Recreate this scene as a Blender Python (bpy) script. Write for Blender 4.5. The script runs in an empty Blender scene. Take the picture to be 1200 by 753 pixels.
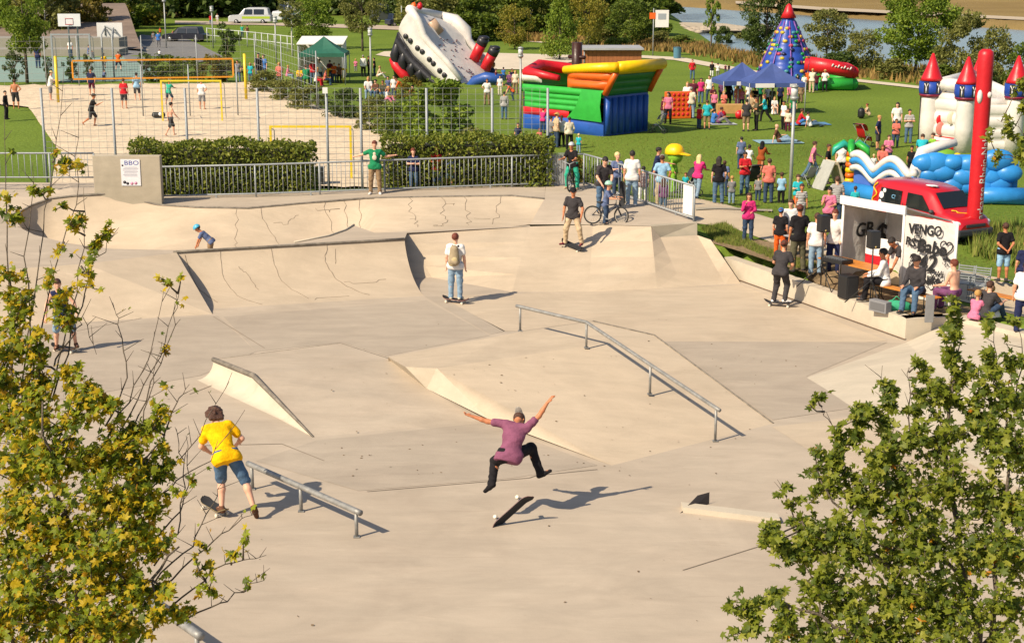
import bpy, bmesh, math, random
import numpy as np
from mathutils import Vector, Matrix, Euler
random.seed(7); rng = np.random.default_rng(7)
S = bpy.context.scene
COL = S.collection
V = Vector
# ------------------------------------------------------------------ camera
F = 1800.0; W_, H_ = 1200.0, 753.0; HC = 9.0
TILT = math.atan((H_/2 + 55)/F); CT, ST = math.cos(TILT), math.sin(TILT)
cam = bpy.data.cameras.new('camera'); co = bpy.data.objects.new('camera', cam); COL.objects.link(co)
co.location = (0, 0, HC); co.rotation_euler = (math.pi/2 - TILT, 0, 0)
cam.sensor_width = 36; cam.lens = 36*F/W_; cam.clip_end = 3000
S.camera = co
S.render.resolution_x, S.render.resolution_y = 1024, 642
# ------------------------------------------------------------------ daylight
w = bpy.data.worlds.new('World'); S.world = w; w.use_nodes = True
nt = w.node_tree; bg = nt.nodes['Background']
sky = nt.nodes.new('ShaderNodeTexSky'); sky.sky_type = 'NISHITA'; sky.sun_disc = False
SUNV = V((0.85, 0.70, -1.0)).normalized()
sky.sun_elevation = math.asin(-SUNV.z); sky.sun_rotation = math.atan2(-SUNV.x, -SUNV.y)
sky.dust_density = 1.5
nt.links.new(sky.outputs[0], bg.inputs[0]); bg.inputs[1].default_value = 0.085
sl = bpy.data.lights.new('sun', 'SUN'); so = bpy.data.objects.new('sun', sl); COL.objects.link(so)
so.rotation_euler = SUNV.to_track_quat('-Z', 'Y').to_euler(); so.location = (-40, -30, 60)
sl.energy = 4.4; sl.angle = math.radians(0.5); sl.color = (1.0, 0.86, 0.655)
S.view_settings.view_transform = 'Standard'; S.view_settings.look = 'None'
S.view_settings.exposure = 0.54; S.view_settings.gamma = 1.0
S.cycles.max_bounces = 6; S.cycles.transparent_max_bounces = 8
# ------------------------------------------------------------------ places in the photograph -> places on the ground
def ray(px, py):
    dx = (px - 600)/F; dy = (H_/2 - py)/F
    return V((dx, CT + dy*ST, -ST + dy*CT))
def P(px, py, z=0.0):
    d = ray(px, py); k = (z - HC)/d.z
    return V((d.x*k, d.y*k, z))
def PD(px, py, dep):
    return V((0, 0, HC)) + ray(px, py)*dep
def PY(px, py, y):
    d = ray(px, py); return V((0, 0, HC)) + d*(y/d.y)
def DEP(p): return p[1]*CT - (p[2] - HC)*ST
def SC(p): return F/DEP(p)
def sstep(a, b, x):
    t = min(1, max(0, (x - a)/(b - a))); return t*t*(3 - 2*t)
def lin(h):
    h = h.lstrip('#'); r = [int(h[i:i+2], 16)/255 for i in (0, 2, 4)]
    return tuple(((c + .055)/1.055)**2.4 if c > .04045 else c/12.92 for c in r)
# ------------------------------------------------------------------ materials
MATS = {}
def mat(name, col, rough=0.7, var=0.0, scale=3.0, bump=0.0, bscale=40.0, metal=0.0, spec=0.5, coat=0.0, col2=None, detail=5.0, trans=0.0):
    if name in MATS: return MATS[name]
    if isinstance(col, str): col = lin(col)
    m = bpy.data.materials.new(name); m.use_nodes = True; MATS[name] = m
    n = m.node_tree.nodes; l = m.node_tree.links; b = n['Principled BSDF']
    b.inputs['Base Color'].default_value = (*col, 1); b.inputs['Roughness'].default_value = rough
    b.inputs['Metallic'].default_value = metal; b.inputs['Specular IOR Level'].default_value = spec
    if coat: b.inputs['Coat Weight'].default_value = coat; b.inputs['Coat Roughness'].default_value = 0.15
    tc = n.new('ShaderNodeTexCoord')
    if var or col2:
        no = n.new('ShaderNodeTexNoise'); no.inputs['Scale'].default_value = scale; no.inputs['Detail'].default_value = detail
        no.inputs['Roughness'].default_value = 0.62
        l.new(tc.outputs['Object'], no.inputs['Vector'])
        cr = n.new('ShaderNodeValToRGB'); cr.color_ramp.elements[0].position = 0.33; cr.color_ramp.elements[1].position = 0.67
        c2 = lin(col2) if isinstance(col2, str) else col2
        a = tuple(c*(1 - var) for c in col); z = tuple(min(1, c*(1 + var)) for c in (c2 or col))
        cr.color_ramp.elements[0].color = (*a, 1); cr.color_ramp.elements[1].color = (*z, 1)
        l.new(no.outputs['Fac'], cr.inputs['Fac']); l.new(cr.outputs['Color'], b.inputs['Base Color'])
    if bump:
        nb = n.new('ShaderNodeTexNoise'); nb.inputs['Scale'].default_value = bscale; nb.inputs['Detail'].default_value = 6
        l.new(tc.outputs['Object'], nb.inputs['Vector'])
        bp = n.new('ShaderNodeBump'); bp.inputs['Strength'].default_value = bump; bp.inputs['Distance'].default_value = 0.05
        l.new(nb.outputs['Fac'], bp.inputs['Height']); l.new(bp.outputs['Normal'], b.inputs['Normal'])
    return m
def leafmat(name, cols, rough=0.55, trans=0.35):
    """leaf colours picked at random per leaf: 'Random' island for one-mesh crowns"""
    if name in MATS: return MATS[name]
    m = bpy.data.materials.new(name); m.use_nodes = True; MATS[name] = m
    n = m.node_tree.nodes; l = m.node_tree.links; b = n['Principled BSDF']
    g = n.new('ShaderNodeNewGeometry'); oi = n.new('ShaderNodeObjectInfo')
    ad = n.new('ShaderNodeMath'); ad.operation = 'ADD'; fr = n.new('ShaderNodeMath'); fr.operation = 'FRACT'
    l.new(g.outputs['Random Per Island'], ad.inputs[0]); l.new(oi.outputs['Random'], ad.inputs[1]); l.new(ad.outputs[0], fr.inputs[0])
    cr = n.new('ShaderNodeValToRGB'); e = cr.color_ramp.elements
    cols = [lin(c) if isinstance(c, str) else c for c in cols]
    while len(e) < len(cols): e.new(0.5)
    for i, c in enumerate(cols): e[i].position = i/(len(cols) - 1) if len(cols) > 1 else 0; e[i].color = (*c, 1)
    l.new(fr.outputs[0], cr.inputs['Fac']); l.new(cr.outputs['Color'], b.inputs['Base Color'])
    b.inputs['Roughness'].default_value = rough; b.inputs['Specular IOR Level'].default_value = 0.3
    t = n.new('ShaderNodeBsdfTranslucent'); mx = n.new('ShaderNodeMixShader'); mx.inputs[0].default_value = trans
    l.new(cr.outputs['Color'], t.inputs['Color']); l.new(b.outputs[0], mx.inputs[1]); l.new(t.outputs[0], mx.inputs[2])
    l.new(mx.outputs[0], n['Material Output'].inputs['Surface'])
    return m
def concrete(name, c1, c2, stain=0.12, scale=0.35, bump=0.12):
    """poured concrete: broad cloudy tone, finer mottling, pale scuffs and dark specks"""
    m = bpy.data.materials.new(name); m.use_nodes = True; MATS[name] = m
    n = m.node_tree.nodes; l = m.node_tree.links; b = n['Principled BSDF']
    b.inputs['Roughness'].default_value = 0.85; b.inputs['Specular IOR Level'].default_value = 0.25
    ge = n.new('ShaderNodeNewGeometry')
    def noise(s, d, dist=0.0, vec=None):
        x = n.new('ShaderNodeTexNoise'); x.inputs['Scale'].default_value = s; x.inputs['Detail'].default_value = d
        x.inputs['Distortion'].default_value = dist; x.inputs['Roughness'].default_value = .65
        l.new(vec or ge.outputs['Position'], x.inputs['Vector']); return x.outputs['Fac']
    def ramp(f, a, z, ca, cz):
        r = n.new('ShaderNodeValToRGB'); r.color_ramp.elements[0].position = a; r.color_ramp.elements[1].position = z
        r.color_ramp.elements[0].color = ca; r.color_ramp.elements[1].color = cz; l.new(f, r.inputs['Fac']); return r.outputs['Color']
    def mul(a, bb, f=1.0, mode='MULTIPLY'):
        x = n.new('ShaderNodeMix'); x.data_type = 'RGBA'; x.blend_type = mode; x.inputs[0].default_value = f
        l.new(a, x.inputs[6]); l.new(bb, x.inputs[7]); return x.outputs[2]
    mp = n.new('ShaderNodeMapping'); mp.inputs['Scale'].default_value = (0.35, 1.0, 1.0); mp.inputs['Rotation'].default_value = (0, 0, 0.35)
    l.new(ge.outputs['Position'], mp.inputs['Vector'])
    base = ramp(noise(scale, 6, 1.2), .32, .68, (*c1, 1), (*c2, 1))
    v = 1 - stain
    base = mul(base, ramp(noise(2.2, 8, 0.5, mp.outputs['Vector']), .3, .7, (v, v, v*0.985, 1), (1.08, 1.07, 1.05, 1)))
    base = mul(base, ramp(noise(9.0, 4), .24, .33, (.72, .69, .64, 1), (1, 1, 1, 1)), .4)
    mp2 = n.new('ShaderNodeMapping'); mp2.inputs['Scale'].default_value = (0.5, 5.0, 1.0); mp2.inputs['Rotation'].default_value = (0, 0, -0.5)
    l.new(ge.outputs['Position'], mp2.inputs['Vector'])
    base = mul(base, ramp(noise(1.3, 3, 2.0, mp2.outputs['Vector']), .62, .74, (1, 1, 1, 1), (1.2, 1.19, 1.17, 1)), .45)
    mp3 = n.new('ShaderNodeMapping'); mp3.inputs['Scale'].default_value = (.22, 2.6, 1.0); mp3.inputs['Rotation'].default_value = (0, 0, .9)
    l.new(ge.outputs['Position'], mp3.inputs['Vector'])
    base = mul(base, ramp(noise(1.1, 5, 1.5, mp3.outputs['Vector']), .27, .4, (.88, .87, .86, 1), (1, 1, 1, 1)), .7)
    base = mul(base, ramp(noise(60.0, 2), .3, .7, (.93, .93, .93, 1), (1.05, 1.05, 1.05, 1)), .8)
    l.new(base, b.inputs['Base Color'])
    bp = n.new('ShaderNodeBump'); bp.inputs['Strength'].default_value = bump; bp.inputs['Distance'].default_value = .02
    l.new(noise(14, 8), bp.inputs['Height']); l.new(bp.outputs['Normal'], b.inputs['Normal'])
    return m
# ------------------------------------------------------------------ building
def link(name, data, m=None, parent=None, smooth=True):
    o = bpy.data.objects.new(name, data); COL.objects.link(o)
    if parent is not None: o.parent = parent
    return o
def meshdata(name, vs, fs, m=None, smooth=False):
    me = bpy.data.meshes.new(name); me.from_pydata([tuple(v) for v in vs], [], [tuple(f) for f in fs])
    if m is not None: me.materials.append(m)
    if smooth: me.polygons.foreach_set('use_smooth', [True]*len(me.polygons))
    me.update(); return me
class MB:
    """collects shapes; build() links them as ONE mesh object"""
    def __init__(s, xf=None): s.v = []; s.f = []; s.xf = xf; s.fl = []
    def add(s, vs, fs, smooth=False):
        o = len(s.v)
        s.v += [(s.xf @ V(p)) if s.xf is not None else V(p) for p in vs]
        s.f += [tuple(i + o for i in f) for f in fs]; s.fl += [smooth]*len(fs); return s
    def box(s, c, d, rot=None, bev=0.0):
        c = V(c); x, y, z = [k/2 for k in d]
        if bev <= 0:
            vs = [V((a*x, b*y, g*z)) for a in (-1, 1) for b in (-1, 1) for g in (-1, 1)]
            fs = [(0,1,3,2),(4,6,7,5),(0,4,5,1),(2,3,7,6),(0,2,6,4),(1,5,7,3)]
        else:
            bm = bmesh.new(); bmesh.ops.create_cube(bm, size=1)
            bmesh.ops.scale(bm, vec=d, verts=bm.verts)
            bmesh.ops.bevel(bm, geom=bm.edges[:], offset=bev, segments=2, affect='EDGES', profile=.6)
            bm.verts.index_update(); vs = [v.co.copy() for v in bm.verts]; fs = [[v.index for v in f.verts] for f in bm.faces]; bm.free()
        R = rot.to_matrix() if isinstance(rot, Euler) else rot
        if R is not None: vs = [R @ v for v in vs]
        return s.add([c + v for v in vs], fs)
    def tube(s, pts, r, n=8, cap=True, smooth=True, closed=False):
        pts = [V(p) for p in pts]; m = len(pts)
        rs = r if isinstance(r, (list, tuple)) else [r]*m
        vs = []; up = None
        for i, p in enumerate(pts):
            a = pts[(i-1) % m] if (closed or i > 0) else p; b = pts[(i+1) % m] if (closed or i < m-1) else p
            t = (b - a).normalized() if (b-a).length > 1e-9 else V((0,0,1))
            if up is None: up = t.orthogonal().normalized()
            up = (up - t*up.dot(t)); up = up.normalized() if up.length > 1e-6 else t.orthogonal().normalized()
            q = t.cross(up)
            for k in range(n):
                an = 2*math.pi*k/n; vs.append(p + (up*math.cos(an) + q*math.sin(an))*rs[i])
        fs = []
        for i in range(m if closed else m-1):
            j = (i+1) % m
            for k in range(n): fs.append((i*n+k, i*n+(k+1) % n, j*n+(k+1) % n, j*n+k))
        if cap and not closed: fs += [tuple(range(n-1, -1, -1)), tuple((m-1)*n + k for k in range(n))]
        return s.add(vs, fs, smooth)
    def lathe(s, c, prof, n=20, smooth=True, axis='Z'):
        c = V(c); vs = []; fs = []
        for (r, z) in prof:
            for k in range(n):
                a = 2*math.pi*k/n; p = V((r*math.cos(a), r*math.sin(a), z))
                if axis == 'Y': p = V((p.x, p.z, p.y))
                if axis == 'X': p = V((p.z, p.x, p.y))
                vs.append(c + p)
        for i in range(len(prof)-1):
            for k in range(n): fs.append((i*n+k, i*n+(k+1) % n, (i+1)*n+(k+1) % n, (i+1)*n+k))
        fs += [tuple(range(n-1, -1, -1)), tuple((len(prof)-1)*n + k for k in range(n))]
        return s.add(vs, fs, smooth)
    def ball(s, c, r, n=12, m=8):
        r = r if isinstance(r, (tuple, list)) else (r, r, r); c = V(c); vs = []; fs = []
        for i in range(m+1):
            th = math.pi*i/m
            for k in range(n):
                ph = 2*math.pi*k/n; vs.append(c + V((r[0]*math.sin(th)*math.cos(ph), r[1]*math.sin(th)*math.sin(ph), r[2]*math.cos(th))))
        for i in range(m):
            for k in range(n): fs.append((i*n+k, (i+1)*n+k, (i+1)*n+(k+1) % n, i*n+(k+1) % n))
        return s.add(vs, fs, True)
    def grid(s, rows, smooth=True, flip=False):
        nr, nc = len(rows), len(rows[0]); vs = [p for r in rows for p in r]
        fs = [((i*nc+j, i*nc+j+1, (i+1)*nc+j+1, (i+1)*nc+j) if not flip else (i*nc+j, (i+1)*nc+j, (i+1)*nc+j+1, i*nc+j+1)) for i in range(nr-1) for j in range(nc-1)]
        return s.add(vs, fs, smooth)
    def prism(s, pts, h):
        """polygon (list of 3-D points) extruded by vector h"""
        pts = [V(p) for p in pts]; h = V(h); n = len(pts)
        return s.add(pts + [p + h for p in pts], [tuple(range(n-1, -1, -1)), tuple(range(n, 2*n))] + [(i, (i+1) % n, n + (i+1) % n, n + i) for i in range(n)])
    def poly(s, pts): return s.add(pts, [tuple(range(len(pts)))])
    def data(s, name, m=None):
        me = bpy.data.meshes.new(name); me.from_pydata([tuple(v) for v in s.v], [], s.f)
        if m is not None: me.materials.append(m)
        me.polygons.foreach_set('use_smooth', s.fl); me.validate(); me.update(); return me
    def build(s, name, m=None, parent=None, fix=True):
        me = s.data(name, m)
        if fix:
            bm = bmesh.new(); bm.from_mesh(me); bmesh.ops.recalc_face_normals(bm, faces=bm.faces); bm.to_mesh(me); bm.free()
        return link(name, me, None, parent)
def tag(o, label, cat, group=None, kind=None):
    if label: o['label'] = label
    if cat: o['category'] = cat
    if group: o['group'] = group
    if kind: o['kind'] = kind
    return o
def struct(o): o['kind'] = 'structure'; return o
def stuff(o): o['kind'] = 'stuff'; return o
def thing(name, label, cat, loc=(0,0,0), rotz=0.0, group=None, scale=None):
    o = bpy.data.objects.new(name, None); COL.objects.link(o); o.location = loc; o.rotation_euler = (0, 0, rotz)
    o.empty_display_size = 0.2
    if scale: o.scale = (scale,)*3 if not isinstance(scale, tuple) else scale
    return tag(o, label, cat, group)
def setmat(o, m):
    if not o.material_slots: o.data.materials.append(m); return
    o.material_slots[0].link = 'OBJECT'; o.material_slots[0].material = m
def part(name, data, parent, m=None, loc=None, rot=None, scale=None):
    o = link(name, data, None, parent)
    if m is not None: setmat(o, m)
    if loc is not None: o.location = loc
    if rot is not None: o.rotation_euler = rot
    if scale is not None: o.scale = scale if isinstance(scale, (tuple, list, Vector)) else (scale,)*3
    return o
def dup(root, loc=None, rotz=None, label=None, scale=None):
    r = root.copy(); COL.objects.link(r)
    if loc is not None: r.location = loc
    if rotz is not None: r.rotation_euler = (0, 0, rotz)
    if label: r['label'] = label
    if scale: r.scale = (scale,)*3
    for ch in list(root.children):
        c = ch.copy(); COL.objects.link(c); c.parent = r
        for g in list(ch.children):
            d = g.copy(); COL.objects.link(d); d.parent = c
    return r
def text(name, body, size, m, parent=None, loc=(0,0,0), rot=(0,0,0), shear=0.0, ext=0.002, align='CENTER', off=0.0, sx=1.0):
    c = bpy.data.curves.new(name, 'FONT'); c.body = body; c.size = size; c.align_x = align; c.align_y = 'CENTER'
    c.shear = shear; c.extrude = ext; c.offset = off; c.resolution_u = 3
    o0 = bpy.data.objects.new('t', c); COL.objects.link(o0); bpy.context.view_layer.update(); me = bpy.data.meshes.new_from_object(o0); bpy.data.objects.remove(o0); bpy.data.curves.remove(c)
    me.materials.clear(); me.materials.append(m); o = link(name, me, None, parent); o.location = loc; o.rotation_euler = rot; o.scale = (sx, 1, 1); return o
# ------------------------------------------------------------------ signed-distance bodies -> one continuous surface
def sdf_mesh(ops, vox):
    lo = np.full(3, 1e9); hi = -lo
    for o in ops:
        if o[0] == 'c':
            for q, r in ((o[1], o[3]), (o[2], o[4])): lo = np.minimum(lo, np.array(q) - r); hi = np.maximum(hi, np.array(q) + r)
    lo -= 3*vox; hi += 3*vox
    n = np.ceil((hi - lo)/vox).astype(int) + 1
    f = np.full(n, 0.3, dtype=np.float32)
    ax = [lo[i] + vox*np.arange(n[i]) for i in range(3)]
    for o in ops:
        if o[0] == 'c':
            _, a, b, ra, rb, k, flat = o
            a = np.array(a, float); b = np.array(b, float); R = max(ra, rb) + k + 3*vox
            i0 = np.clip(np.floor((np.minimum(a, b) - R - lo)/vox).astype(int), 0, n); i1 = np.clip(np.ceil((np.maximum(a, b) + R - lo)/vox).astype(int) + 1, 0, n)
            sl_ = tuple(slice(i0[i], i1[i]) for i in range(3))
            X = np.stack(np.meshgrid(*[ax[i][sl_[i]] for i in range(3)], indexing='ij'), -1) - a
            ba = b - a
            if flat is not None:
                nd = np.array(flat[0], float); nd = nd/np.linalg.norm(nd); fac = 1.0/flat[1] - 1.0
                X = X + (X @ nd)[..., None]*nd*fac; ba = ba + (ba @ nd)*nd*fac
            L = max(ba @ ba, 1e-9); t = np.clip((X @ ba)/L, 0, 1)
            d = np.sqrt(((X - t[..., None]*ba)**2).sum(-1)) - (ra + (rb - ra)*t)
            g = f[sl_]; h = np.maximum(k - np.abs(g - d), 0)/max(k, 1e-6)
            f[sl_] = np.minimum(g, d) - h*h*k*0.25
        elif o[0] == 'w':
            A, B_, C_ = np.meshgrid(*ax, indexing='ij', sparse=True)
            f = f + o[1]*(np.sin(33*C_ + 15*A + 2.5*np.sin(19*B_ + 9*A + 5*C_)) + .8*np.sin(21*A - 17*C_ + 2*np.sin(25*C_ + 13*B_))).astype(np.float32)
        else:
            _, q, nn = o; nn = np.array(nn, float); nn /= np.linalg.norm(nn); q = np.array(q, float)
            pl = ((ax[0]-q[0])*nn[0])[:, None, None] + ((ax[1]-q[1])*nn[1])[None, :, None] + ((ax[2]-q[2])*nn[2])[None, None, :]
            f = np.maximum(f, pl.astype(np.float32))
    return surface_nets(f, lo, vox)
def surface_nets(f, lo, vox):
    s = f < 0; nx, ny, nz = f.shape
    cs = np.zeros((nx-1, ny-1, nz-1), int)
    for i in (0, 1):
        for j in (0, 1):
            for k in (0, 1): cs += s[i:nx-1+i, j:ny-1+j, k:nz-1+k]
    act = (cs > 0) & (cs < 8); ids = -np.ones(act.shape, int); I = np.argwhere(act); ids[act] = np.arange(len(I))
    pos = np.zeros((len(I), 3)); cnt = np.zeros(len(I)); c0, c1, c2 = I.T
    corners = [(0,0,0),(1,0,0),(0,1,0),(1,1,0),(0,0,1),(1,0,1),(0,1,1),(1,1,1)]
    for a in range(8):
        for b in range(a+1, 8):
            A, B = np.array(corners[a]), np.array(corners[b])
            if abs(A-B).sum() != 1: continue
            fa = f[c0+A[0], c1+A[1], c2+A[2]]; fb = f[c0+B[0], c1+B[1], c2+B[2]]
            x = (fa < 0) != (fb < 0); t = np.where(x, fa/np.where(x, fa - fb, 1), 0)
            pos[x] += (A + t[:, None]*(B - A))[x]; cnt[x] += 1
    pos = (pos/cnt[:, None] + I)*vox + lo
    faces = []
    def quads(e, sg, offs):
        E = np.argwhere(e)
        if not len(E): return
        q = np.stack([ids[E[:,0]+o[0], E[:,1]+o[1], E[:,2]+o[2]] for o in offs], 1); fl = sg[tuple(E.T)]
        q[~fl] = q[~fl][:, ::-1]; faces.append(q[(q >= 0).all(1)])
    def ed(axis):
        sA = s[:-1] if axis == 0 else s[:, :-1] if axis == 1 else s[:, :, :-1]
        sB = s[1:] if axis == 0 else s[:, 1:] if axis == 1 else s[:, :, 1:]
        e = sA != sB
        e = e.copy()
        for o in range(3):
            if o != axis:
                idx = [slice(None)]*3; idx[o] = 0; e[tuple(idx)] = False; idx[o] = -1; e[tuple(idx)] = False
        return e, sA
    e, g = ed(0); quads(e, g, [(0,-1,-1),(0,0,-1),(0,0,0),(0,-1,0)])
    e, g = ed(1); quads(e, g, [(-1,0,-1),(-1,0,0),(0,0,0),(0,0,-1)])
    e, g = ed(2); quads(e, g, [(-1,-1,0),(0,-1,0),(0,0,0),(-1,0,0)])
    return pos, (np.concatenate(faces) if faces else np.zeros((0, 4), int))
def sdf_data(name, ops, vox, m=None):
    p, q = sdf_mesh(ops, vox); me = bpy.data.meshes.new(name)
    me.from_pydata(p.tolist(), [], q.tolist())
    if m is not None: me.materials.append(m)
    me.polygons.foreach_set('use_smooth', [True]*len(me.polygons)); me.update(); return me
def cap_(a, b, ra, rb=None, k=0.03, flat=None): return ('c', tuple(a), tuple(b), ra, ra if rb is None else rb, k, flat)
# ================================================================== people
CLOTH = {}
def cloth(c):
    if c not in CLOTH:
        col = lin(PAL.get(c, c)) if not PAL.get(c, c).startswith('(') else eval(PAL[c])
        if c.startswith('striped') or c == 'check': CLOTH[c] = striped(c, col); return CLOTH[c]
        CLOTH[c] = mat('cloth_' + c.strip('#').replace(' ', '_'), col, .85, .16, 9.0, .25, 30.0, spec=.2)
    return CLOTH[c]
def striped(nm, col):
    m = mat('cloth_' + nm.replace(' ', '_'), col, .85, 0, 9, .25, 30, spec=.2); n = m.node_tree.nodes; l = m.node_tree.links; tc = n.new('ShaderNodeTexCoord'); outs = []
    for d_ in (('Z',) if nm != 'check' else ('Z', 'X')):
        wv = n.new('ShaderNodeTexWave'); wv.bands_direction = d_; wv.inputs['Scale'].default_value = 4.5; l.new(tc.outputs['Object'], wv.inputs['Vector']); outs.append(wv.outputs['Fac'])
    if len(outs) == 2: a = n.new('ShaderNodeMath'); a.operation = 'MULTIPLY'; l.new(outs[0], a.inputs[0]); l.new(outs[1], a.inputs[1]); outs = [a.outputs[0]]
    cr = n.new('ShaderNodeValToRGB'); cr.color_ramp.elements[0].position = .35; cr.color_ramp.elements[1].position = .55; cr.color_ramp.elements[0].color = (*[q*.35 for q in col], 1); cr.color_ramp.elements[1].color = (.55, .53, .52, 1)
    l.new(outs[0], cr.inputs[0]); l.new(cr.outputs[0], n['Principled BSDF'].inputs['Base Color']); return m
PAL = {'check': '#8a5a5e', 'white': '#d9d6d2', 'black': '#1d1b1e', 'grey': '#7b7a7c', 'dark grey': '#3b383a', 'pink': '#c9708e', 'magenta': '#c42f6f', 'red': '#b8212a', 'orange': '#cf5a1e',
       'blue': '#3a6db0', 'light blue': '#8fb6d2', 'navy': '#23294a', 'turquoise': '#2aa5b0', 'green': '#1d7a50', 'lime': '#7fae35', 'yellow': '#f0b400', 'beige': '#b9a384',
       'khaki': '#8a7256', 'brown': '#5b3d2c', 'maroon': '#5a2130', 'purple': '#6b4064', 'jeans': '#4d6680', 'light jeans': '#7d94a8', 'denim': '#36465e', 'mauve': '#7d4a62',
       'teal': '#2f9c80', 'salmon': '#cd6f62', 'rust': '#8d441e', 'cream': '#cfc3ac', 'olive': '#55523f', 'striped grey': '#8d888a', 'bluegrey': '#5d6a8c'}
SKIN = mat('skin', '#c98d6c', .6, .06, 14.0); SKIN2 = mat('skin_tanned', '#b8754f', .6, .06, 14.0); SKIN3 = mat('skin_pale', '#d7a286', .6, .05, 14.0)
HAIRC = {'brown': mat('hair_brown', '#4a2c1c', .6, .3, 30, .5, 60), 'dark': mat('hair_dark', '#211814', .55, .3, 30, .5, 60), 'blond': mat('hair_blond', '#b58a4c', .6, .2, 30, .5, 60),
         'fair': mat('hair_fair', '#d9c086', .6, .2, 30, .5, 60), 'grey': mat('hair_grey', '#8d8780', .6, .2, 30, .5, 60), 'red': mat('hair_auburn', '#6a2f1c', .6, .3, 30, .5, 60)}
EYE = mat('eye_dark', '#1c1512', .3)
_e = MB(); _e.ball((0, 0, 0), (.013, .013, .008), 8, 6); EYEM = _e.data('eye', EYE); _e = MB(); _e.ball((0, 0, 0), (.022, .016, .006), 8, 5); BROWM = _e.data('eyebrow', EYE)
def nrm(v): v = np.array(v, float); return v/np.linalg.norm(v)
DOWN = (0, 0, -1)
BASE = dict(spine=(0, .03, 1), sx=(1, 0, 0), hx=None, head=(0, .08, 1), face=(0, 1, 0),
            ua_r=(.22, -.04, -1), fa_r=(.06, .22, -1), ua_l=(-.22, -.04, -1), fa_l=(-.06, .22, -1),
            th_r=(.06, .02, -1), sh_r=(.01, -.05, -1), ft_r=(.22, 1, -.05), th_l=(-.06, .02, -1), sh_l=(-.01, -.05, -1), ft_l=(-.22, 1, -.05), hand=None)
def pose(**k): d = dict(BASE); d.update(k); return d
SIT = dict(th_r=(.12, 1, .02), sh_r=(.02, .12, -1), th_l=(-.12, 1, .02), sh_l=(-.02, .12, -1))
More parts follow.
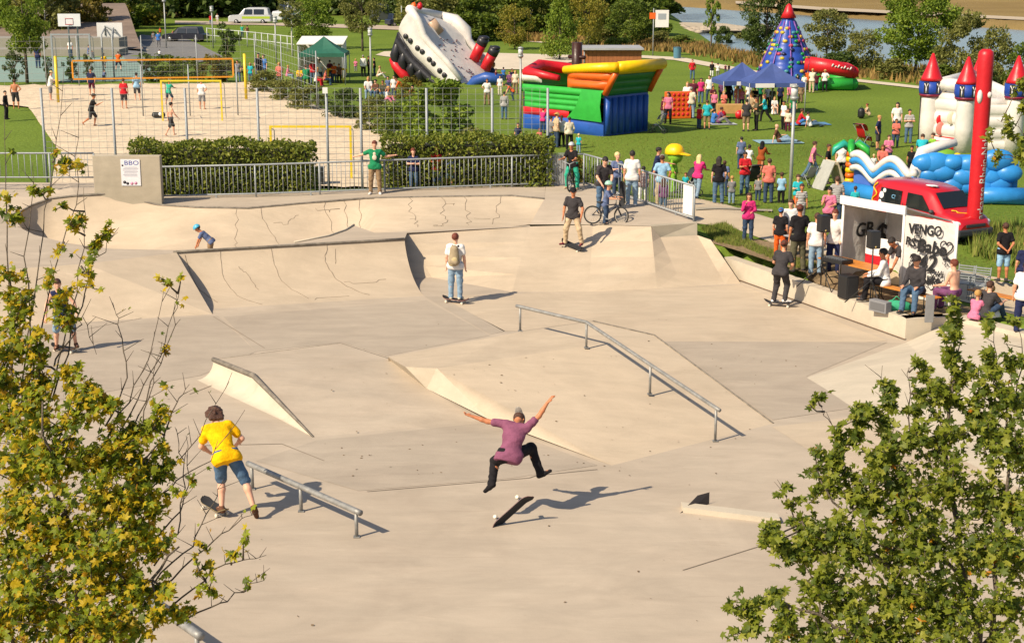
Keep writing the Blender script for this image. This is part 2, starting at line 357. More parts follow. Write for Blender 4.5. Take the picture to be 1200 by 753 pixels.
POSES = {
 'stand': pose(),
 'relaxed': pose(spine=(.03, .02, 1), sx=(1, .12, .03), th_r=(.12, .12, -1), sh_r=(.05, -.12, -1), ua_r=(.3, -.1, -1), fa_r=(-.1, .5, -.8), face=(.35, 1, -.15)),
 'crossed': pose(ua_r=(.3, .25, -1), fa_r=(-1, .35, .15), ua_l=(-.3, .25, -1), fa_l=(1, .4, .05), face=(-.2, 1, -.1)),
 'pockets': pose(ua_r=(.45, -.3, -1), fa_r=(-.25, .45, -1), ua_l=(-.45, -.3, -1), fa_l=(.25, .45, -1), th_l=(-.14, .05, -1), face=(.15, 1, -.2)),
 'hips': pose(ua_r=(.75, -.25, -.9), fa_r=(-.75, .25, -.6), ua_l=(-.3, 0, -1), fa_l=(0, .35, -1), th_r=(.15, 0, -1), face=(-.3, 1, 0)),
 'walk': pose(spine=(0, .08, 1), ua_r=(.15, .45, -1), fa_r=(0, .75, -.8), ua_l=(-.15, -.45, -1), fa_l=(-.05, .05, -1), th_r=(.04, -.25, -1), sh_r=(0, -.6, -1), ft_r=(.1, 1, -.7), th_l=(-.04, .42, -1), sh_l=(0, .05, -1), ft_l=(-.1, 1, .1)),
 'stride': pose(spine=(0, .14, 1), sx=(1, -.15, 0), ua_r=(.2, -.5, -1), fa_r=(.05, .2, -1), ua_l=(-.2, .5, -.9), fa_l=(.1, 1, -.5), th_r=(.04, .55, -1), sh_r=(0, .1, -1), ft_r=(.1, 1, .15), th_l=(-.04, -.4, -1), sh_l=(0, -.75, -1), ft_l=(-.1, 1, -.9)),
 'reach': pose(spine=(0, .15, 1), ua_r=(.15, .7, -.6), fa_r=(0, 1, -.1), ua_l=(-.25, .1, -1), fa_l=(.1, .7, -.6), face=(0, 1, -.35)),
 'wave': pose(ua_r=(.7, .2, .75), fa_r=(.1, .15, 1), ua_l=(-.3, 0, -1), face=(0, 1, .2)),
 'phone': pose(ua_r=(.25, .35, -1), fa_r=(-.35, .45, 1), ua_l=(-.2, .2, -1), fa_l=(.6, .8, -.1), face=(.2, 1, -.1)),
 'carry': pose(ua_r=(.2, .35, -1), fa_r=(-.45, 1, .25), ua_l=(-.2, .35, -1), fa_l=(.45, 1, .3), spine=(0, -.04, 1), face=(-.2, 1, -.3)),
 'behind': pose(ua_r=(.25, -.35, -1), fa_r=(-.7, -.5, -.6), ua_l=(-.25, -.35, -1), fa_l=(.7, -.5, -.6)),
 'bend': pose(spine=(0, .8, .75), head=(0, .6, .6), face=(0, .8, -.6), ua_r=(.1, .5, -1), fa_r=(-.1, .4, -1), ua_l=(-.1, .5, -1), fa_l=(.1, .4, -1), th_r=(.08, .12, -1), sh_r=(.02, -.25, -1), th_l=(-.08, .12, -1), sh_l=(-.02, -.25, -1)),
 'push': pose(spine=(0, .2, 1), ua_r=(.15, .55, -.9), fa_r=(0, 1, -.2), ua_l=(-.15, .55, -.9), fa_l=(0, 1, -.2), th_r=(.05, -.2, -1), sh_r=(0, -.45, -1), th_l=(-.05, .3, -1), sh_l=(0, -.02, -1)),
 'chair': pose(spine=(0, .12, 1), ua_r=(.15, .35, -1), fa_r=(-.15, 1, -.25), ua_l=(-.15, .35, -1), fa_l=(.15, 1, -.25), face=(.2, 1, -.2), **SIT),
 'lawn': pose(spine=(0, .3, 1), th_r=(.25, .8, .5), sh_r=(-.1, .6, -.85), th_l=(-.3, 1, .35), sh_l=(.1, .75, -.7), ua_r=(.25, .55, -.7), fa_r=(-.3, 1, .1), ua_l=(-.25, .5, -.8), fa_l=(.4, 1, .05), face=(0, 1, -.1)),
 'lounge': pose(spine=(0, -.38, 1), head=(0, .25, 1), th_r=(.15, 1, .12), sh_r=(0, 1, -.18), th_l=(-.2, 1, .4), sh_l=(.1, .85, -.65), ua_r=(.2, -.45, -1), fa_r=(.1, -.2, -1), ua_l=(-.15, .5, -.9), fa_l=(.2, 1, .15)),
 'volley': pose(spine=(0, .3, 1), th_r=(.3, .45, -1), sh_r=(.02, -.4, -1), th_l=(-.3, .35, -1), sh_l=(-.02, -.45, -1), ua_r=(.2, .8, -.7), fa_r=(-.1, 1, -.1), ua_l=(-.2, .8, -.7), fa_l=(.1, 1, -.1)),
 'run': pose(spine=(.05, .3, 1), ua_r=(.2, .6, -.8), fa_r=(-.2, 1, .5), ua_l=(-.25, -.7, -.8), fa_l=(0, .5, -.9), th_r=(.05, -.15, -1), sh_r=(0, -.9, -.6), ft_r=(0, .6, -1), th_l=(-.05, .55, -1), sh_l=(0, -.2, -1)),
}
def skel(ps, kid=False):
    g = {}; s = nrm(ps['spine']); r = np.array(ps['sx'], float); r = nrm(r - s*(r @ s)); fw = nrm(np.cross(s, r))
    hx = nrm(ps['hx']) if ps['hx'] is not None else nrm([r[0], r[1], 0])
    pel = np.zeros(3); leg = .86 if kid else 1.0; hs = 1.22 if kid else 1.0
    g['pel'] = pel; g['s'] = s; g['r'] = r; g['fw'] = fw; g['hs'] = hs; g['hx'] = hx
    g['neck'] = pel + s*.52; hd = nrm(ps['head']); g['hc'] = g['neck'] + hd*.175*hs
    fc = np.array(ps['face'], float); fc = nrm(fc - hd*(fc @ hd)*.6); g['face'] = fc; up = nrm(hd - fc*(hd @ fc)); g['up'] = up; g['ear'] = np.cross(fc, up)
    for sd, q in (('r', 1), ('l', -1)):
        sh = g['neck'] + r*q*.175 - s*.055; g['sh_'+sd] = sh
        el = sh + nrm(ps['ua_'+sd])*.29; g['el_'+sd] = el; wr = el + nrm(ps['fa_'+sd])*.255; g['wr_'+sd] = wr
        g['hd_'+sd] = nrm(ps.get('hd_'+sd, ps['fa_'+sd]))
        hp = pel + hx*q*.092 - np.array([0, 0, .02]); g['hp_'+sd] = hp
        kn = hp + nrm(ps['th_'+sd])*.43*leg; g['kn_'+sd] = kn; an = kn + nrm(ps['sh_'+sd])*.42*leg; g['an_'+sd] = an
        g['ft_'+sd] = nrm(ps['ft_'+sd]); g['sn_'+sd] = nrm(ps['sh_'+sd])
    return g
def zmin(g):
    z = 1e9
    for sd in 'rl':
        a = g['an_'+sd]; z = min(z, a[2] - .085, (a + g['ft_'+sd]*.17 + g['sn_'+sd]*.05)[2] - .035)
    return min(z, g['pel'][2] - .13)
def op_body(g, fine=False):
    s, r, fw = g['s'], g['r'], g['fw']; fl = (fw, .68); o = []
    p, n = g['pel'], g['neck']; hs = g['hs']
    o.append(cap_(p - g['hx']*.075, p + g['hx']*.075, .108, k=.05, flat=(fw, .85)))
    o.append(cap_(p + s*.05, p + s*.22, .135, .13, .06, fl))
    o.append(cap_(p + s*.3 - r*.045, p + s*.3 + r*.045, .115, k=.07, flat=(fw, .8)))
    o.append(cap_(p + s*.4 - r*.07, p + s*.4 + r*.07, .095, k=.07, flat=(fw, .85)))
    o.append(cap_(n - s*.05 - r*.14, n - s*.05 + r*.14, .055, k=.06))
    o.append(cap_(n - s*.04, g['hc'] - g['up']*.05*hs, .058, .052, .04))
    hc, up, fc, er = g['hc'], g['up'], g['face'], g['ear']
    o.append(cap_(hc + up*.03*hs - fc*.018*hs, hc + up*.025*hs + fc*.012*hs, .088*hs, .084*hs, .03, (er, .88)))
    o.append(cap_(hc - up*.03*hs + fc*.03*hs, hc - up*.072*hs + fc*.045*hs, .064*hs, .045*hs, .05, (er, .95)))
    o.append(cap_(hc + up*.005*hs + fc*.088*hs, hc - up*.022*hs + fc*.105*hs, .009*hs, .014*hs, .02))
    for q in (1, -1):
        o.append(cap_(hc + er*q*.08*hs - fc*.01 + up*.012, hc + er*q*.085*hs - fc*.014 - up*.02, .022*hs, .016*hs, .012, (er, .55)))
        if fine: o.append(cap_(hc + er*q*.015 + fc*.094 - up*.058, hc - er*q*.012 + fc*.096 - up*.058, .01, .01, .01))
    for sd in 'rl':
        a, b, c = g['sh_'+sd], g['el_'+sd], g['wr_'+sd]
        o.append(cap_(a, b, .052, .04, .04)); o.append(cap_(b, b*.6 + c*.4, .041, .04, .02)); o.append(cap_(b*.6 + c*.4, c, .038, .026, .02))
        h = g['hd_'+sd]; q = 1 if sd == 'r' else -1
        side = np.cross(h, np.array([0, 0, 1.0])) if abs(h[2]) < .9 else np.array([0., 1., 0.]); side = nrm(side); thick = nrm(np.cross(h, side))
        if not fine:
            o.append(cap_(c + h*.03, c + h*.085, .036, .034, .02, (thick, .55))); o.append(cap_(c + h*.09, c + h*.16 + thick*.02, .03, .016, .02, (thick, .6))); o.append(cap_(c + h*.04, c + h*.085 + side*.055, .016, .012, .01))
        else:
            o.append(cap_(c + h*.02, c + h*.075, .036, .040, .02, (thick, .5)))
            for j in range(4):
                u = (j - 1.5)*.021; L = (.07, .085, .08, .062)[j]; k0 = c + h*.085 + side*u; k1 = k0 + nrm(h + side*u*4)*L*.5; k2 = k1 + nrm(h*.75 + thick*.6*q)*L*.5
                o.append(cap_(k0, k1, .0105, .0095, .006)); o.append(cap_(k1, k2, .0095, .008, .006))
            k0 = c + h*.03 + side*.03; k1 = k0 + nrm(h*.7 + side)*.05; o.append(cap_(k0, k1, .013, .011, .01)); o.append(cap_(k1, k1 + nrm(h + side*.4)*.03, .011, .009, .006))
        a, b, c = g['hp_'+sd], g['kn_'+sd], g['an_'+sd]; ft = g['ft_'+sd]; sn = g['sn_'+sd]
        o.append(cap_(a, b, .088, .056, .05)); o.append(cap_(b, b*.65 + c*.35 - ft*.012, .055, .056, .03)); o.append(cap_(b*.65 + c*.35 - ft*.012, c, .055, .036, .03))
        o.append(cap_(c + sn*.05 - ft*.03, c + sn*.055 + ft*.13, .036, .03, .03))
    return o
def op_shirt(g, sleeve):
    s, r, fw = g['s'], g['r'], g['fw']; p, n = g['pel'], g['neck']; o = []; e = .016
    o.append(cap_(p - s*.05 - g['hx']*.082, p - s*.05 + g['hx']*.082, .155, k=.05, flat=(fw, .95)))
    o.append(cap_(p + s*.06, p + s*.24, .16, .148, .06, (fw, .86)))
    o.append(cap_(p + s*.3 - r*.05, p + s*.3 + r*.05, .13, k=.07, flat=(fw, .82)))
    o.append(cap_(p + s*.4 - r*.075, p + s*.4 + r*.075, .108, k=.07, flat=(fw, .86)))
    o.append(cap_(n - s*.052 - r*.14, n - s*.052 + r*.14, .068, k=.06))
    o.append(('x', n + s*.035 + fw*.01, s*.9 + fw*.25)); o.append(('x', p - s*.135, -s))
    for sd in 'rl':
        a, b, c = g['sh_'+sd], g['el_'+sd], g['wr_'+sd]
        if sleeve == 'long':
            o.append(cap_(a, b, .068, .054, .04)); o.append(cap_(b, c, .054, .042, .03))
        elif sleeve == 'short':
            d = nrm(b - a); o.append(cap_(a, a + (b - a)*.62, .07, .068, .04))
    return o
def op_trousers(g, kind):
    fw = g['fw']; p = g['pel']; o = []
    hx = g['hx']
    o.append(cap_(p - hx*.07 + np.array([0, 0, .02]), p + hx*.07 + np.array([0, 0, .02]), .134, k=.06, flat=(np.cross([0, 0, 1.], hx), .86))); o.append(('x', p + g['s']*.06, g['s']))
    if kind in ('skirt', 'dress'):
        L = .5 if kind == 'skirt' else .72
        o.append(cap_(p, p + np.array([0, .02, -L]), .14, .24, .05, (np.cross([0, 0, 1.], hx), .8))); o.append(('x', p + np.array([0, 0, -L]), (0, 0, -1))); return o
    for sd in 'rl':
        a, b, c = g['hp_'+sd], g['kn_'+sd], g['an_'+sd]
        if kind == 'shorts': o.append(cap_(a, a + (b - a)*1.0, .112, .086, .05))
        else:
            o.append(cap_(a, b, .114, .082, .05)); o.append(cap_(b, b*.3 + c*.7, .082, .068, .04)); o.append(cap_(b*.3 + c*.7, c + (c - b)*.04, .066, .07, .02))
    return o
def op_shoes(g, sds='rl'):
    o = []
    for sd in sds:
        c = g['an_'+sd]; ft = g['ft_'+sd]; sn = g['sn_'+sd]; side = nrm(np.cross(ft, sn))
        o.append(cap_(c + sn*.045 - ft*.035, c + sn*.055 + ft*.05, .045, .044, .02)); o.append(cap_(c + sn*.055 + ft*.05, c + sn*.062 + ft*.165, .044, .036, .03, (sn, .8)))
        o.append(cap_(c + sn*.005, c + sn*.04, .045, .045, .02))
    return o
def op_hair(g, style):
    hc, up, fc, er, hs = g['hc'], g['up'], g['face'], g['ear'], g['hs']; o = []
    if style in ('cap', 'cap_back', 'helmet', 'hat'):
        R = {'helmet': .124, 'hat': .112}.get(style, .108)*hs
        o.append(cap_(hc + up*.035*hs - fc*.012*hs, hc + up*.035*hs + fc*.012*hs, R, k=.02, flat=(er, .92)))
        o.append(('x', hc + up*.028*hs, -up*1.0 + (fc*.12 if style == 'helmet' else -fc*.1)))
        q = {'cap': 1, 'cap_back': -1}.get(style, 0)
        if q: o.append(cap_(hc + up*.045*hs + fc*q*.1*hs, hc + up*.03*hs + fc*q*.165*hs, .07*hs, .055*hs, .01, (up, .2)))
        if style == 'hat': o.append(cap_(hc + up*.04*hs - fc*.03, hc + up*.04*hs + fc*.03, .16*hs, k=.01, flat=(up, .12)))
        return o
    o.append(cap_(hc + up*.035*hs - fc*.024*hs, hc + up*.03*hs + fc*.012*hs, .101*hs, .096*hs, .02, (er, .92)))
    if style == 'mop':
        for i in range(26):
            a = i*2.399; zz = -0.3 + 1.25*((i*7) % 26)/26; q = math.sqrt(max(0, 1 - min(zz, .98)**2)); d = fc*q*math.cos(a) + er*q*math.sin(a) + up*zz
            o.append(cap_(hc + up*.03*hs + d*.09*hs, hc + up*.0*hs + d*.13*hs, .034, .022, .02))
    o.append(('x', hc + up*.04*hs + fc*.055*hs, fc*.75 - up*.62))
    o.append(cap_(hc + up*.045*hs + fc*.055*hs, hc + up*.075*hs + fc*.02*hs, .042*hs, .05*hs, .03, (er, 1.0)))
    if style == 'mop':
        for q in (-1.1, -.4, .4, 1.1): o.append(cap_(hc - fc*.05*hs + er*q*.06*hs, hc - fc*.085*hs + er*q*.075*hs - up*.1*hs, .055*hs, .035*hs, .03))
    if style == 'short': o.append(('x', hc - up*.045*hs, -up))
    if style == 'long':
        for q in (-1, 0, 1): o.append(cap_(hc - fc*.055*hs + er*q*.05*hs, hc - fc*.075*hs + er*q*.06*hs - up*.22*hs, .06*hs, .04*hs, .04))
    if style == 'pony': o.append(cap_(hc - fc*.1*hs + up*.04*hs, hc - fc*.13*hs - up*.13*hs, .03, .02, .03))
    if style == 'veil':
        o = [cap_(hc + up*.03*hs - fc*.02*hs, hc - up*.05*hs - fc*.01*hs, .112*hs, .1*hs, .03), ('x', hc + fc*.055*hs, fc)]; o.append(cap_(hc - up*.08*hs - fc*.02, hc - up*.2*hs - fc*.02, .1, .15, .05))
    return o
PROTO = {}
def pm(kind, pname, var, kid, ps, vox, key=None):
    k = (kind, pname, var, kid, vox)
    if k not in PROTO:
        g = skel(ps, kid); z = zmin(g)
        for q in list(g):
            if q in ('pel', 'neck', 'hc') or q[:3] in ('sh_', 'el_', 'wr_', 'hp_', 'kn_', 'an_'): g[q] = g[q] - np.array([0, 0, z])
        ops = {'body': lambda: op_body(g, vox < .012), 'shirt': lambda: op_shirt(g, var) + ([('w', .0035)] if vox < .02 else []), 'trousers': lambda: op_trousers(g, var) + ([('w', .0035)] if vox < .02 else []), 'shoes': lambda: op_shoes(g, var), 'hair': lambda: op_hair(g, var)}[kind]()
        PROTO[k] = (sdf_data('person_' + kind, ops, vox, SKIN), g)
    return PROTO[k]
NPEOPLE = [0]
def human(loc, h, face, pname, shirt, trousers, hair, label, group=None, style='short', sleeve='short', legs='long', kid=False, vox=.024, skin=None, shoes='dark grey', ps=None, hairmat=None, cat='person', tilt=None):
    """one person: continuous body, clothes and hair as children; face 0 = looks away from the camera, 90 = right, 180 = towards it"""
    ps = ps or POSES[pname]; t = thing('person', label, cat, loc, -math.radians(face), group, scale=h/(1.75 if not kid else 1.66))
    NPEOPLE[0] += 1
    sk = skin or (SKIN, SKIN3, SKIN2)[NPEOPLE[0] % 3]
    body, g = pm('body', pname, '', kid, ps, vox); b = part('body', body, t, sk)
    if vox < .0145:
        for q in (1, -1):
            ec = g['hc'] + g['ear']*q*.034*g['hs'] + g['face']*.079*g['hs'] + g['up']*.014*g['hs']; part('eye', EYEM, t, EYE, V(ec)); part('eyebrow', BROWM, t, HAIRC['brown'], V(ec + g['up']*.022 + g['face']*.002))
    if shirt:
        part('jumper' if sleeve == 'long' else 'shirt', pm('shirt', pname, sleeve, kid, ps, vox)[0], t, cloth(shirt))
    nm = {'long': 'trousers', 'shorts': 'shorts', 'skirt': 'skirt', 'dress': 'dress'}[legs]
    if trousers: part(nm, pm('trousers', pname, legs, kid, ps, vox)[0], t, cloth(trousers))
    if shoes:
        for sd in 'rl': part('shoe', pm('shoes', pname, sd, kid, ps, vox)[0], t, cloth(shoes))
    if style in ('cap', 'cap_back', 'helmet', 'hat'): part('hair', pm('hair', pname, 'short', kid, ps, vox)[0], t, HAIRC[('brown', 'dark', 'brown')[NPEOPLE[0] % 3]])
    if style: part({'cap': 'cap', 'cap_back': 'cap', 'helmet': 'helmet', 'hat': 'sun_hat', 'veil': 'headscarf'}.get(style, 'hair'), pm('hair', pname, style, kid, ps, vox)[0], t, hairmat or HAIRC.get(hair) or cloth(hair))
    return t, g
# ================================================================== the ground
CON = concrete('concrete_floor', (.39, .322, .252), (.455, .382, .302), .11)
CONW = concrete('concrete_warm', (.435, .352, .262), (.50, .41, .308), .1)
CONL = concrete('concrete_light', (.46, .40, .315), (.53, .465, .37), .1)
CONG = concrete('concrete_grey', (.35, .292, .232), (.405, .342, .273), .11)
CONWALL = concrete('concrete_wall', (.36, .315, .24), (.43, .375, .29), .12, .8)
CRACK = mat('crack', (.215, .17, .125), .9); STEEL = mat('steel_galvanised', (.30, .32, .33), .6, .15, 20, metal=.3)
RAILM = mat('steel_rail', (.27, .265, .25), .55, .25, 8, metal=.4); EDGE = mat('worn_edge', (.17, .145, .115), .7, .35, 6)
def wpoly(l): return [P(*q) for q in l]
WALLP = [P(849, 301, .53), P(1062, 373, .53), P(1118, 371, .53), P(1200, 391, .53), P(1400, 440, .53), P(2200, 640, .53)]
SK = [(-60, 2), (-60, 47.5)] + [(p.x, p.y) for p in wpoly([(0, 215, 1.6), (190, 229, 1.4), (300, 226, 1.45), (451, 220.5, 1.55), (600, 215, 1.6), (686, 214, 1.6), (822, 259, 1.35), (820, 273, 1.05), (838, 281, 1.0)])] + [(p.x + .3, p.y + .5) for p in WALLP] + [(60, 2)]
def inside(x, y, poly):
    r = False; j = len(poly) - 1
    for i in range(len(poly)):
        xi, yi = poly[i][0], poly[i][1]; xj, yj = poly[j][0], poly[j][1]
        if (yi > y) != (yj > y) and x < (xj - xi)*(y - yi)/(yj - yi) + xi: r = not r
        j = i
    return r
def line_sd(a, b):
    d = V((b.x - a.x, b.y - a.y)).normalized()
    return lambda x, y: (x - a.x)*(-d.y) + (y - a.y)*d.x      # positive on the left of a->b
_sand = line_sd(P(490, 164, .7), P(376, 131, .7)); _sd_sand = lambda x, y: -_sand(x, y)   # >0 to the right of the sand
_wl = line_sd(WALLP[0], WALLP[1]); _wl2 = line_sd(WALLP[2], WALLP[3])
_r1 = line_sd(P(820, 60, 0), P(1200, 92, 0)); _r2 = line_sd(P(745, 1, 0), P(800, 50, 0)); _r3 = line_sd(P(1200, 25, 0), P(870, 5, 0))
def gz(x, y):
    s = _sd_sand(x, y); z = .7*(1 - sstep(.5, 7, s)) if y > 40 else (.7 if x < -2 else 0)
    d = max(_wl(x, y), _wl2(x, y) if x > 12 else -9)
    if x > 5 and y < 60:
        e = sstep(-.5, 1.0, x - P(838, 300, .5).x + 1.2)
        z = max(z, .5*(1 - sstep(1.6, 5.5, d))*e)
    if y > 90:
        r = min(_r1(x, y), _r2(x, y), _r3(x, y))
        z -= 3.0*sstep(0, 12, r)
        if y > 180: z += 0.35*math.sin(x*.05 + 1)*sstep(180, 260, y)*(1 if r < -6 else 0)
    return z
def PG(px, py):
    z = 0.0
    for _ in range(12):
        p = P(px, py, z); z = .5*z + .5*gz(p.x, p.y)
    p = P(px, py, z); p.z = gz(p.x, p.y); return p
def grassmat(name, c1, c2, sc=.5):
    m = bpy.data.materials.new(name); m.use_nodes = True; n = m.node_tree.nodes; l = m.node_tree.links; b = n['Principled BSDF']
    b.inputs['Roughness'].default_value = .95; b.inputs['Specular IOR Level'].default_value = .1
    ge = n.new('ShaderNodeNewGeometry')
    def noise(s, d):
        x = n.new('ShaderNodeTexNoise'); x.inputs['Scale'].default_value = s; x.inputs['Detail'].default_value = d; l.new(ge.outputs['Position'], x.inputs['Vector']); return x
    r = n.new('ShaderNodeValToRGB'); r.color_ramp.elements[0].position = .3; r.color_ramp.elements[1].position = .7
    r.color_ramp.elements[0].color = (*lin(c1), 1); r.color_ramp.elements[1].color = (*lin(c2), 1); l.new(noise(sc, 8).outputs['Fac'], r.inputs['Fac'])
    r2 = n.new('ShaderNodeValToRGB'); r2.color_ramp.elements[0].color = (.62, .6, .5, 1); r2.color_ramp.elements[1].color = (1.32, 1.26, 1.2, 1)
    r2.color_ramp.elements[0].position = .3; r2.color_ramp.elements[1].position = .7; l.new(noise(7, 6).outputs['Fac'], r2.inputs['Fac'])
    x = n.new('ShaderNodeMix'); x.data_type = 'RGBA'; x.blend_type = 'MULTIPLY'; x.inputs[0].default_value = .8
    l.new(r.outputs[0], x.inputs[6]); l.new(r2.outputs[0], x.inputs[7]); l.new(x.outputs[2], b.inputs['Base Color'])
    bp = n.new('ShaderNodeBump'); bp.inputs['Strength'].default_value = .6; bp.inputs['Distance'].default_value = .06
    l.new(noise(12, 6).outputs['Fac'], bp.inputs['Height']); l.new(bp.outputs['Normal'], b.inputs['Normal']); MATS[name] = m; return m
GRASS = grassmat('lawn_grass', '#5a702a', '#6f8434', .09); DRY = grassmat('dry_field', '#7d6a45', '#8d7a50', .06); DIRT = grassmat('dry_dirt', '#75654f', '#8d7b62', .8)
# terrain sheet: rows grow with distance, columns fan out
ys = [3.0]
while ys[-1] < 72: ys.append(ys[-1] + .5)
while ys[-1] < 900: ys.append(ys[-1]*1.022)
NX = 170; tv = []; tf = []
for y in ys:
    for i in range(NX + 1):
        x = (i/NX*2 - 1)*(22 + .44*y)
        z = -.45 if inside(x, y, SK) else gz(x, y)
        if y > 300 and not (x > 20 and _r2(x, y) > -5 and _r3(x, y) > -3): z += sstep(300, 600, y)*14
        tv.append((x, y, z))
for j in range(len(ys) - 1):
    for i in range(NX): a = j*(NX + 1) + i; tf.append((a, a + 1, a + NX + 2, a + NX + 1))
me = meshdata('lawn', tv, tf, GRASS, True); me.materials.append(DRY)
for p in me.polygons:
    c = p.center
    if (c.y > 235 and not _r2(c.x, c.y) > -5) or (c.y > 120 and _r3(c.x, c.y) < 8 and c.x > 10): p.material_index = 1
struct(link('lawn', me))
def sheet(name, poly, z, m, step=None, lift=0.012, zf=None):
    """a draped sheet over the terrain inside a polygon of world points"""
    import mathutils.geometry as mg
    xs = [p.x for p in poly]; yy = [p.y for p in poly]; step = step or 1.0
    pts = []; edges = []
    n = len(poly)
    for i in range(n):
        a, b = poly[i], poly[(i+1) % n]; k = max(1, int(((b - a).to_2d()).length/step))
        for q in range(k): pts.append(a.to_2d().lerp(b.to_2d(), q/k))
    nb = len(pts); edges = [(i, (i+1) % nb) for i in range(nb)]
    x = min(xs) + step*.5
    pl = [(p.x, p.y) for p in pts]
    while x < max(xs):
        y = min(yy) + step*.5
        while y < max(yy):
            if inside(x, y, pl): pts.append(V((x + rng.uniform(-.1, .1)*step, y + rng.uniform(-.1, .1)*step)))
            y += step
        x += step
    vs, _, fs, *_r = mg.delaunay_2d_cdt(pts, edges, [], 1, 1e-4)
    f = zf or (lambda x, y: gz(x, y) + lift)
    me = meshdata(name, [(v.x, v.y, f(v.x, v.y)) for v in vs], fs, m, True)
    bm = bmesh.new(); bm.from_mesh(me); bmesh.ops.recalc_face_normals(bm, faces=bm.faces)
    if bm.faces and sum(q.normal.z for q in bm.faces) < 0: bmesh.ops.reverse_faces(bm, faces=bm.faces)
    bm.to_mesh(me); bm.free(); return struct(link(name, me))
def gpoly(l): return [PG(*q) for q in l]
SAND = mat('sand_ground', (.60, .48, .335), .95, .15, 2.2, .7, 7.0); GRAVEL = mat('path_gravel', (.50, .40, .275), .95, .1, .6, .3, 20)
PALE = mat('pale_path', (.55, .47, .36), .95, .08, .4); ASPH = mat('asphalt', (.17, .165, .16), .9, .1, .6, .1, 40)
COURT = mat('court_green', (.20, .29, .25), .85, .06, .3); BANKD = mat('bank_brown', (.20, .145, .11), .95, .2, .4, .3, 8)
# trampled sand with footprints
from mathutils import noise as mnoise
def sandz(x, y):
    e = mnoise.noise(V((x*1.3, y*1.3, 0)))*.045 + mnoise.noise(V((x*3.1, y*3.1, 4)))*.045 + mnoise.noise(V((x*.35, y*.35, 9)))*.05
    return .80 + e
sandpoly = wpoly([(-120, 103, .7), (0, 102, .7), (300, 98.5, .7), (376, 131, .7), (490, 164, .7), (520, 180, .7), (512, 221, .7), (60, 223, .7), (68, 177, .7), (33, 127, .7), (-40, 121, .7), (-120, 119, .7)])
sheet('sand_court', sandpoly, .7, SAND, .42, zf=sandz)
sheet('sand_kerb', wpoly([(300, 98, .7), (376, 130.5, .7), (492, 164, .7), (497, 163.5, .7), (380, 129, .7), (304, 97, .7)]), .7, CONWALL, 2, .07)
sheet('sports_court', wpoly([(-160, 98, .7), (-160, 68, .7), (150, 67, .7), (205, 95, .7)]), .7, COURT, 4, .02)
sheet('court_edge', wpoly([(-160, 102, .7), (-160, 98.6, .7), (330, 95, .7), (300, 98.3, .7)]), .7, GRASS, 3, .03)
sheet('road', gpoly([(165, 41), (222, 47), (262, 67), (215, 74), (150, 74), (140, 62)]), 0, ASPH, 4, .05)
sheet('side_path', gpoly([(143, 41), (152, 40), (178, 60), (160, 60)]), 0, PALE, 3, .09)
sheet('far_path', gpoly([(450, 61), (480, 60), (700, 66), (700, 68), (620, 82), (560, 82), (440, 65)]), 0, PALE, 4, .05)
sheet('upper_path', gpoly([(528, 40), (590, 44), (640, 49), (640, 51), (590, 47), (528, 43)]), 0, PALE, 3, .05)
sheet('meadow_path', gpoly([(742, 65), (800, 68), (860, 79), (900, 86), (1000, 93), (1080, 102), (1200, 111), (1200, 116), (1080, 105), (1000, 96), (900, 90), (850, 82), (790, 71), (742, 68)]), 0, PALE, 3, .05)
sheet('gravel_path', gpoly([(770, 237), (815, 233), (850, 240), (905, 257), (960, 283), (1010, 300), (1110, 315), (1200, 332), (1400, 372), (1400, 420), (1200, 372), (1120, 352), (990, 318), (935, 300), (900, 283), (860, 268), (815, 262), (790, 255)]), 0, GRAVEL, .8, .02)
sheet('path_kerb', gpoly([(815, 245), (905, 246.5), (905, 249), (815, 247.5)]), 0, CONWALL, .6, .045)
sheet('dirt_strip', (lambda d, q: [WALLP[0] - d*1.6 + q*.2, WALLP[0] - d*1.6 + q*1.6, WALLP[0] + q*2.1, WALLP[0].lerp(WALLP[1], .5) + q*2.5, WALLP[1] + q*2.3, WALLP[2] + q*1.2, WALLP[2] + q*.35, WALLP[1] + q*.3, WALLP[0] + q*.3])((WALLP[1] - WALLP[0]).normalized(), V((-(WALLP[1] - WALLP[0]).y, (WALLP[1] - WALLP[0]).x, 0)).normalized()), 0, DIRT, .5, zf=lambda x, y: max(gz(x, y), .42) + .03)
sheet('far_lane', gpoly([(205, 25), (300, 27), (470, 31), (530, 25), (530, 31), (470, 36), (300, 30), (205, 29)]), 0, mat('lane_sand', (.42, .34, .26), .95, .1, .2), 5, .08)
sheet('earth_bank', wpoly([(-160, 57, .7), (-160, 33, .7), (148, 31, .7), (168, 58, .7)]), .7, BANKD, 4, zf=lambda x, y: .75 + 2.6*sstep(P(0, 57, .7).y, P(0, 30, .7).y, y))
# river
WATER = bpy.data.materials.new('river_water'); WATER.use_nodes = True
n = WATER.node_tree.nodes; l = WATER.node_tree.links; b = n['Principled BSDF']
b.inputs['Base Color'].default_value = (.16, .22, .26, 1); b.inputs['Roughness'].default_value = .18; b.inputs['Specular IOR Level'].default_value = .35
tc = n.new('ShaderNodeNewGeometry'); mp = n.new('ShaderNodeMapping'); mp.inputs['Scale'].default_value = (.5, 1.6, 1)
nz = n.new('ShaderNodeTexNoise'); nz.inputs['Scale'].default_value = .55; nz.inputs['Detail'].default_value = 7
bp = n.new('ShaderNodeBump'); bp.inputs['Strength'].default_value = .5; bp.inputs['Distance'].default_value = .25
l.new(tc.outputs['Position'], mp.inputs[0]); l.new(mp.outputs[0], nz.inputs[0]); l.new(nz.outputs['Fac'], bp.inputs['Height']); l.new(bp.outputs[0], b.inputs['Normal'])
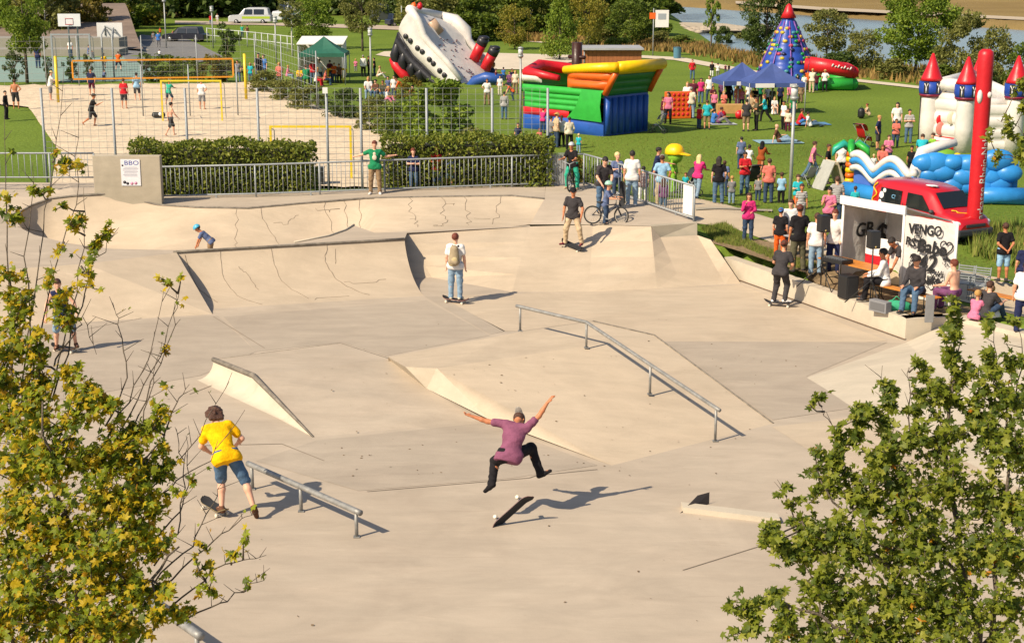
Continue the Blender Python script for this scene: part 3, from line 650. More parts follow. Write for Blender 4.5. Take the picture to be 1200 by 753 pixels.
struct(link('river', meshdata('river', [(-5, 105, -.9), (420, 105, -.9), (700, 900, -.9), (20, 900, -.9)], [(0, 1, 2, 3)], WATER)))
sheet('far_shore', [P(862, 2, 0), P(960, 9, 0), P(1200, 21, 0), P(1500, 36, 0), P(1500, 40, 0), P(1200, 24.5, 0), P(960, 12.5, 0), P(862, 5, 0)], 0, mat('shore_sand', (.42, .34, .24), .95, .1, .1), 6, zf=lambda x, y: .1)
def mound(name, poly, h, m):
    c = sum((V((p.x, p.y, 0)) for p in poly), V())/len(poly)
    return sheet(name, poly, 0, m, 1.5, zf=lambda x, y: -1.6 + h*min(1, 3*min((V((x, y)) - a.to_2d()).length for a in [poly[0], poly[len(poly)//2]])/40 + .75))
mound('sand_spit', wpoly([(772, 36, -1), (800, 30.5, -1), (850, 32, -1), (890, 38, -1), (875, 41, -1), (800, 40, -1)]), 1.1, mat('spit_sand', (.42, .35, .25), .95, .2, .5, .4, 3))
# ================================================================== the skatepark
fl = MB(); fp = [(-60, 2), (-60, 48)] + [(p.x, p.y) for p in wpoly([(-60, 240, 0), (600, 240, 0), (800, 270, 0), (868, 330, 0)])] + [(p.x + .05, p.y + .1) for p in WALLP] + [(60, 2)]
fl.poly([(x, y, 0) for x, y in fp]); struct(fl.build('skatepark_floor', CON))
def slab(pts, m, z=.004, name='floor_slab'):
    b = MB(); b.poly([P(q[0], q[1], 0) + V((0, 0, z)) for q in pts]); return struct(b.build(name, m))
slab([(262, 371), (500, 352), (574, 393), (452, 417), (400, 401), (300, 412)], CONG)
slab([(516, 347), (868, 334), (1040, 399), (780, 418), (765, 392), (695, 376), (610, 388), (590, 388)], CONW)
slab([(497, 347), (513, 347), (592, 388), (574, 392)], CONG, .004)
slab([(772, 400), (1040, 401), (945, 441), (1000, 478), (905, 492)], CONG, .006)
slab([(90, 378), (255, 370), (300, 412), (235, 440), (60, 470), (-80, 440), (-80, 390)], CONG, .005)
slab([(370, 516), (570, 495), (700, 545), (600, 560), (420, 575), (300, 540)], CONG, .005)
slab([(905, 500), (1010, 487), (1200, 570), (1200, 640), (1000, 560)], CONW, .004)
def ribbon(mb, pts, w=.03):
    for a, b in zip(pts, pts[1:]):
        d = (b - a); s = V((-d.y, d.x, 0)).normalized()*w/2; mb.add([a - s, b - s, b + s, a + s], [(0, 1, 2, 3)])
jm = MB()
def jag(pts, amp=.03, n=5):
    r = []
    for a, b in zip(pts, pts[1:]):
        for i in range(n): r.append(a.lerp(b, i/n) + V((random.uniform(-amp, amp), random.uniform(-amp, amp), 0)))
    return r + [pts[-1]]
for l_ in ([(250, 371), (310, 408)], [(90, 388), (170, 372), (250, 367)], [(265, 445), (222, 462)], [(430, 576), (620, 560), (640, 553)], [(800, 668), (890, 640)], [(240, 522), (330, 520), (380, 540)], [(640, 556), (700, 550)]):
    ribbon(jm, [P(q[0], q[1], 0) + V((0, 0, .009)) for q in l_], .02)
jo = jm.build('floor_joints', CRACK); jo['kind'] = 'stuff'; tag(jo, 'thin dark joints running across the pale skatepark floor', 'joints')
def arc(B, T, n=10, steep=1.0):
    """columns of a concave transition from bottom point B up to top point T"""
    r = []
    for i in range(n + 1):
        h = T.z - B.z; run = (T - B).to_2d().length; R = (run*run + h*h)/(2*h) if h > 1e-3 else 1e6; A = math.asin(min(1, run/R)); a = A*i/n
        x = R*math.sin(a)/run if run > 1e-4 else i/n; z = R*(1 - math.cos(a))/h if h > 1e-3 else 0
        if h > run: a = math.pi/2*i/n; x, z = math.sin(a), 1 - math.cos(a)
        q = B.lerp(T, x); q.z = B.z + h*z; r.append(q)
    return r
def deep(B, T, n=14, A=1.36):
    r = []
    for i in range(n + 1): a = A*i/n; q = B.lerp(T, math.sin(a)/math.sin(A)); q.z = B.z + (T.z - B.z)*(1 - math.cos(a))/(1 - math.cos(A)); r.append(q)
    return r
def loft(mb, Bs, Ts, n=10): mb.grid([arc(B, T, n) for B, T in zip(Bs, Ts)], True)
def loftpt(Bs, Ts, u, v, n=24):
    k = u*(len(Bs) - 1); i = min(int(k), len(Bs) - 2); t = k - i
    return (deep if Bs is globals().get('Qb') else arc)(Bs[i].lerp(Bs[i+1], t), Ts[i].lerp(Ts[i+1], t), n)[int(round(v*n))]
def cracks(lines, Bs, Ts, parent, toward=V((0, -.6, .8)), r=.0075):
    mb = MB()
    for ln in lines:
        pts = []
        for (a, b) in zip(ln, ln[1:]):
            for i in range(6):
                t = i/6; u = a[0] + (b[0] - a[0])*t + random.uniform(-.0035, .0035); v = a[1] + (b[1] - a[1])*t
                pts.append(loftpt(Bs, Ts, min(1, max(0, u)), min(1, max(0, v))) + toward*.004)
        mb.tube(pts, r*random.uniform(.8, 1.2), 4)
    o = mb.build('crack', CRACK, parent); o['kind'] = 'stuff'; return o
ZM = 1.1
# --- back wall of the bowl
Rw = [(18, 258, 1.2), (24, 248, 1.3), (38, 240, 1.45), (60, 232.5, 1.6), (90, 229, 1.72), (128, 227, 1.75), (155, 233, 1.58), (185, 240, 1.42), (230, 243, 1.42), (290, 244, 1.42), (340, 239.5, 1.45), (375, 236.5, 1.5), (426, 232.5, 1.55), (440, 232, 1.56), (527, 230.3, 1.6), (600, 229.5, 1.6), (638, 233, 1.6)]
Rp = wpoly(Rw)
Bp = [P(46, 290, .2), P(50, 291.5, .2), P(58, 293.5, .2), P(74, 295.5, .2), P(100, 297, .2), P(135, 297.5, .25), P(165, 297.5, .3), P(205, 299, .4), P(245, 301, .4), P(300, 300, .4), P(345, 296, .4), P(380, 291, .4), P(418, 284, .55), P(440, 273, ZM), P(525, 268.5, ZM), P(600, 265.5, ZM), P(621, 263, ZM)]
b = MB(); loft(b, Bp, Rp, 12)
bowl = b.build('bowl_wall', CONW); tag(bowl, 'long curved concrete wall of the bowl below the railing', 'skate bowl')
cp = MB(); cp.tube([p + V((0, 0, .0)) for p in Rp], .035, 6); cp.build('coping', EDGE, bowl)
UU = lambda x: next((i + (x - Rw[i][0])/(Rw[i+1][0] - Rw[i][0]))/(len(Rw) - 1) for i in range(len(Rw) - 1) if Rw[i][0] <= x <= Rw[i+1][0])
cl = [[(UU(x0), 1), (UU(x1), .5), (UU(x2), .1)] for x0, x1, x2 in ((279, 272, 268), (380, 388, 395), (403, 409, 414), (421, 425, 430), (480, 485, 490), (517, 521, 522), (547, 550, 551), (584, 582, 579), (305, 316, 330))]
cl += [[(UU(317), .75), (UU(335), .72), (UU(352), .88)], [(UU(371), .9), (UU(385), .85), (UU(403), .9)], [(UU(479), .45), (UU(492), .45)], [(UU(511), .2), (UU(520), .15)], [(UU(560), .4), (UU(580), .35)], [(UU(526), .85), (UU(536), .8)]]
cracks(cl, Bp, Rp, bowl)
# front rim of the bowl and its floor
Fr = wpoly([(18, 258, 1.2), (26, 268, 1.15), (40, 275, 1.12), (80, 285, ZM), (130, 291.5, ZM), (207, 293, ZM), (300, 288.5, ZM), (345, 284.5, ZM), (385, 277, ZM), (405, 270, ZM), (415, 264, 1.14)])
Fb = [P(46, 290, .2), P(50, 295, .2), P(60, 300, .25), P(95, 304, .3), P(150, 306, .35), P(230, 303, .4), P(300, 302, .4), P(345, 297, .4), P(380, 292, .4), P(400, 289, .4), P(418, 284, .55)]
b = MB(); loft(b, Fb, Fr, 8); struct(b.build('bowl_front_wall', CONW))
b = MB(); b.poly([P(46, 290, .2), P(74, 295.5, .2), P(110, 297, .2), P(175, 297, .3), P(300, 300, .4), P(418, 284, .42), P(345, 298, .4), P(230, 304, .4), P(130, 306, .35), P(60, 300, .25)]); struct(b.build('bowl_floor', CON))
# deck behind the rim up to the railing, and the slope at its right end
fence_line = [(190, 233, 1.42), (300, 230, 1.45), (375, 227.3, 1.5), (451, 224.5, 1.55), (600, 219, 1.6), (684, 217.5, 1.6)]
fen = wpoly(fence_line); back = V((0, .55, 0)); b = MB()
rim_r = Rp[7:]; fk = [P(190, 231, 1.42), P(230, 232, 1.43), P(300, 230, 1.45), P(340, 228.5, 1.47), P(375, 227.3, 1.5), P(426, 225.4, 1.54), P(440, 224.9, 1.55), P(527, 221.7, 1.58), P(600, 219, 1.6), P(640, 218, 1.6)]
b.grid([[r, f + back] for r, f in zip(rim_r, fk)], False)
b.grid([[r, q] for r, q in zip(Rp[3:8], [P(40, 214, 1.8), P(80, 214, 1.8), P(113, 214, 1.8), P(150, 214, 1.6), P(190, 222, 1.43)])], False)
struct(b.build('upper_deck', CON))
A_, B_, C_, D_, E_, F_, G_ = wpoly([(638, 233, 1.6), (621, 263, 1.1), (695, 263, 1.15), (720, 240, 1.5), (763, 265, 1.35), (817, 261, 1.35), (690, 214, 1.6)]); Hq = P(640, 214.5, 1.6); K_ = P(826, 256, 1.35)
b = MB(); b.add([A_, B_, C_, D_, E_, F_, G_, Hq, K_], [(0, 1, 2), (0, 2, 3), (2, 4, 3), (3, 4, 5), (3, 5, 8, 6), (0, 3, 6), (0, 6, 7)], True); struct(b.build('side_deck', CON))
# left flat, left bank, spine deck
a, c, d = P(-260, 335, ZM), P(207, 296, ZM), P(-260, 215, 1.75); bb = P(100, 309, ZM); b = MB()
rr = Fr; lf = [a, bb, c, d] + Fr[:6] + Rp[1:5] + [P(-260, 214, 1.8), P(40, 213.5, 1.8), P(80, 213.5, 1.8)]
b.add(lf, [(0, 1, 7), (0, 7, 6), (0, 6, 5), (0, 5, 4), (1, 8, 7), (1, 2, 9, 8), (0, 4, 10), (0, 10, 3), (3, 10, 11), (3, 11, 12), (3, 12, 15), (12, 15, 13)], False); struct(b.build('left_deck', CON))
lb = [P(-260, 400, 0), P(100, 377, 0), P(249, 368, 0)]; b = MB(); b.add([a, bb, c] + lb, [(0, 1, 4, 3), (1, 2, 5, 4)])
b.add([c, lb[2], V((c.x, c.y, 0))], [(0, 1, 2)]); o = b.build('bank_ramp', CONW); tag(o, 'flat concrete bank on the left between the bowl and the floor', 'skate ramp')
# quarter pipe that faces the camera
Qt = [P(203 + (474 - 203)*t, 295.7 + (280 - 295.5)*t, ZM) for t in np.linspace(0, 1, 9)]; Qb = [P(232 + (497 - 232)*t, 362.8 + (346.5 - 362.8)*t, 0) for t in np.linspace(0, 1, 9)]
b = MB(); b.grid([deep(B, T) for B, T in zip(Qb, Qt)], True); e = deep(Qb[-1], Qt[-1]); q = e[-1].copy(); q.z = 0
b.add(e + [q], [tuple(range(len(e) + 1))]); qp = b.build('quarter_pipe', CONW); tag(qp, 'cracked concave quarter pipe in front of the bowl', 'quarter pipe')
cp = MB(); cp.tube([p + V((0, -.01, .01)) for p in Qt], .04, 6); cp.build('coping', EDGE, qp)
cracks([[(.2, 1), (.19, .6), (.22, .25), (.3, 0)], [(.27, .75), (.3, .6), (.32, .35)], [(.42, 1), (.43, .5), (.52, .05)], [(.67, 1), (.64, .75), (.68, .4), (.79, .05)], [(.7, .9), (.685, .65)], [(.7, .4), (.8, .38), (.9, .42)], [(.53, .1), (.62, .13), (.7, .1)], [(.05, .95), (.06, .5), (.12, .1)]], Qb, Qt, qp)
sp = MB(); fr = Fr[5:]
sp.add([Qt[0], Qt[3], Qt[5], Qt[7], Qt[8]] + fr + [P(440, 273, ZM), P(525, 268.5, ZM), P(600, 265.5, ZM), P(621, 264, ZM), P(621, 265.3, ZM), P(477, 272.8, ZM)],
       [(0, 6, 5), (0, 1, 7, 6), (1, 2, 8, 7), (2, 3, 9, 8), (3, 4, 11, 10, 9), (4, 16, 15, 14, 13, 12, 11)]); struct(sp.build('spine_deck', CON))
lip = MB(); lip.tube([p + V((0, 0, .02)) for p in fr[2:]], .03, 6); struct(lip.build('bowl_lip', CONL))
# right bank and its end block
tt = wpoly([(425, 274.5, 1.09), (477, 272.5, 1.09), (621, 265.2, 1.1), (695, 263.4, 1.15), (763, 265.4, 1.35), (774, 278, 1.05), (817, 275.5, 1.05), (833, 281, 1.0)])
bt = wpoly([(440, 326, 0), (506, 325, 0), (600, 342, 0), (690, 342, 0), (770, 338, 0), (800, 336, 0), (850, 333, 0), (868, 332, 0)])
b = MB(); b.grid([[q.lerp(p, k/4) for k in range(5)] for p, q in zip(tt, bt)], False); s0, s1 = tt[-1], bt[-1]
b.add([s0, s1, s1 + V((0, 0, -.3)), s0 + V((0, 0, -1.4))], [(0, 1, 2, 3)]); o = b.build('bank_ramp', CONW); tag(o, 'wide concrete bank below the deck where the cyclists wait', 'skate ramp')
cracks([[(.29, 1), (.32, .7), (.34, .4)]], bt, tt, o)
bl = [P(763, 265.2, 1.36), P(774, 278, 1.03), P(817, 275.5, 1.03), P(817, 261, 1.36)]; b = MB(); b.prism([bl[0], bl[3], bl[2], bl[1]], (.02, .5, 0)); tag(b.build('concrete_block', CONWALL), 'grey concrete block at the end of the railing', 'concrete block')
# low wall along the right side
def wall(pl, h, th, name, label, m=CONL, cap=True):
    b = MB(); n_ = len(pl); out = []
    for i, p in enumerate(pl):
        d = (pl[min(i+1, n_-1)] - pl[max(i-1, 0)]); q = V((-d.y, d.x, 0)).normalized(); out.append(p + q*th)
    for i in range(n_ - 1):
        a0, a1, o0, o1 = pl[i], pl[i+1], out[i], out[i+1]; dn = V((0, 0, -h))
        b.add([a0, a1, o1, o0, a0 + dn, a1 + dn, o1 + dn, o0 + dn], [(0, 1, 2, 3), (0, 4, 5, 1), (2, 6, 7, 3), (1, 5, 6, 2), (3, 7, 4, 0)])
    o = b.build(name, m); tag(o, label, 'low wall'); return o, out
w1, o1_ = wall(WALLP[:2], .75, .34, 'low_wall', 'low pale concrete wall the skater in grey rides along')
j = MB(); ribbon(j, [p + V((0, -.02, -.50)) for p in WALLP[:2]], .07); j.build('base_joint', mat('rust_joint', (.16, .09, .05), .9), w1)
w2, o2_ = wall(WALLP[1:3], .75, .34, 'low_wall', 'short return of the low wall beside the bench end')
w3, o3_ = wall(WALLP[2:], .75, .4, 'low_wall', 'low concrete wall behind the young tree on the right')
b = MB(); pl = WALLP[2:]; ribbon(b, [p + V((.05, -.012, -.06)) for p in pl], .05); b.build('cap_joint', EDGE, w3)
# low bank in front of the wall at the right
A, B, C, F2, Gq = P(943, 443, 0), P(1062, 401, 0), WALLP[1] + V((0, 0, -.02)), P(1010, 483, 0), P(1330, 640, 0)
R1, R2 = P(1080, 417, .3), P(1420, 490, .35); b = MB()
b.add([A, B, R1, R2, Gq, F2, WALLP[2] + V((0, 0, -.1)), WALLP[4] + V((0, 0, -.1))], [(0, 2, 1), (0, 5, 4, 3, 2), (1, 2, 6), (2, 3, 7, 6)])
tag(b.build('bank_ramp', CONL), 'low pale corner bank partly behind the young green tree', 'skate ramp')
# --- fun box in the middle
h1, h2 = .42, .68; b = MB(); pts = {k: P(*v) for k, v in dict(a=(250, 421, h1), b=(297, 440, h1), c=(367, 512, 0), d=(231, 445, 0), n=(399, 402, h1), m=(455, 420, h1), f=(572, 490.5, .07), g=(455, 418, .5), gg=(475, 429.5, .6), k=(512, 431.5, h2), l=(767, 393, h2), mm=(695, 376.5, h2), r=(906, 496, 0), q=(717, 545, 0), bk=(610, 388.5, h2), e=(500, 455, .2)).items()}
g = pts; rows = [arc(P(231, 445, 0), g['a'], 6), arc(P(266, 462, 0), g['b'], 6), arc(P(325, 489.5, 0), g['b'].lerp(g['c'], .6), 6), [g['c']]*7]
b.grid(rows, True); fb = b.build('side_face', CONL)
fun = thing('fun_box', 'low concrete fun box with a handrail across its middle', 'skate ramp'); fb.parent = fun
b = MB(); b.add([g['a'], g['b'], g['m'], g['n']], [(0, 1, 2, 3)]); b.add([g['b'], g['c'], P(572, 492, 0), g['e'], g['m']], [(0, 1, 2, 3), (0, 3, 4)])
b.add([g['a'], g['n'], V((*g['n'].to_2d(), 0)), V((*g['a'].to_2d(), 0))], [(0, 1, 2, 3)]); b.build('low_deck', CON, fun)
b = MB(); b.add([g['g'], g['gg'], g['k'], g['l'], g['mm'], g['bk']], [(0, 1, 2, 5), (2, 3, 4, 5)]); b.add([g['k'], g['l'], g['r'], g['q'], g['f']], [(0, 4, 3), (0, 3, 1), (1, 3, 2)], True)
b.add([g['g'], g['bk'], g['mm'], V((*g['mm'].to_2d(), 0)), V((*g['bk'].to_2d(), 0)), V((*g['g'].to_2d(), 0))], [(0, 1, 4, 5), (1, 2, 3, 4)])
b.add([g['mm'], g['l'], g['r'], V((*g['l'].to_2d(), 0)), V((*g['mm'].to_2d(), 0))], [(0, 1, 3, 4), (1, 2, 3)]); b.build('high_deck', CONW, fun)
b = MB(); b.add([g['m'], g['g'], g['gg'], g['k'], g['f'], g['e'], g['e'].lerp(g['f'], .5)], [(0, 2, 1), (0, 5, 2), (5, 3, 2), (5, 6, 3), (6, 4, 3)]); b.build('hip_face', CONL, fun)
b = MB(); up = V((0, 0, .006))
b.tube([g['a'] + up, g['b'] + up, g['c'] + up], [.055, .06, .02], 6); b.build('worn_ridge', EDGE, fun)
b = MB(); b.tube([g['mm'] + up, g['l'] + up, g['r'] + up], .02, 5); b.build('edge_strip', EDGE, fun); b = MB(); b.tube([g['a'], g['n'], g['m']], .011, 4); b.build('edge_strip', EDGE, fun)
# specks of dirt and leaf litter on the concrete
lm = MB()
for i in range(170):
    x = random.uniform(380, 900); y = random.uniform(400, 560)
    if i > 120: x, y = random.uniform(60, 1000), random.uniform(360, 740)
    z = {True: 0.0}.get(True)
    p = P(x, y, 0)
    if inside(p.x, p.y, [(q.x, q.y) for q in (P(231, 445, 0), P(367, 512, 0), g['f'], g['q'], g['r'], g['l'], g['mm'], g['n'])]):
        # drop on the sloping faces
        zz = None
        for tri in ((g['k'], g['q'], g['l']), (g['l'], g['q'], g['r']), (g['k'], g['f'], g['q']), (g['b'], g['c'], g['f']), (g['b'], g['e'], g['m'])):
            from mathutils.geometry import intersect_ray_tri
            h = intersect_ray_tri(*tri, V((0, 0, -1)), V((p.x, p.y, 9)), True)
            if h and (zz is None or h.z > zz): zz = h.z
        if zz is None: continue
        p.z = zz
    a = random.uniform(0, 6.28); s = random.uniform(.012, .035); u = V((math.cos(a), math.sin(a), 0))*s; v_ = V((-math.sin(a), math.cos(a), .3))*s*.6
    o_ = p + V((0, 0, .012)); lm.add([o_ - u, o_ + v_, o_ + u, o_ - v_], [(0, 1, 2, 3)])
o = lm.build('leaf_litter', mat('litter', (.16, .11, .06), .9)); tag(o, 'scattered dry leaf bits on the concrete', 'leaf litter', kind='stuff')
# --- handrail across the fun box and the low rails
def rail(name, label, bases, tops, r=.038, pr=.026, m=RAILM, over=.12):
    t = thing(name, label, 'grind rail', bases[0]); inv = -bases[0]
    b = MB(); tp = [p + inv for p in tops]; d0 = (tp[0] - tp[1]).normalized()*over; d1 = (tp[-1] - tp[-2]).normalized()*over
    b.tube([tp[0] + d0] + tp + [tp[-1] + d1], r, 10); b.build('rail', m, t)
    for q, p in zip(bases, tops):
        b = MB(); b.tube([q + inv, p + inv], pr, 8); b.box(q + inv + V((0, 0, .012)), (.1, .1, .014)); b.build('post', m, t)
    return t
z3 = .34
bs = [P(609.5, 388, h2), P(687, 407.5, h2), P(761.5, 462, z3), P(838, 517, 0)]
rail('handrail', 'long kinked metal handrail running down the fun box', bs, [bs[0] + V((0, 0, .57)), bs[1] + V((0, 0, .57)), bs[2] + V((0, 0, .62)), bs[3] + V((0, 0, .66))])
bs = [P(296, 573, 0), P(353, 599, 0), P(418, 629, 0)]
rail('low_rail', 'short low grind rail beside the skater in yellow', bs, [p + V((0, 0, .44)) for p in bs], .05, .03)
bs = [P(30, 622, 0), P(66, 655, 0), P(150, 715, 0), P(232, 775, 0)]
rail('low_rail', 'grey rail half hidden by the yellowing tree', bs, [p + V((0, 0, .4)) for p in bs], .06, .035)
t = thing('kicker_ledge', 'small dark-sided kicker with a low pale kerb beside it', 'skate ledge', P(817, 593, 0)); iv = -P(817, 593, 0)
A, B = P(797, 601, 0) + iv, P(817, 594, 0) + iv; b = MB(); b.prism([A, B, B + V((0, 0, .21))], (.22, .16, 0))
b.build('kicker', mat('dark_kicker', (.05, .04, .04), .6), t)  # the whole wedge has one near-black colour
a0, a1 = P(800, 600, 0) + iv, P(914, 614, 0) + iv; n_ = V((0, .26, 0)); b = MB(); b.prism([a0, a1, a1 + n_, a0 + n_], (0, 0, .09)); b.build('kerb', CONL, t)
# ================================================================== fences, poles, hedges, trees
def railing(name, label, pts, h, spacing, gap=.1, ends=True, legs=None):
    """tubular railing: top and bottom rail, end posts, one object per bar"""
    t = thing(name, label, 'railing', pts[0]); iv = -pts[0]; q = [p + iv for p in pts]
    b = MB(); b.tube([p + V((0, 0, h)) for p in q], .03, 8); b.build('top_rail', STEEL, t)
    b = MB(); b.tube([p + V((0, 0, gap)) for p in q], .025, 8); b.build('bottom_rail', STEEL, t)
    bar = MB(); bar.tube([(0, 0, gap), (0, 0, h)], .011, 5); bar = bar.data('bar', STEEL)
    post = MB(); post.tube([(0, 0, -.15), (0, 0, h)], .03, 8); post = post.data('post', STEEL)
    foot = MB(); foot.box((0, 0, gap/2 - .05), (.05, .05, gap + .1)); foot = foot.data('foot', STEEL)
    L = 0; seg = []
    for a, b_ in zip(q, q[1:]):
        n_ = max(1, round((b_ - a).length/spacing))
        for i in range(n_):
            p = a.lerp(b_, i/n_)
            if i == 0: part('post', post, t, loc=p)
            else: part('bar', bar, t, loc=p)
            if i and i % 12 == 0: part('foot', foot, t, loc=p)
    part('post', post, t, loc=q[-1]); return t
railing('railing', 'long grey metal railing in front of the clipped hedges', [P(191, 233, 1.42), P(300, 230.5, 1.45), P(375, 228, 1.5), P(451, 225, 1.55), P(600, 219.5, 1.6), P(641, 218.3, 1.6)], 1.02, .142)
r2_ = [P(684, 217.8, 1.6), P(700, 222.5, 1.56), P(757, 240.5, 1.43), P(813, 259.5, 1.36)]
fr_ = railing('railing', 'slanting grey railing between the deck and the gravel path', r2_, 1.04, .15)
railing('railing', 'grey railing left of the concrete sign wall', [P(-120, 219, 1.8), P(-20, 219.5, 1.8), P(60, 219.5, 1.8), P(112, 219.5, 1.8)], 1.08, .2, .32)
t = thing('slatted_screen', 'dark grey slatted panel at the corner of the railing', 'panel', P(641, 218, 1.6)); iv = -P(641, 218, 1.6)
q0, q1 = P(641, 218, 1.6) + iv, P(663, 217.5, 1.6) + iv; d = (q1 - q0)
for i in range(8):
    b = MB(); b.box(q0 + d*((i + .5)/8) + V((0, 0, .55)), (d.length/8 - .012, .03, .95)); b.build('slat', mat('slat_grey', (.27, .275, .28), .6, .12, 4), t)
b = MB(); b.tube([q0 + V((0, 0, .04)), q0 + V((0, 0, 1.06)), q1 + V((0, 0, 1.06)), q1 + V((0, 0, .04))], .03, 6, closed=True); b.build('frame', STEEL, t)
b = MB(); b.tube([P(663, 217.5, 1.6) + iv + V((0, 0, 1.04)), P(684, 217.8, 1.6) + iv + V((0, 0, 1.04))], .03, 8); b.build('top_rail', STEEL, t)
p0, p1 = P(800, 255, 1.37), P(811, 258.6, 1.36); t = thing('notice_board', 'blank white board fixed to the end of the slanting railing', 'board', p0)
d = p1 - p0; R = Matrix.Rotation(math.atan2(d.y, d.x), 3, 'Z'); b = MB(); b.box(d*.5 + V((.0, -.06, .58)), (d.length, .03, .86), R, .006); b.build('board', mat('board_white', (.72, .70, .66), .5, .05, 5), t)
b = MB(); b.tube([d*.5 + V((0, -.03, .1)), d*.5 + V((0, -.03, 1.05))], .015, 6); b.build('bracket', STEEL, t)
# sign wall and its poster
W0_, W1_ = PY(115, 222, 47.6), PY(188.5, 237, 47.0); t = thing('sign_wall', 'bare concrete wall block carrying a poster', 'concrete wall', (W0_.x, 47.3, 1.2))
b = MB(); b.box(((W1_.x - W0_.x)/2, 0, .86), (W1_.x - W0_.x, .3, 1.74), bev=.015); b.build('wall', CONWALL, t)
pw, ph = 22.5/37.8, 31/37.8; t = thing('poster', 'white poster with blue heading on the concrete wall', 'poster', (PY(151.5, 196, 47).x, 47.135, 2.42))
b = MB(); b.box((0, 0, 0), (pw, .012, ph)); b.build('sheet', mat('poster_white', (.70, .69, .72), .4, .03, 9), t)
INK = mat('ink_blue', '#3c4d96', .5); INKB = mat('ink_black', '#2a2830', .5); PINK = mat('ink_pink', '#c886a0', .5)
text('heading', 'BBO', .19, INK, t, (0.04, -.008, ph/2 - .12), (math.pi/2, 0, 0), sx=1.25)
for i in range(7):
    b = MB(); b.box((rng.uniform(-.02, .02), -.008, ph/2 - .25 - i*.045), (pw*rng.uniform(.5, .8), .003, .012)); b.build('text_line', mat('ink_grey', '#8f8e9a', .5), t)
for k_, (x, z, r, m) in enumerate(((-.2, -.3, .05, INKB), (-.11, -.34, .045, INKB), (.02, -.34, .05, PINK), (.14, -.33, .05, PINK), (-.24, .22, .03, INKB))):
    b = MB(); b.lathe((x, -.008, z), [(r, -.002), (r, .002)], 10, axis='Y'); b.build('picture_spot', m, t)
# tall mesh fence: posts and welded wire
WIRE = mat('wire_galvanised', (.42, .43, .42), .5, metal=.4)
def meshfence(label, pts, h, z=None, wire=.0055, hs=.2, vs=.25, postr=.045):
    t = thing('mesh_fence', label, 'fence', pts[0]); iv = -pts[0]; pd = MB(); pd.tube([(0, 0, -.1), (0, 0, h)], postr, 8); pd = pd.data('post', STEEL)
    for p in pts: part('post', pd, t, loc=p + iv)
    b = MB()
    for a, c in zip(pts, pts[1:]):
        a, c = a + iv, c + iv; L = (c - a).length
        z_ = .1
        while z_ < h: b.tube([a + V((0, 0, z_)), c + V((0, 0, z_))], wire*1.5, 3, False, False); z_ += hs
        for i in range(int(L/vs)): p = a.lerp(c, i/int(L/vs)); b.tube([p + V((0, 0, .1)), p + V((0, 0, h))], wire, 3, False, False)
    o = b.build('wire_panel', WIRE, t, fix=False); o['kind'] = 'stuff'; return t
yb = 51.8
fx = [PY(q, 208, yb) for q in (55, 137, 221.5, 305, 385, 424.5, 501, 577, 641.5)]
for p in fx: p.z = gz(p.x, p.y)
hh = HC - yb*(96 + 55)/1800
meshfence('tall wire mesh fence behind the clipped hedges', fx, hh - .75)
bp_ = [P(-60, 138, .7), P(55, 138, .7), P(168, 136, .7), P(223, 136, .7), P(279, 135, .7), P(331, 134, .7), P(372, 133, .7)]
fb_ = [P(-60, 103.5, .7), P(55, 103, .7), P(93, 102, .7), P(168, 101, .7), P(232, 100, .7), P(300, 98.5, .7), P(331, 112, .7), P(372, 130, .7)]
meshfence('thin wire fence along the far side of the volleyball sand', fb_, 3.2, hs=.4, vs=.8, postr=.035)
for p_ in (P(168, 136, .8), P(223, 136, .8), P(279, 135, .8)):
    t = thing('net_post', 'slim grey steel post in the sand, ' + {168: 'left of the yellow goal', 223: 'inside the yellow goal', 279: 'right of the yellow goal'}[min((168, 223, 279), key=lambda q: abs(P(q, 136, .8).x - p_.x))], 'post', p_, group='slim grey posts in the sand'); b = MB(); b.tube([(0, 0, 0), (0, 0, 2.6)], .035, 8); b.build('shaft', STEEL, t); b = MB(); b.lathe((0, 0, 2.6), [(.04, 0), (.03, .04)], 8); b.build('cap', STEEL, t)
b_ = PY(381, 106, 51.7); t = thing('fence_sign', 'small white sign tied to the tall mesh fence', 'sign', b_); b = MB(); b.box((0, -.03, 0), (.17, .012, .2)); b.build('plate', mat('board_white', (.7, .7, .7)), t)
# lamp posts
def lamp(label, px, py, top, head=.16, g=None, r=.055):
    p = PG(px, py); h = (py - top)/SC(p)/math.cos(.2); t = thing('street_lamp', label, 'street lamp', p, group=g)
    b = MB(); b.tube([(0, 0, 0), (0, 0, h - .55)], [r*1.25, r], 10); b.build('pole', mat('lamp_grey', (.36, .37, .36), .5, .1, 3, metal=.3), t)
    b = MB(); b.lathe((0, 0, h - .6), [(r, 0), (head*.75, .04), (head, .1), (head, .16)], 12); b.build('collar', mat('lamp_grey', (.36, .37, .36)), t)
    b = MB(); b.lathe((0, 0, h - .44), [(head*.8, 0), (head*.85, .2), (head*.8, .34)], 12); b.build('lamp_shade', mat('lamp_glass', (.62, .63, .62), .25), t)
    b = MB(); b.lathe((0, 0, h - .1), [(head*1.1, 0), (head*.9, .06), (.03, .1)], 12); b.build('lid', mat('lamp_grey', (.36, .37, .36)), t); return t
lamp('tall grey street lamp on the lawn among the families', 925.5, 240, 103, .15)
lamp('grey street lamp between the ship slide and the pirate ship', 610, 150, 58, .15)
lamp('grey street lamp beside the green canopy', 435, 104, 35, .17)
lamp('grey street lamp in front of the road fence', 324, 74, 21, .2); lamp('grey street lamp on the lawn beyond the basketball court', 250, 57, 9, .2); lamp('grey street lamp standing beside the grey road', 195, 58, -2, .2)
lamp('slender street lamp behind the bow of the ship slide', 471, 40, -10, .2)
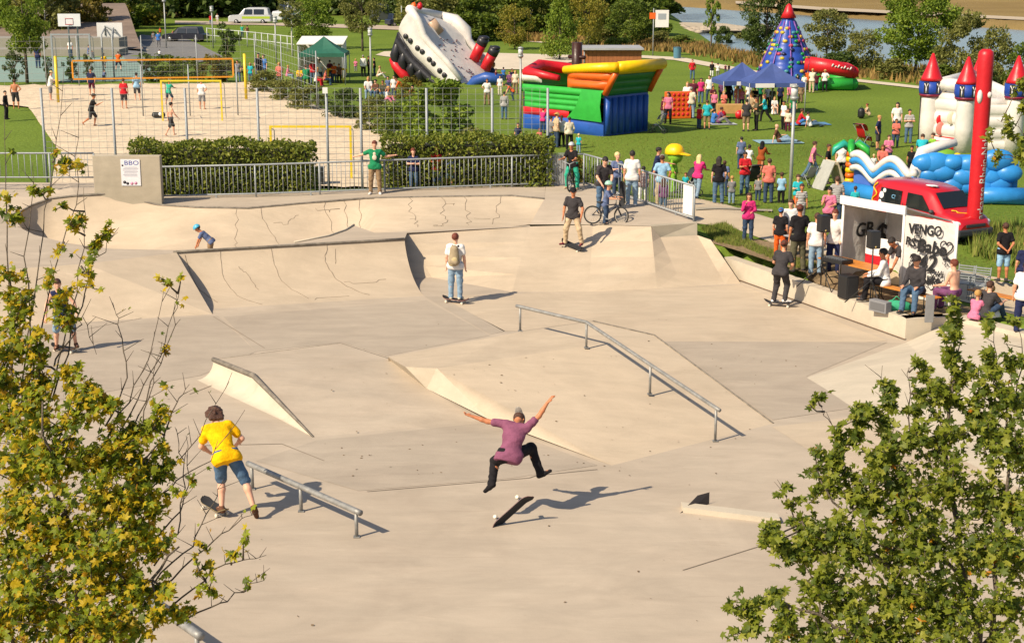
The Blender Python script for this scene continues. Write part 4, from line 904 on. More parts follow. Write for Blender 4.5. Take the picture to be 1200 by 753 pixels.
# ------------------------------------------------------------------ foliage
def leafcloud(n, fn, size, seed, up=.35):
    """n bent leaf blades; fn(rng) gives a point"""
    g = np.random.default_rng(seed); vs = []; fs = []
    for i in range(n):
        p = np.array(fn(g)); d = g.normal(size=3); d /= np.linalg.norm(d); e = np.cross(d, g.normal(size=3)); e /= np.linalg.norm(e)
        s = size*g.uniform(.65, 1.35); k = len(vs); m = np.cross(d, e)*s*.25
        vs += [p - d*s, p + e*s*.62 + m, p + d*s, p - e*s*.62 + m]; fs += [(k, k+1, k+2), (k, k+2, k+3)]
    return vs, fs
def crown_mesh(seed, shape, n, leaf, clumps):
    """crown in a unit frame: height 1 (z 0..1), radius about .5; leaf clumps over limbs"""
    g = np.random.default_rng(seed); cs = []
    for i in range(clumps):
        z = g.uniform(.03, .97); a = g.uniform(0, 6.283)
        rr = {'oval': math.sqrt(max(.02, 1 - ((z - .48)/.54)**2)), 'cone': (1 - z)*1.0 + .08, 'round': math.sqrt(max(.02, 1 - ((z - .5)/.52)**2)), 'loose': math.sqrt(max(.05, 1 - ((z - .55)/.5)**2))*g.uniform(.5, 1.15), 'bush': math.sqrt(max(.05, 1 - (z*.98)**2))}[shape]
        q = .5*rr*math.sqrt(g.uniform(.15, 1)); cs.append((q*math.cos(a), q*math.sin(a), z, g.uniform(.1, .19)*(1 if shape != 'loose' else .75)))
    def fn(r):
        c = cs[r.integers(len(cs))]; d = r.normal(size=3); d /= np.linalg.norm(d); R = c[3]*r.uniform(.3, 1)**.5
        return (c[0] + d[0]*R, c[1] + d[1]*R, c[2] + d[2]*R*.75)
    vs, fs = leafcloud(n, fn, leaf, seed); return meshdata('crown', vs, fs), cs
CROWNS = {}
def crown(shape, i, n=2600, leaf=.028):
    k = (shape, i, n)
    if k not in CROWNS: CROWNS[k] = crown_mesh(hash(shape) % 97 + i*13 if False else sum(map(ord, shape)) + i*13, shape, n, leaf, {'loose': 34, 'bush': 46}.get(shape, 60))
    return CROWNS[k]
BARK = mat('bark', (.11, .085, .06), .9, .3, 8, .6, 30); BIRCH = mat('bark_pale', (.5, .48, .42), .8, .3, 10)
GREENS = {'mid': leafmat('leaf_mid', ['#3f521c', '#5d6f24', '#7d8a32', '#4b5e20']), 'dark': leafmat('leaf_dark', ['#36481f', '#4a5b28', '#627232', '#3c5022']),
          'yellow': leafmat('leaf_yellow', ['#6b6e20', '#8c8428', '#a0903a', '#59661f']), 'olive': leafmat('leaf_olive', ['#60642e', '#7a7c3c', '#908f4c', '#525a28']),
          'bright': leafmat('leaf_bright', ['#566f1a', '#71892a', '#8f9f35', '#4a611b']), 'amber': leafmat('leaf_amber', ['#6d6a22', '#8a7a2a', '#75652a', '#5a5f24']),
          'hedge': leafmat('leaf_hedge', ['#4b5a1c', '#707e28', '#93963a', '#37461a'])}
def tree(px, py, top, w, shape, tone, label, i=0, trunk=.25, n=2600, leaf=.02, name='tree', group=None, bark=None, cat='tree', p=None, tr=None):
    p = p or PG(px, py); s = SC(p); H = (py - top)/s/.98; R = w/s; t = thing(name, label, cat, p, random.uniform(0, 6.28), group)
    me, cs = crown(shape, i, int(n*2.0), leaf*1.2); cz = H*trunk; ch = H - cz
    c = part('crown', me, t, GREENS[tone], (0, 0, cz), None, (R, R, ch)); c['kind'] = 'stuff' if False else 'thing'; del c['kind']
    if trunk > 0:
        b = MB(); r0 = tr or max(.05, H*.016); b.tube([(0, 0, -.2), (.03, .02, cz*.6), (0, 0, cz + ch*.3), (0, 0, cz + ch*.75)], [r0*1.2, r0, r0*.7, r0*.2], 7)
        for q in cs[:14]: b.tube([(0, 0, cz + ch*min(q[2]*.6, .5)), (q[0]*R*.5, q[1]*R*.5, cz + ch*(q[2]*.8)), (q[0]*R, q[1]*R, cz + ch*q[2])], [r0*.45, r0*.3, r0*.1], 5)
        b.build('trunk', bark or BARK, t)
    return t
# clipped hedges
def hedge(label, x0, x1, y, d, z0, z1, tone='hedge', n=9000, leaf=.062):
    t = thing('hedge', label, 'hedge', ((x0 + x1)/2, y + d/2, z0)); L = x1 - x0; h = z1 - z0
    def fn(g):
        k = g.random(); j = g.normal()*.05; bulge = .07*math.sin(g.random()*6)
        x = g.uniform(-L/2, L/2)
        top = h + .06*math.sin(x*1.7 + 1) + .05*math.sin(x*4.1)
        if k < .5: return (x, -d/2 + j + .05*math.sin(x*2.3), g.uniform(0, top))
        if k < .8: return (x, g.uniform(-d/2, d/2), top + j - .02)
        if k < .9: return ((L/2 if g.random() < .5 else -L/2) + j, g.uniform(-d/2, d/2), g.uniform(0, top))
        return (x, g.uniform(-d/2, d/2), g.uniform(0, top))
    vs, fs = leafcloud(n, fn, leaf, int(abs(x0)*10) + 3); o = part('foliage', meshdata('foliage', vs, fs, GREENS[tone]), t); o['kind'] = 'stuff'
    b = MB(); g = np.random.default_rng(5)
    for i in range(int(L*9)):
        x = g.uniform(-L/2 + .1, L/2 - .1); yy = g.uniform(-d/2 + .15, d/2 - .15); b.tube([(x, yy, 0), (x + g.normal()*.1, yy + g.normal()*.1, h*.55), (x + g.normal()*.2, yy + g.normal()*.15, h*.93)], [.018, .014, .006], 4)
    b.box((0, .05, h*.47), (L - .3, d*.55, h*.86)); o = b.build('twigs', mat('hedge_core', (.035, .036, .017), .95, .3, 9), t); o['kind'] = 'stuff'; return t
HY = 49.4
hedge('clipped hedge behind the railing, left of the sand opening', PY(152, 200, HY).x, PY(364, 200, HY).x, HY, 1.5, .7, HC - HY*(165 + 55)/1800)
hedge('clipped hedge behind the railing where the children stand', PY(447, 200, HY).x, PY(648, 200, HY).x, HY + .3, 1.5, .5, HC - HY*(161 + 55)/1800 + .05)
# shrubs round the railing corner, vines along the sand
def bush(px, py, top, w, tone, label, i=0, n=1400, leaf=.032, name='bush', group=None): return tree(px, py, top, w, 'bush', tone, label, i, 0, n, leaf, name, group, cat='bush')
bush(668, 219, 180, 46, 'amber', 'yellowish bush behind the dark railing panel', 1); bush(705, 232, 192, 40, 'mid', 'green bush behind the slanting railing', 2)
for i, (x, y, tp, w_, tn) in enumerate(((517, 175, 98, 88, 'bright'), (470, 160, 118, 60, 'mid'), (440, 152, 114, 50, 'olive'), (405, 139, 104, 45, 'dark'), (365, 128, 102, 50, 'olive'), (340, 118, 92, 45, 'olive'), (312, 108, 84, 45, 'olive'), (560, 188, 150, 60, 'olive'), (480, 120, 92, 36, 'amber'), (598, 190, 160, 45, 'olive'))):
    bush(x, y, tp, w_, tn, ('broad leafy bush with yellow tips beside the tall fence', 'green bush at the edge of the sand, left of the broad one', 'olive bush in the row along the sand, nearest the tall fence', 'dark bush near the small fence sign', 'olive bush in the row along the sand, right of the green canopy crowd', 'olive bush in the row along the sand, in front of the green canopy', 'olive bush at the far end of the row along the sand', 'low scrub behind the hedge, left of the lamp', 'amber bush in front of the black hull of the ship', 'low scrub behind the hedge end near the pirate ship')[i], i % 4, 1900 if i == 0 else 1300, .03, group={4: 'olive bushes along the sand', 2: 'olive bushes along the sand', 5: 'olive bushes along the sand', 6: 'olive bushes along the sand', 7: 'low scrub behind the hedge', 9: 'low scrub behind the hedge'}.get(i))
# saplings and low hedge between volleyball sand and court
for i, (x, y, tp, w_) in enumerate(((18, 100, 62, 24), (57, 99, 66, 12), (84, 98, 68, 20), (104, 98, 66, 14), (172, 97, 62, 18), (265, 96, 66, 40))):
    tree(x, y, tp, w_, 'loose', 'dark' if i < 5 else 'olive', ('slim dark sapling under the round bright tree', 'thin dark sapling right of the round bright tree trunk', 'dark sapling left of the grey steel goal', 'dark sapling under the farther basketball board', 'dark sapling at the left end of the low hedge')[i] if i < 5 else 'broad olive sapling at the end of the low hedge', i % 3, .12, 900, .03, 'sapling', 'saplings behind the volleyball court' if i < 5 else None)
for i, (x, w_) in enumerate(((195, 44), (218, 40), (248, 34))): bush(x, 96, 66, w_, 'mid' if i < 2 else 'amber', ('green low bush behind the volleyball net, left end', 'green low bush behind the volleyball net, middle', 'reddish low bush behind the volleyball net, right end')[i], i, 1000, .03)
tree(268, 80, 30, 26, 'loose', 'dark', 'loose young tree beside the grey road', 2, .2, 1200, .03)
# single trees, near to far
tree(32, 98, -12, 56, 'oval', 'bright', 'round bright green tree beside the basketball hoop', 0, .36, 4200, .02)
tree(366, 58, -4, 50, 'oval', 'bright', 'green tree behind the canopy of the green tent', 1, .16, 3000, .02); tree(425, 60, -18, 48, 'oval', 'olive', 'olive tree right of the green canopy', 2, .3, 2400)
tree(343, 66, 2, 34, 'loose', 'olive', 'thin pale-trunked tree left of the white tent', 1, .5, 1300, .024, bark=BIRCH)
tree(603, 58, 8, 40, 'oval', 'yellow', 'small golden tree behind the lamp right of the ship slide', 3, .1, 2000); tree(656, 70, -6, 48, 'cone', 'bright', 'pointed green tree behind the pirate mast', 0, .06, 2800)
tree(690, 62, -12, 44, 'oval', 'yellow', 'golden tree left of the wooden kiosk', 4, .2, 2200); tree(738, 55, 4, 62, 'round', 'mid', 'wide round tree above the kiosk roof', 0, .12, 3200)
tree(833, 60, 0, 22, 'loose', 'bright', 'slender young tree on the river bank', 0, .3, 700, .035); tree(897, 74, -14, 58, 'oval', 'dark', 'tall dark tree left of the climbing tower', 5, .14, 4200, .018)
tree(968, 80, 14, 50, 'round', 'olive', 'small open tree right of the climbing tower', 2, .3, 1700, .026); tree(1073, 90, -10, 88, 'round', 'bright', 'large broad tree in front of the river', 1, .2, 6500, .0165)
tree(1128, 96, 20, 66, 'bush', 'olive', 'olive bushy tree right of the large broad one', 0, 0, 2400, .022, 'bushy_tree'); tree(1166, 100, 36, 50, 'bush', 'olive', 'lower olive bushy tree near the right castle turret', 2, 0, 1900, .024, 'bushy_tree'); tree(1013, 84, 34, 50, 'bush', 'olive', 'grey-green bushy tree on the bank left of the large broad one', 1, 0, 1900, .024, 'bushy_tree')
tree(1195, 104, 52, 40, 'bush', 'mid', 'green bush on the bank at the right edge', 3, 0, 1500, .026, 'bushy_tree')
for i, (x, y, tp, w_) in enumerate(((700, 55, 30, 40), (725, 60, 44, 36), (848, 55, 32, 24), (870, 60, 38, 28), (940, 78, 58, 34), (985, 85, 60, 44), (1045, 92, 70, 40), (1100, 97, 76, 44), (1150, 104, 80, 50), (775, 52, 36, 24), (800, 55, 42, 26))):
    bush(x, y, tp, w_, ('olive', 'mid', 'dark')[i % 3], 'wild scrub bush ' + ('left of the information sign', 'just right of the kiosk', 'left of the tall dark tree', 'at the foot of the tall dark tree', 'right of the climbing tower', 'under the small open tree', 'left of the large broad tree', 'right of the large broad tree trunk', 'behind the right castle turret', 'below the information sign', 'right of the information sign')[i], i % 4, 1100, .04, group='scrub bushes on the river bank')
# wood along the top of the picture
wood = []
def WLAB(tone, x, i):
    tn = {'olive': 'olive', 'amber': 'amber', 'mid': 'green', 'yellow': 'golden', 'dark': 'dark'}[tone]
    z = [(40, 'at the far left edge'), (100, 'above the farther basketball board'), (150, 'above the brown bank'), (215, 'above the grey road'), (275, 'left of the white estate car'), (330, 'above the white estate car'), (400, 'behind the olive and green park trees'), (470, 'above the far lane'), (540, 'above the bow of the ship slide'), (600, 'behind the ship slide funnels'), (660, 'behind the small golden tree'), (720, 'left of the kiosk'), (800, 'above the kiosk')]
    s = '%s wood tree %s, %s row' % (tn, next(q for k, q in z if x < k), ('rear', 'middle', 'front')[i % 3])
    if s in wood: s += ', farther right'
    wood.append(s); return s
for i in range(46):
    x = -40 + i*19.0 + random.uniform(-7, 7)
    if x > 775: break
    row = i % 3; y = (22, 34, 44)[row] if x < 160 else (14, 20, 30)[row] if x < 470 else (26, 36, 48)[row]
    if 165 < x < 300: y = (14, 17, 20)[row]
    if 300 < x < 470: y = (10, 13, 17)[row]
    if 600 < x: y = (20, 30, 42)[row]
    tone = random.choice(['olive', 'amber', 'mid', 'yellow'] if x < 200 else ['dark', 'olive', 'mid', 'dark'] if x < 560 else ['olive', 'mid', 'yellow', 'mid'])
    p_ = PG(x, max(y, 6)); s = SC(p_); tree(x, max(y, 6), max(y, 6) - random.uniform(45, 80), random.uniform(52, 78), random.choice(['oval', 'round', 'bush', 'oval']), tone,
         WLAB(tone, x, i), i % 4, .02 if row else .12, 2600, .03, 'wood_tree', '%s trees of the wood behind the fair' % {'olive': 'olive', 'amber': 'amber', 'mid': 'green', 'yellow': 'golden', 'dark': 'dark'}[tone], bark=BIRCH if i % 5 == 0 else BARK)
# far wood behind as one mass
def farwood(g):
    x = g.uniform(-115, 22); y = 222 + 22*g.random() + (8 if x > -40 else 0); return (x, y, .3 + g.uniform(0, 1)**.8*(13 + 3*math.sin(x*.13) + 2*math.sin(x*.41)))
vs, fs = leafcloud(26000, farwood, .6, 3); o = link('far_wood', meshdata('far_wood', vs, fs, GREENS['dark'])); tag(o, 'dark far wood closing the view behind the trees', 'wood', kind='stuff')
# dry grass and reeds on the river bank
def tufts(name, label, polys, n, h, cols, wd=.05, seed=1, zf=gz):
    g = np.random.default_rng(seed); vs = []; fs = []
    for poly in polys:
        xs = [p.x for p in poly]; yy = [p.y for p in poly]; pl = [(p.x, p.y) for p in poly]; k_ = 0
        while k_ < n//len(polys):
            x, y = g.uniform(min(xs), max(xs)), g.uniform(min(yy), max(yy))
            if not inside(x, y, pl): continue
            k_ += 1; z = zf(x, y); hh_ = h*g.uniform(.5, 1.3)
            for _ in range(3):
                a = g.uniform(0, 6.28); dx, dy = math.cos(a)*wd, math.sin(a)*wd; l0 = g.normal(size=2)*hh_*.22; k = len(vs)
                ox, oy = g.normal(size=2)*wd*2
                vs += [(x+ox - dx, y+oy - dy, z - .03), (x+ox + dx, y+oy + dy, z - .03), (x+ox + l0[0], y+oy + l0[1], z + hh_)]; fs.append((k, k+1, k+2))
    o = link(name, meshdata(name, vs, fs, cols)); tag(o, label, 'grass', kind='stuff'); return o
DRYG = leafmat('dry_grass_blades', ['#7a5f34', '#93753f', '#a5854e', '#6b6334', '#7f6a30'], .8, .2); GRB = leafmat('grass_blades', ['#5d742a', '#7a8a38', '#8f8a48', '#4c6220'], .8, .2)
tufts('dry_bank_grass', 'brown dry grass along the river bank', [gpoly([(560, 46), (640, 50), (700, 56), (760, 60), (800, 62), (830, 56), (790, 50), (740, 44), (640, 32), (560, 28)]), gpoly([(800, 62), (900, 82), (1000, 91), (1080, 99), (1200, 107), (1300, 116), (1300, 92), (1200, 82), (1080, 74), (1000, 70), (900, 64), (840, 55)])], 9000, .55, DRYG, .13, 2)
tufts('bank_edge_grass', 'long uncut grass on the slope behind the low wall', [[PG(822, 268), PG(850, 262), PG(890, 290), PG(960, 312), PG(940, 318), PG(870, 291), PG(840, 285)]], 2600, .13, GRB, .012, 4)
tufts('verge_grass', 'longer grass on the verge behind the gravel path at the right', [gpoly([(1140, 268), (1200, 272), (1320, 296), (1320, 330), (1200, 318), (1140, 300)])], 1500, .45, GRB, .03, 5)
def lawn_z(x, y): return gz(x, y)
tufts('lawn_tufts', 'short mown grass blades over the lawn', [gpoly([(690, 205), (770, 228), (900, 250), (1000, 292), (1200, 326), (1400, 350), (1300, 230), (1000, 160), (660, 160)])], 9000, .07, GRB, .014, 6)
g_ = np.random.default_rng(8); b = MB(); rocks = []
for i in range(26):
    x, y = g_.uniform(780, 900), g_.uniform(34, 40); p = P(x, y, -.9); r = g_.uniform(.4, 1.1); q = MB(); q.ball((0, 0, 0), (r, r*.8, r*.5), 7, 5)
    q.v = [v*g_.uniform(.8, 1.15) for v in q.v]; o = q.build('rock', mat('rock', (.36, .30, .23), .9, .2, 1)); o.location = p + V((0, 0, .25)); tag(o, 'pale boulder on the spit of land in the river', 'rock', 'boulders on the river spit')
# ================================================================== inflatables
VINYL = lambda n, c, r=.42: mat('vinyl_' + n, c, r, .1, 1.6, .3, 3.5, spec=.4, coat=.05)
VR, VG, VB, VO, VY, VW, VK = VINYL('red', '#c01b25'), VINYL('green', '#2fa03c'), VINYL('blue', '#234f9f'), VINYL('orange', '#d9601c'), VINYL('yellow', '#e8b800'), VINYL('white', '#d2ccc6'), VINYL('black', '#26252a')
VLB, VDG, VDK = VINYL('light_blue', '#2d83c8'), VINYL('dark_green', '#1d6a35'), VINYL('brown', '#3a2018')
def frame(px0, py0, px1, py1):
    """origin on the ground at the first point, x axis towards the second"""
    a, b_ = PG(px0, py0), PG(px1, py1); d = (b_ - a).to_2d(); return a, math.atan2(d.y, d.x), d.length
def puff(rows, bulge, nseg=6):
    """quilted inflated wall: rows of points (a grid), bulged outward between seams; rows[j][i]"""
    out = []
    for j in range(len(rows) - 1):
        for q in range(nseg + (j == len(rows) - 2)):
            t = q/nseg; r = []
            for i in range(len(rows[0])): r.append(rows[j][i].lerp(rows[j+1][i], t))
            out.append((r, math.sin(math.pi*t)**.6 if 0 < t < 1 else 0))
    return out
def panel(mb, a, b_, h0, h1, nrm_, bands, bulge, tilt0=V(), tilt1=V(), cols=10):
    """a wall from a to b between heights, swollen into horizontal bands"""
    rows = []; nn = bands*6
    for j in range(nn + 1):
        t = j/nn; sw = abs(math.sin(math.pi*t*bands))**.55*bulge; r = []
        for i in range(cols + 1):
            u = i/cols; e = min(1, 6*u, 6*(1 - u))**.5
            p = a.lerp(b_, u) + V((0, 0, h0 + (h1 - h0)*t)) + tilt0.lerp(tilt1, u)*t; r.append(p + nrm_*sw*e)
        rows.append(r)
    mb.grid(rows, True)
# --- pirate ship bouncy castle
o0, rz, L = frame(707, 160, 613, 150); t = thing('bouncy_ship', 'green and blue inflatable ship with orange and yellow stern', 'bouncy castle', o0, rz)
Wd = 3.5; N1 = V((0, -1, 0)) if False else V((0, 1, 0)); sgn = 1
# local axes: x from stern to bow along the near side; y towards the far side (camera side is the other)
rv = Matrix.Rotation(-rz, 3, 'Z'); toc = rv @ V((0, -1, 0)); sd = 1 if toc.y > 0 else -1; out = V((0, sd, 0)); far = V((0, -sd*Wd, 0)); O = V((0, 0, 0)); X = V((1, 0, 0))
ox = -X
H = 3.7
def pp(name, m, *panels):
    b = MB()
    for q in panels: panel(b, *q)
    return b.build(name, m, t)
pp('base', VB, (O, X*L, 0, .75, out, 1, .12)); pp('stern_wall', VB, (O, far, 0, 2.0, ox, 1, .06, V(), V(), 24))
b = MB()
for i in range(7): y = -sd*Wd*(i + .5)/7; b.tube([V((-.02, y, .1)), V((-.05, y, 1.9))], .16, 8)
b.build('stern_tube', VB, t)
pp('red_stripe', VR, (X*L*.42, X*L*1.0, .75, 1.15, out, 1, .12)); pp('hull_side', VG, (X*.25, X*L*.98, .75 + .35, 1.95, out, 3, .1), (O, X*L*1.05, 1.92, 2.32, out, 1, .16))
b = MB(); b.grid([[V((0, 0, .72)) + out*.16, V((L*.42, 0, .78)) + out*.16], [V((0, 0, 1.5)) + out*.3, V((L*.3, 0, 1.4)) + out*.24], [V((0, 0, 2.3)) + out*.18, V((L*.24, 0, 2.3)) + out*.16]], True); b.build('corner_panel', VG, t)
tl = -X*.85
pp('stern_green', VDG, (O, far, 2.0, 3.1, ox, 3, .1, tl*.7, tl*.7)); pp('stern_yellow', VY, (O + tl*.7, far + tl*.7, 3.1, 3.62, ox, 1, .22, tl*.3, tl*.3))
pp('orange_side', VO, (X*.0, X*L*.44, 2.3, 3.2, out, 2, .2, tl*.8, V())); 
b = MB(); b.tube([V((-.95, 0, 3.5)) + out*.1, V((L*.2, 0, 3.36)) + out*.1, V((L*.46, 0, 3.2)) + out*.1], [.26, .24, .2], 10); b.build('yellow_tube', VY, t)
b = MB(); b.tube([V((-.95, 0, 3.5)), V((-.95, 0, 3.5)) + far], .28, 10); b.build('yellow_stern_tube', VY, t)
b = MB(); b.tube([V((-.95, 0, 3.5)) + far, V((L*.3, 0, 3.15)) + far], .25, 10); b.build('far_yellow_tube', VY, t)
for q in (O, far):
    b = MB(); b.tube([q + V((-.08, 0, 2.1)), q + V((-.5, 0, 2.8)), q + V((-.8, 0, 3.25))], .16, 8); b.build('orange_corner', VO, t)
pp('far_side', VG, (far, far + X*L, 0, 2.6, -out, 4, .12)); pp('deck_floor', VR, (O, X*L, 1.6, 1.62, V((0, 0, 1)), 1, .0)); 
b = MB(); b.poly([O + V((0, 0, 1.9)), X*L + V((0, 0, 1.9)), X*L + far + V((0, 0, 1.9)), far + V((0, 0, 1.9))]); b.build('floor', VR, t)
b = MB(); b.tube([X*L*.55 + V((0, 0, 2.75)), X*L*.95 + V((0, 0, 2.95)), X*L*1.08 + V((0, 0, 3.15)) + far*.5, X*L*.95 + far + V((0, 0, 2.95)), X*L*.5 + far + V((0, 0, 2.8))], [.16, .28, .34, .28, .2], 10); b.build('bow_rail', VR, t)
pp('bow_wall', VG, (X*L, X*L + far, 0, 2.8, X, 4, .2)); pp('bow_patch', VW, (X*L*.76, X*L*1.02, 2.45, 2.95, out, 1, .2))
b = MB(); b.tube([X*L*.55 + far*.4 + V((0, 0, 1.9)), X*L*.55 + far*.4 + V((0, 0, 4.5))], .27, 12); m_ = b.build('mast', VDK, t)
b = MB(); b.tube([X*L*.55 + far*.4 + V((-.55, 0, 3.75)), X*L*.55 + far*.4 + V((.55, 0, 3.75))], .1, 8); b.build('yard', VDK, m_)
# --- ship slide
o0, rz, L = frame(472, 96, 556, 99); s_ = SC(o0); t = thing('ship_slide', 'sinking white and black ship slide with two red funnels', 'inflatable slide', o0, rz)
k = lambda px, py: V(((px - 472)/s_, 0, (97 - py)/s_)); Dp = 4.2; fr2 = V((0, Dp, 0))
near_top = [k(484, 14), k(494, 26), (k(500, 43)), k(508, 52), k(530, 72), k(548, 92)]; near_mid = [k(468, 40), k(476, 53), k(487, 67), k(498, 76), k(513, 89), k(526, 99)]; near_low = [k(463, 60), k(470, 68), k(480, 78), k(490, 86), k(503, 95), k(514, 100)]
def skin(name, A_, B_, y0, bulge, m, par=t, nb=1):
    rows = []
    for j in range(9):
        u = j/8; r = []
        for a_, b__ in zip(A_, B_): r.append(a_.lerp(b__, u) + V((0, y0 - bulge*math.sin(math.pi*u)**.6, 0)))
        rows.append(r)
    q = MB(); q.grid(rows, True); return q.build(name, m, par)
skin('white_side', near_top, near_mid, 0, .5, VW); skin('black_side', near_mid, near_low, .0, .35, VK)
b = MB(); b.tube([p + V((0, -.05, 0)) for p in near_mid], .16, 8); b.build('rubbing_strake', VK, t)
for j in range(4):
    b = MB(); p, q = near_mid[j], k(462 + j*11, 92 + j*2); b.tube([p + V((.1, .1, -.2)), q.lerp(p, .5) + V((-.1, -.15, 0)), q + V((.2, .2, 0))], [.3, .36, .3], 8); b.build('support_tube', VK, t)
b = MB(); b.tube([k(459, 70), k(464, 78) + V((0, -.1, 0)), k(474, 88) + V((0, -.15, 0)), k(482, 95)], [.28, .36, .36, .3], 10); b.build('red_keel', VR, t)
b = MB(); b.tube([p + V((0, -.08, 0)) for p in near_top], [.3, .28, .3, .26, .24, .2], 8); b.build('near_gunwale', VW, t)
far_top = [k(490, 13), k(508, 18), k(522, 30), k(526, 41), k(541, 57), k(563, 84)]
far_top = [p + V((-.0, 0, -Dp*.16)) for p in far_top]
b = MB(); b.tube([p + fr2 for p in far_top], [.35, .5, .5, .3, .28, .24], 8); b.build('far_gunwale', VW, t)
b = MB(); b.grid([[p + fr2 for p in far_top], [k(470, 36) + fr2, k(482, 50) + fr2, k(494, 62) + fr2, k(505, 74) + fr2, k(518, 88) + fr2, k(535, 99) + fr2]], True); b.build('far_side', VW, t)
b = MB(); dn = V((0, 0, -.3)); b.grid([[p + dn*(1 if i > 0 else .3) + V((0, .1, 0)) for i, p in enumerate(near_top)], [p + dn*(1 if i > 0 else .3) + fr2*.92 for i, p in enumerate(far_top)]], True); dk = b.build('slide_deck', VW, t)
b = MB(); b.tube([near_top[0] + V((-.1, 0, 0)), k(484, 15) + fr2*.5 + V((-.25, 0, -.2)), far_top[0] + fr2], .34, 10); b.build('bow_tube', VW, t)
b = MB(); b.tube([k(497, 28) + fr2*.35, k(505, 42) + fr2*.45], .45, 8); b.build('cabin_top', VINYL('cream', '#b99a80'), t)
for px, py in ((479, 46), (485, 51), (494, 59), (500, 63), (509, 71.5), (514, 76), (522, 84), (528, 89)):
    b = MB(); b.lathe(k(px, py) + V((.12, -.53, .12)), [(.15, -.05), (.2, .0), (.15, .05)], 12, axis='Y'); b.build('porthole', VK, t)
g_ = np.random.default_rng(4); b = MB()
for i in range(34):
    u, v_ = g_.uniform(.35, .95), g_.uniform(.15, .8); i0 = int(u*5); a = (near_top[i0].lerp(near_top[min(i0+1, 5)], u*5 - i0) + dn + V((0, .1, 0))).lerp(far_top[i0].lerp(far_top[min(i0+1, 5)], u*5 - i0) + dn + fr2*.92, v_); b.ball(a + V((0, 0, .03)), (.07, .07, .04), 8, 5)
o = b.build('deck_dots', mat('dots', '#6b4a55'), t); o['kind'] = 'stuff'
for (bx, by, tx, ty) in ((539, 64, 549, 45), (553, 74.5, 563, 56)):
    a_, c_ = k(bx, by) + fr2*.8 + V((0, 0, -.55)), k(tx, ty) + fr2*.8 + V((0, 0, -.55)); b = MB(); b.tube([a_, c_], .38, 14); fu = b.build('funnel', VR, t); b = MB(); d_ = (c_ - a_).normalized(); b.tube([c_ - d_*.1, c_ + d_*.42], .4, 14); b.ball(c_ + d_*.42, (.39, .39, .2)); b.build('funnel_top', VK, fu)
for (px, m) in ((483, VO), (491, VR)): b = MB(); b.ball(k(px, 11) + V((0, .6, .05)), (.22, .2, .26), 8, 6); b.tube([k(px, 13) + V((0, .6, 0)), k(px + 1, 7) + V((0, .6, .1))], [.12, .02], 6); b.build('bow_flag', m, t)
b = MB(); b.tube([k(556, 104), k(566, 93), k(578, 89), k(598, 90)], [.36, .4, .4, .36], 12); o = b.build('entrance_arch', VINYL('arch_blue', '#2b4f96'), None); o.location = o0; o.rotation_euler = (0, 0, rz); tag(o, 'blue inflatable tube at the foot of the ship slide', 'inflatable tube')
# --- climbing tower
p = PG(921, 94); s_ = SC(p); Ht = (94 - 8)/s_*1.02; R = 35/s_; t = thing('climbing_tower', 'blue inflatable climbing cone with coloured grips and red tip', 'climbing tower', p)
b = MB(); n_ = 8; prof = []
for j in range(41):
    u = j/40; lay = abs(math.sin(math.pi*u*7))**.5; rr = R*(1 - u)**.92*(1 - .0*u) + .25; prof.append((rr*(.93 + .07*lay), u*Ht*.86))
vs = []; fs = []; M_ = 48
for (r, z) in prof:
    for i in range(M_): a = 2*math.pi*i/M_; q = r*(.93 + .07*abs(math.sin(a*n_/2))**.5); vs.append((q*math.cos(a), q*math.sin(a), z))
for j in range(len(prof) - 1):
    for i in range(M_): fs.append((j*M_ + i, j*M_ + (i+1) % M_, (j+1)*M_ + (i+1) % M_, (j+1)*M_ + i))
b.add(vs, fs, True); b.build('cone', VINYL('tower_blue', '#26459a'), t)
b = MB(); rt = prof[-1][0]; b.lathe((0, 0, Ht*.835), [(R*(.15)**.92 + .2, -.1), (R*.1 + .12, Ht*.07), (.2, Ht*.14), (.05, Ht*.165)], 16); b.build('tip', VR, t)
cols = ['#b3a02a', '#3d7f8c', '#15803c', '#a33a55', '#1d1f45', '#c8a63c']; hold = MB(); hold.ball((0, 0, 0), (.19, .12, .13), 8, 6); g_ = np.random.default_rng(2)
hd = hold.data('grip', VY)
for i in range(90):
    lv = i % 13; u = .04 + lv*.063; a = g_.uniform(math.pi*.95, math.pi*2.05); r = R*(1 - u)**.92 + .22
    part('grip', hd, t, VINYL('grip%d' % (i % 6), cols[i % 6]), V((r*math.cos(a), r*math.sin(a), u*Ht*.86)), (0, 0, a + math.pi/2))
for a in np.linspace(math.pi*1.05, math.pi*1.95, 5):
    b = MB(); b.tube([(((R*(1 - u)**.92 + .24)*math.cos(a)), ((R*(1 - u)**.92 + .24)*math.sin(a)), u*Ht*.86) for u in np.linspace(0.02, .9, 12)], .05, 5); b.build('seam', VINYL('seam', '#7a4a9a'), t)
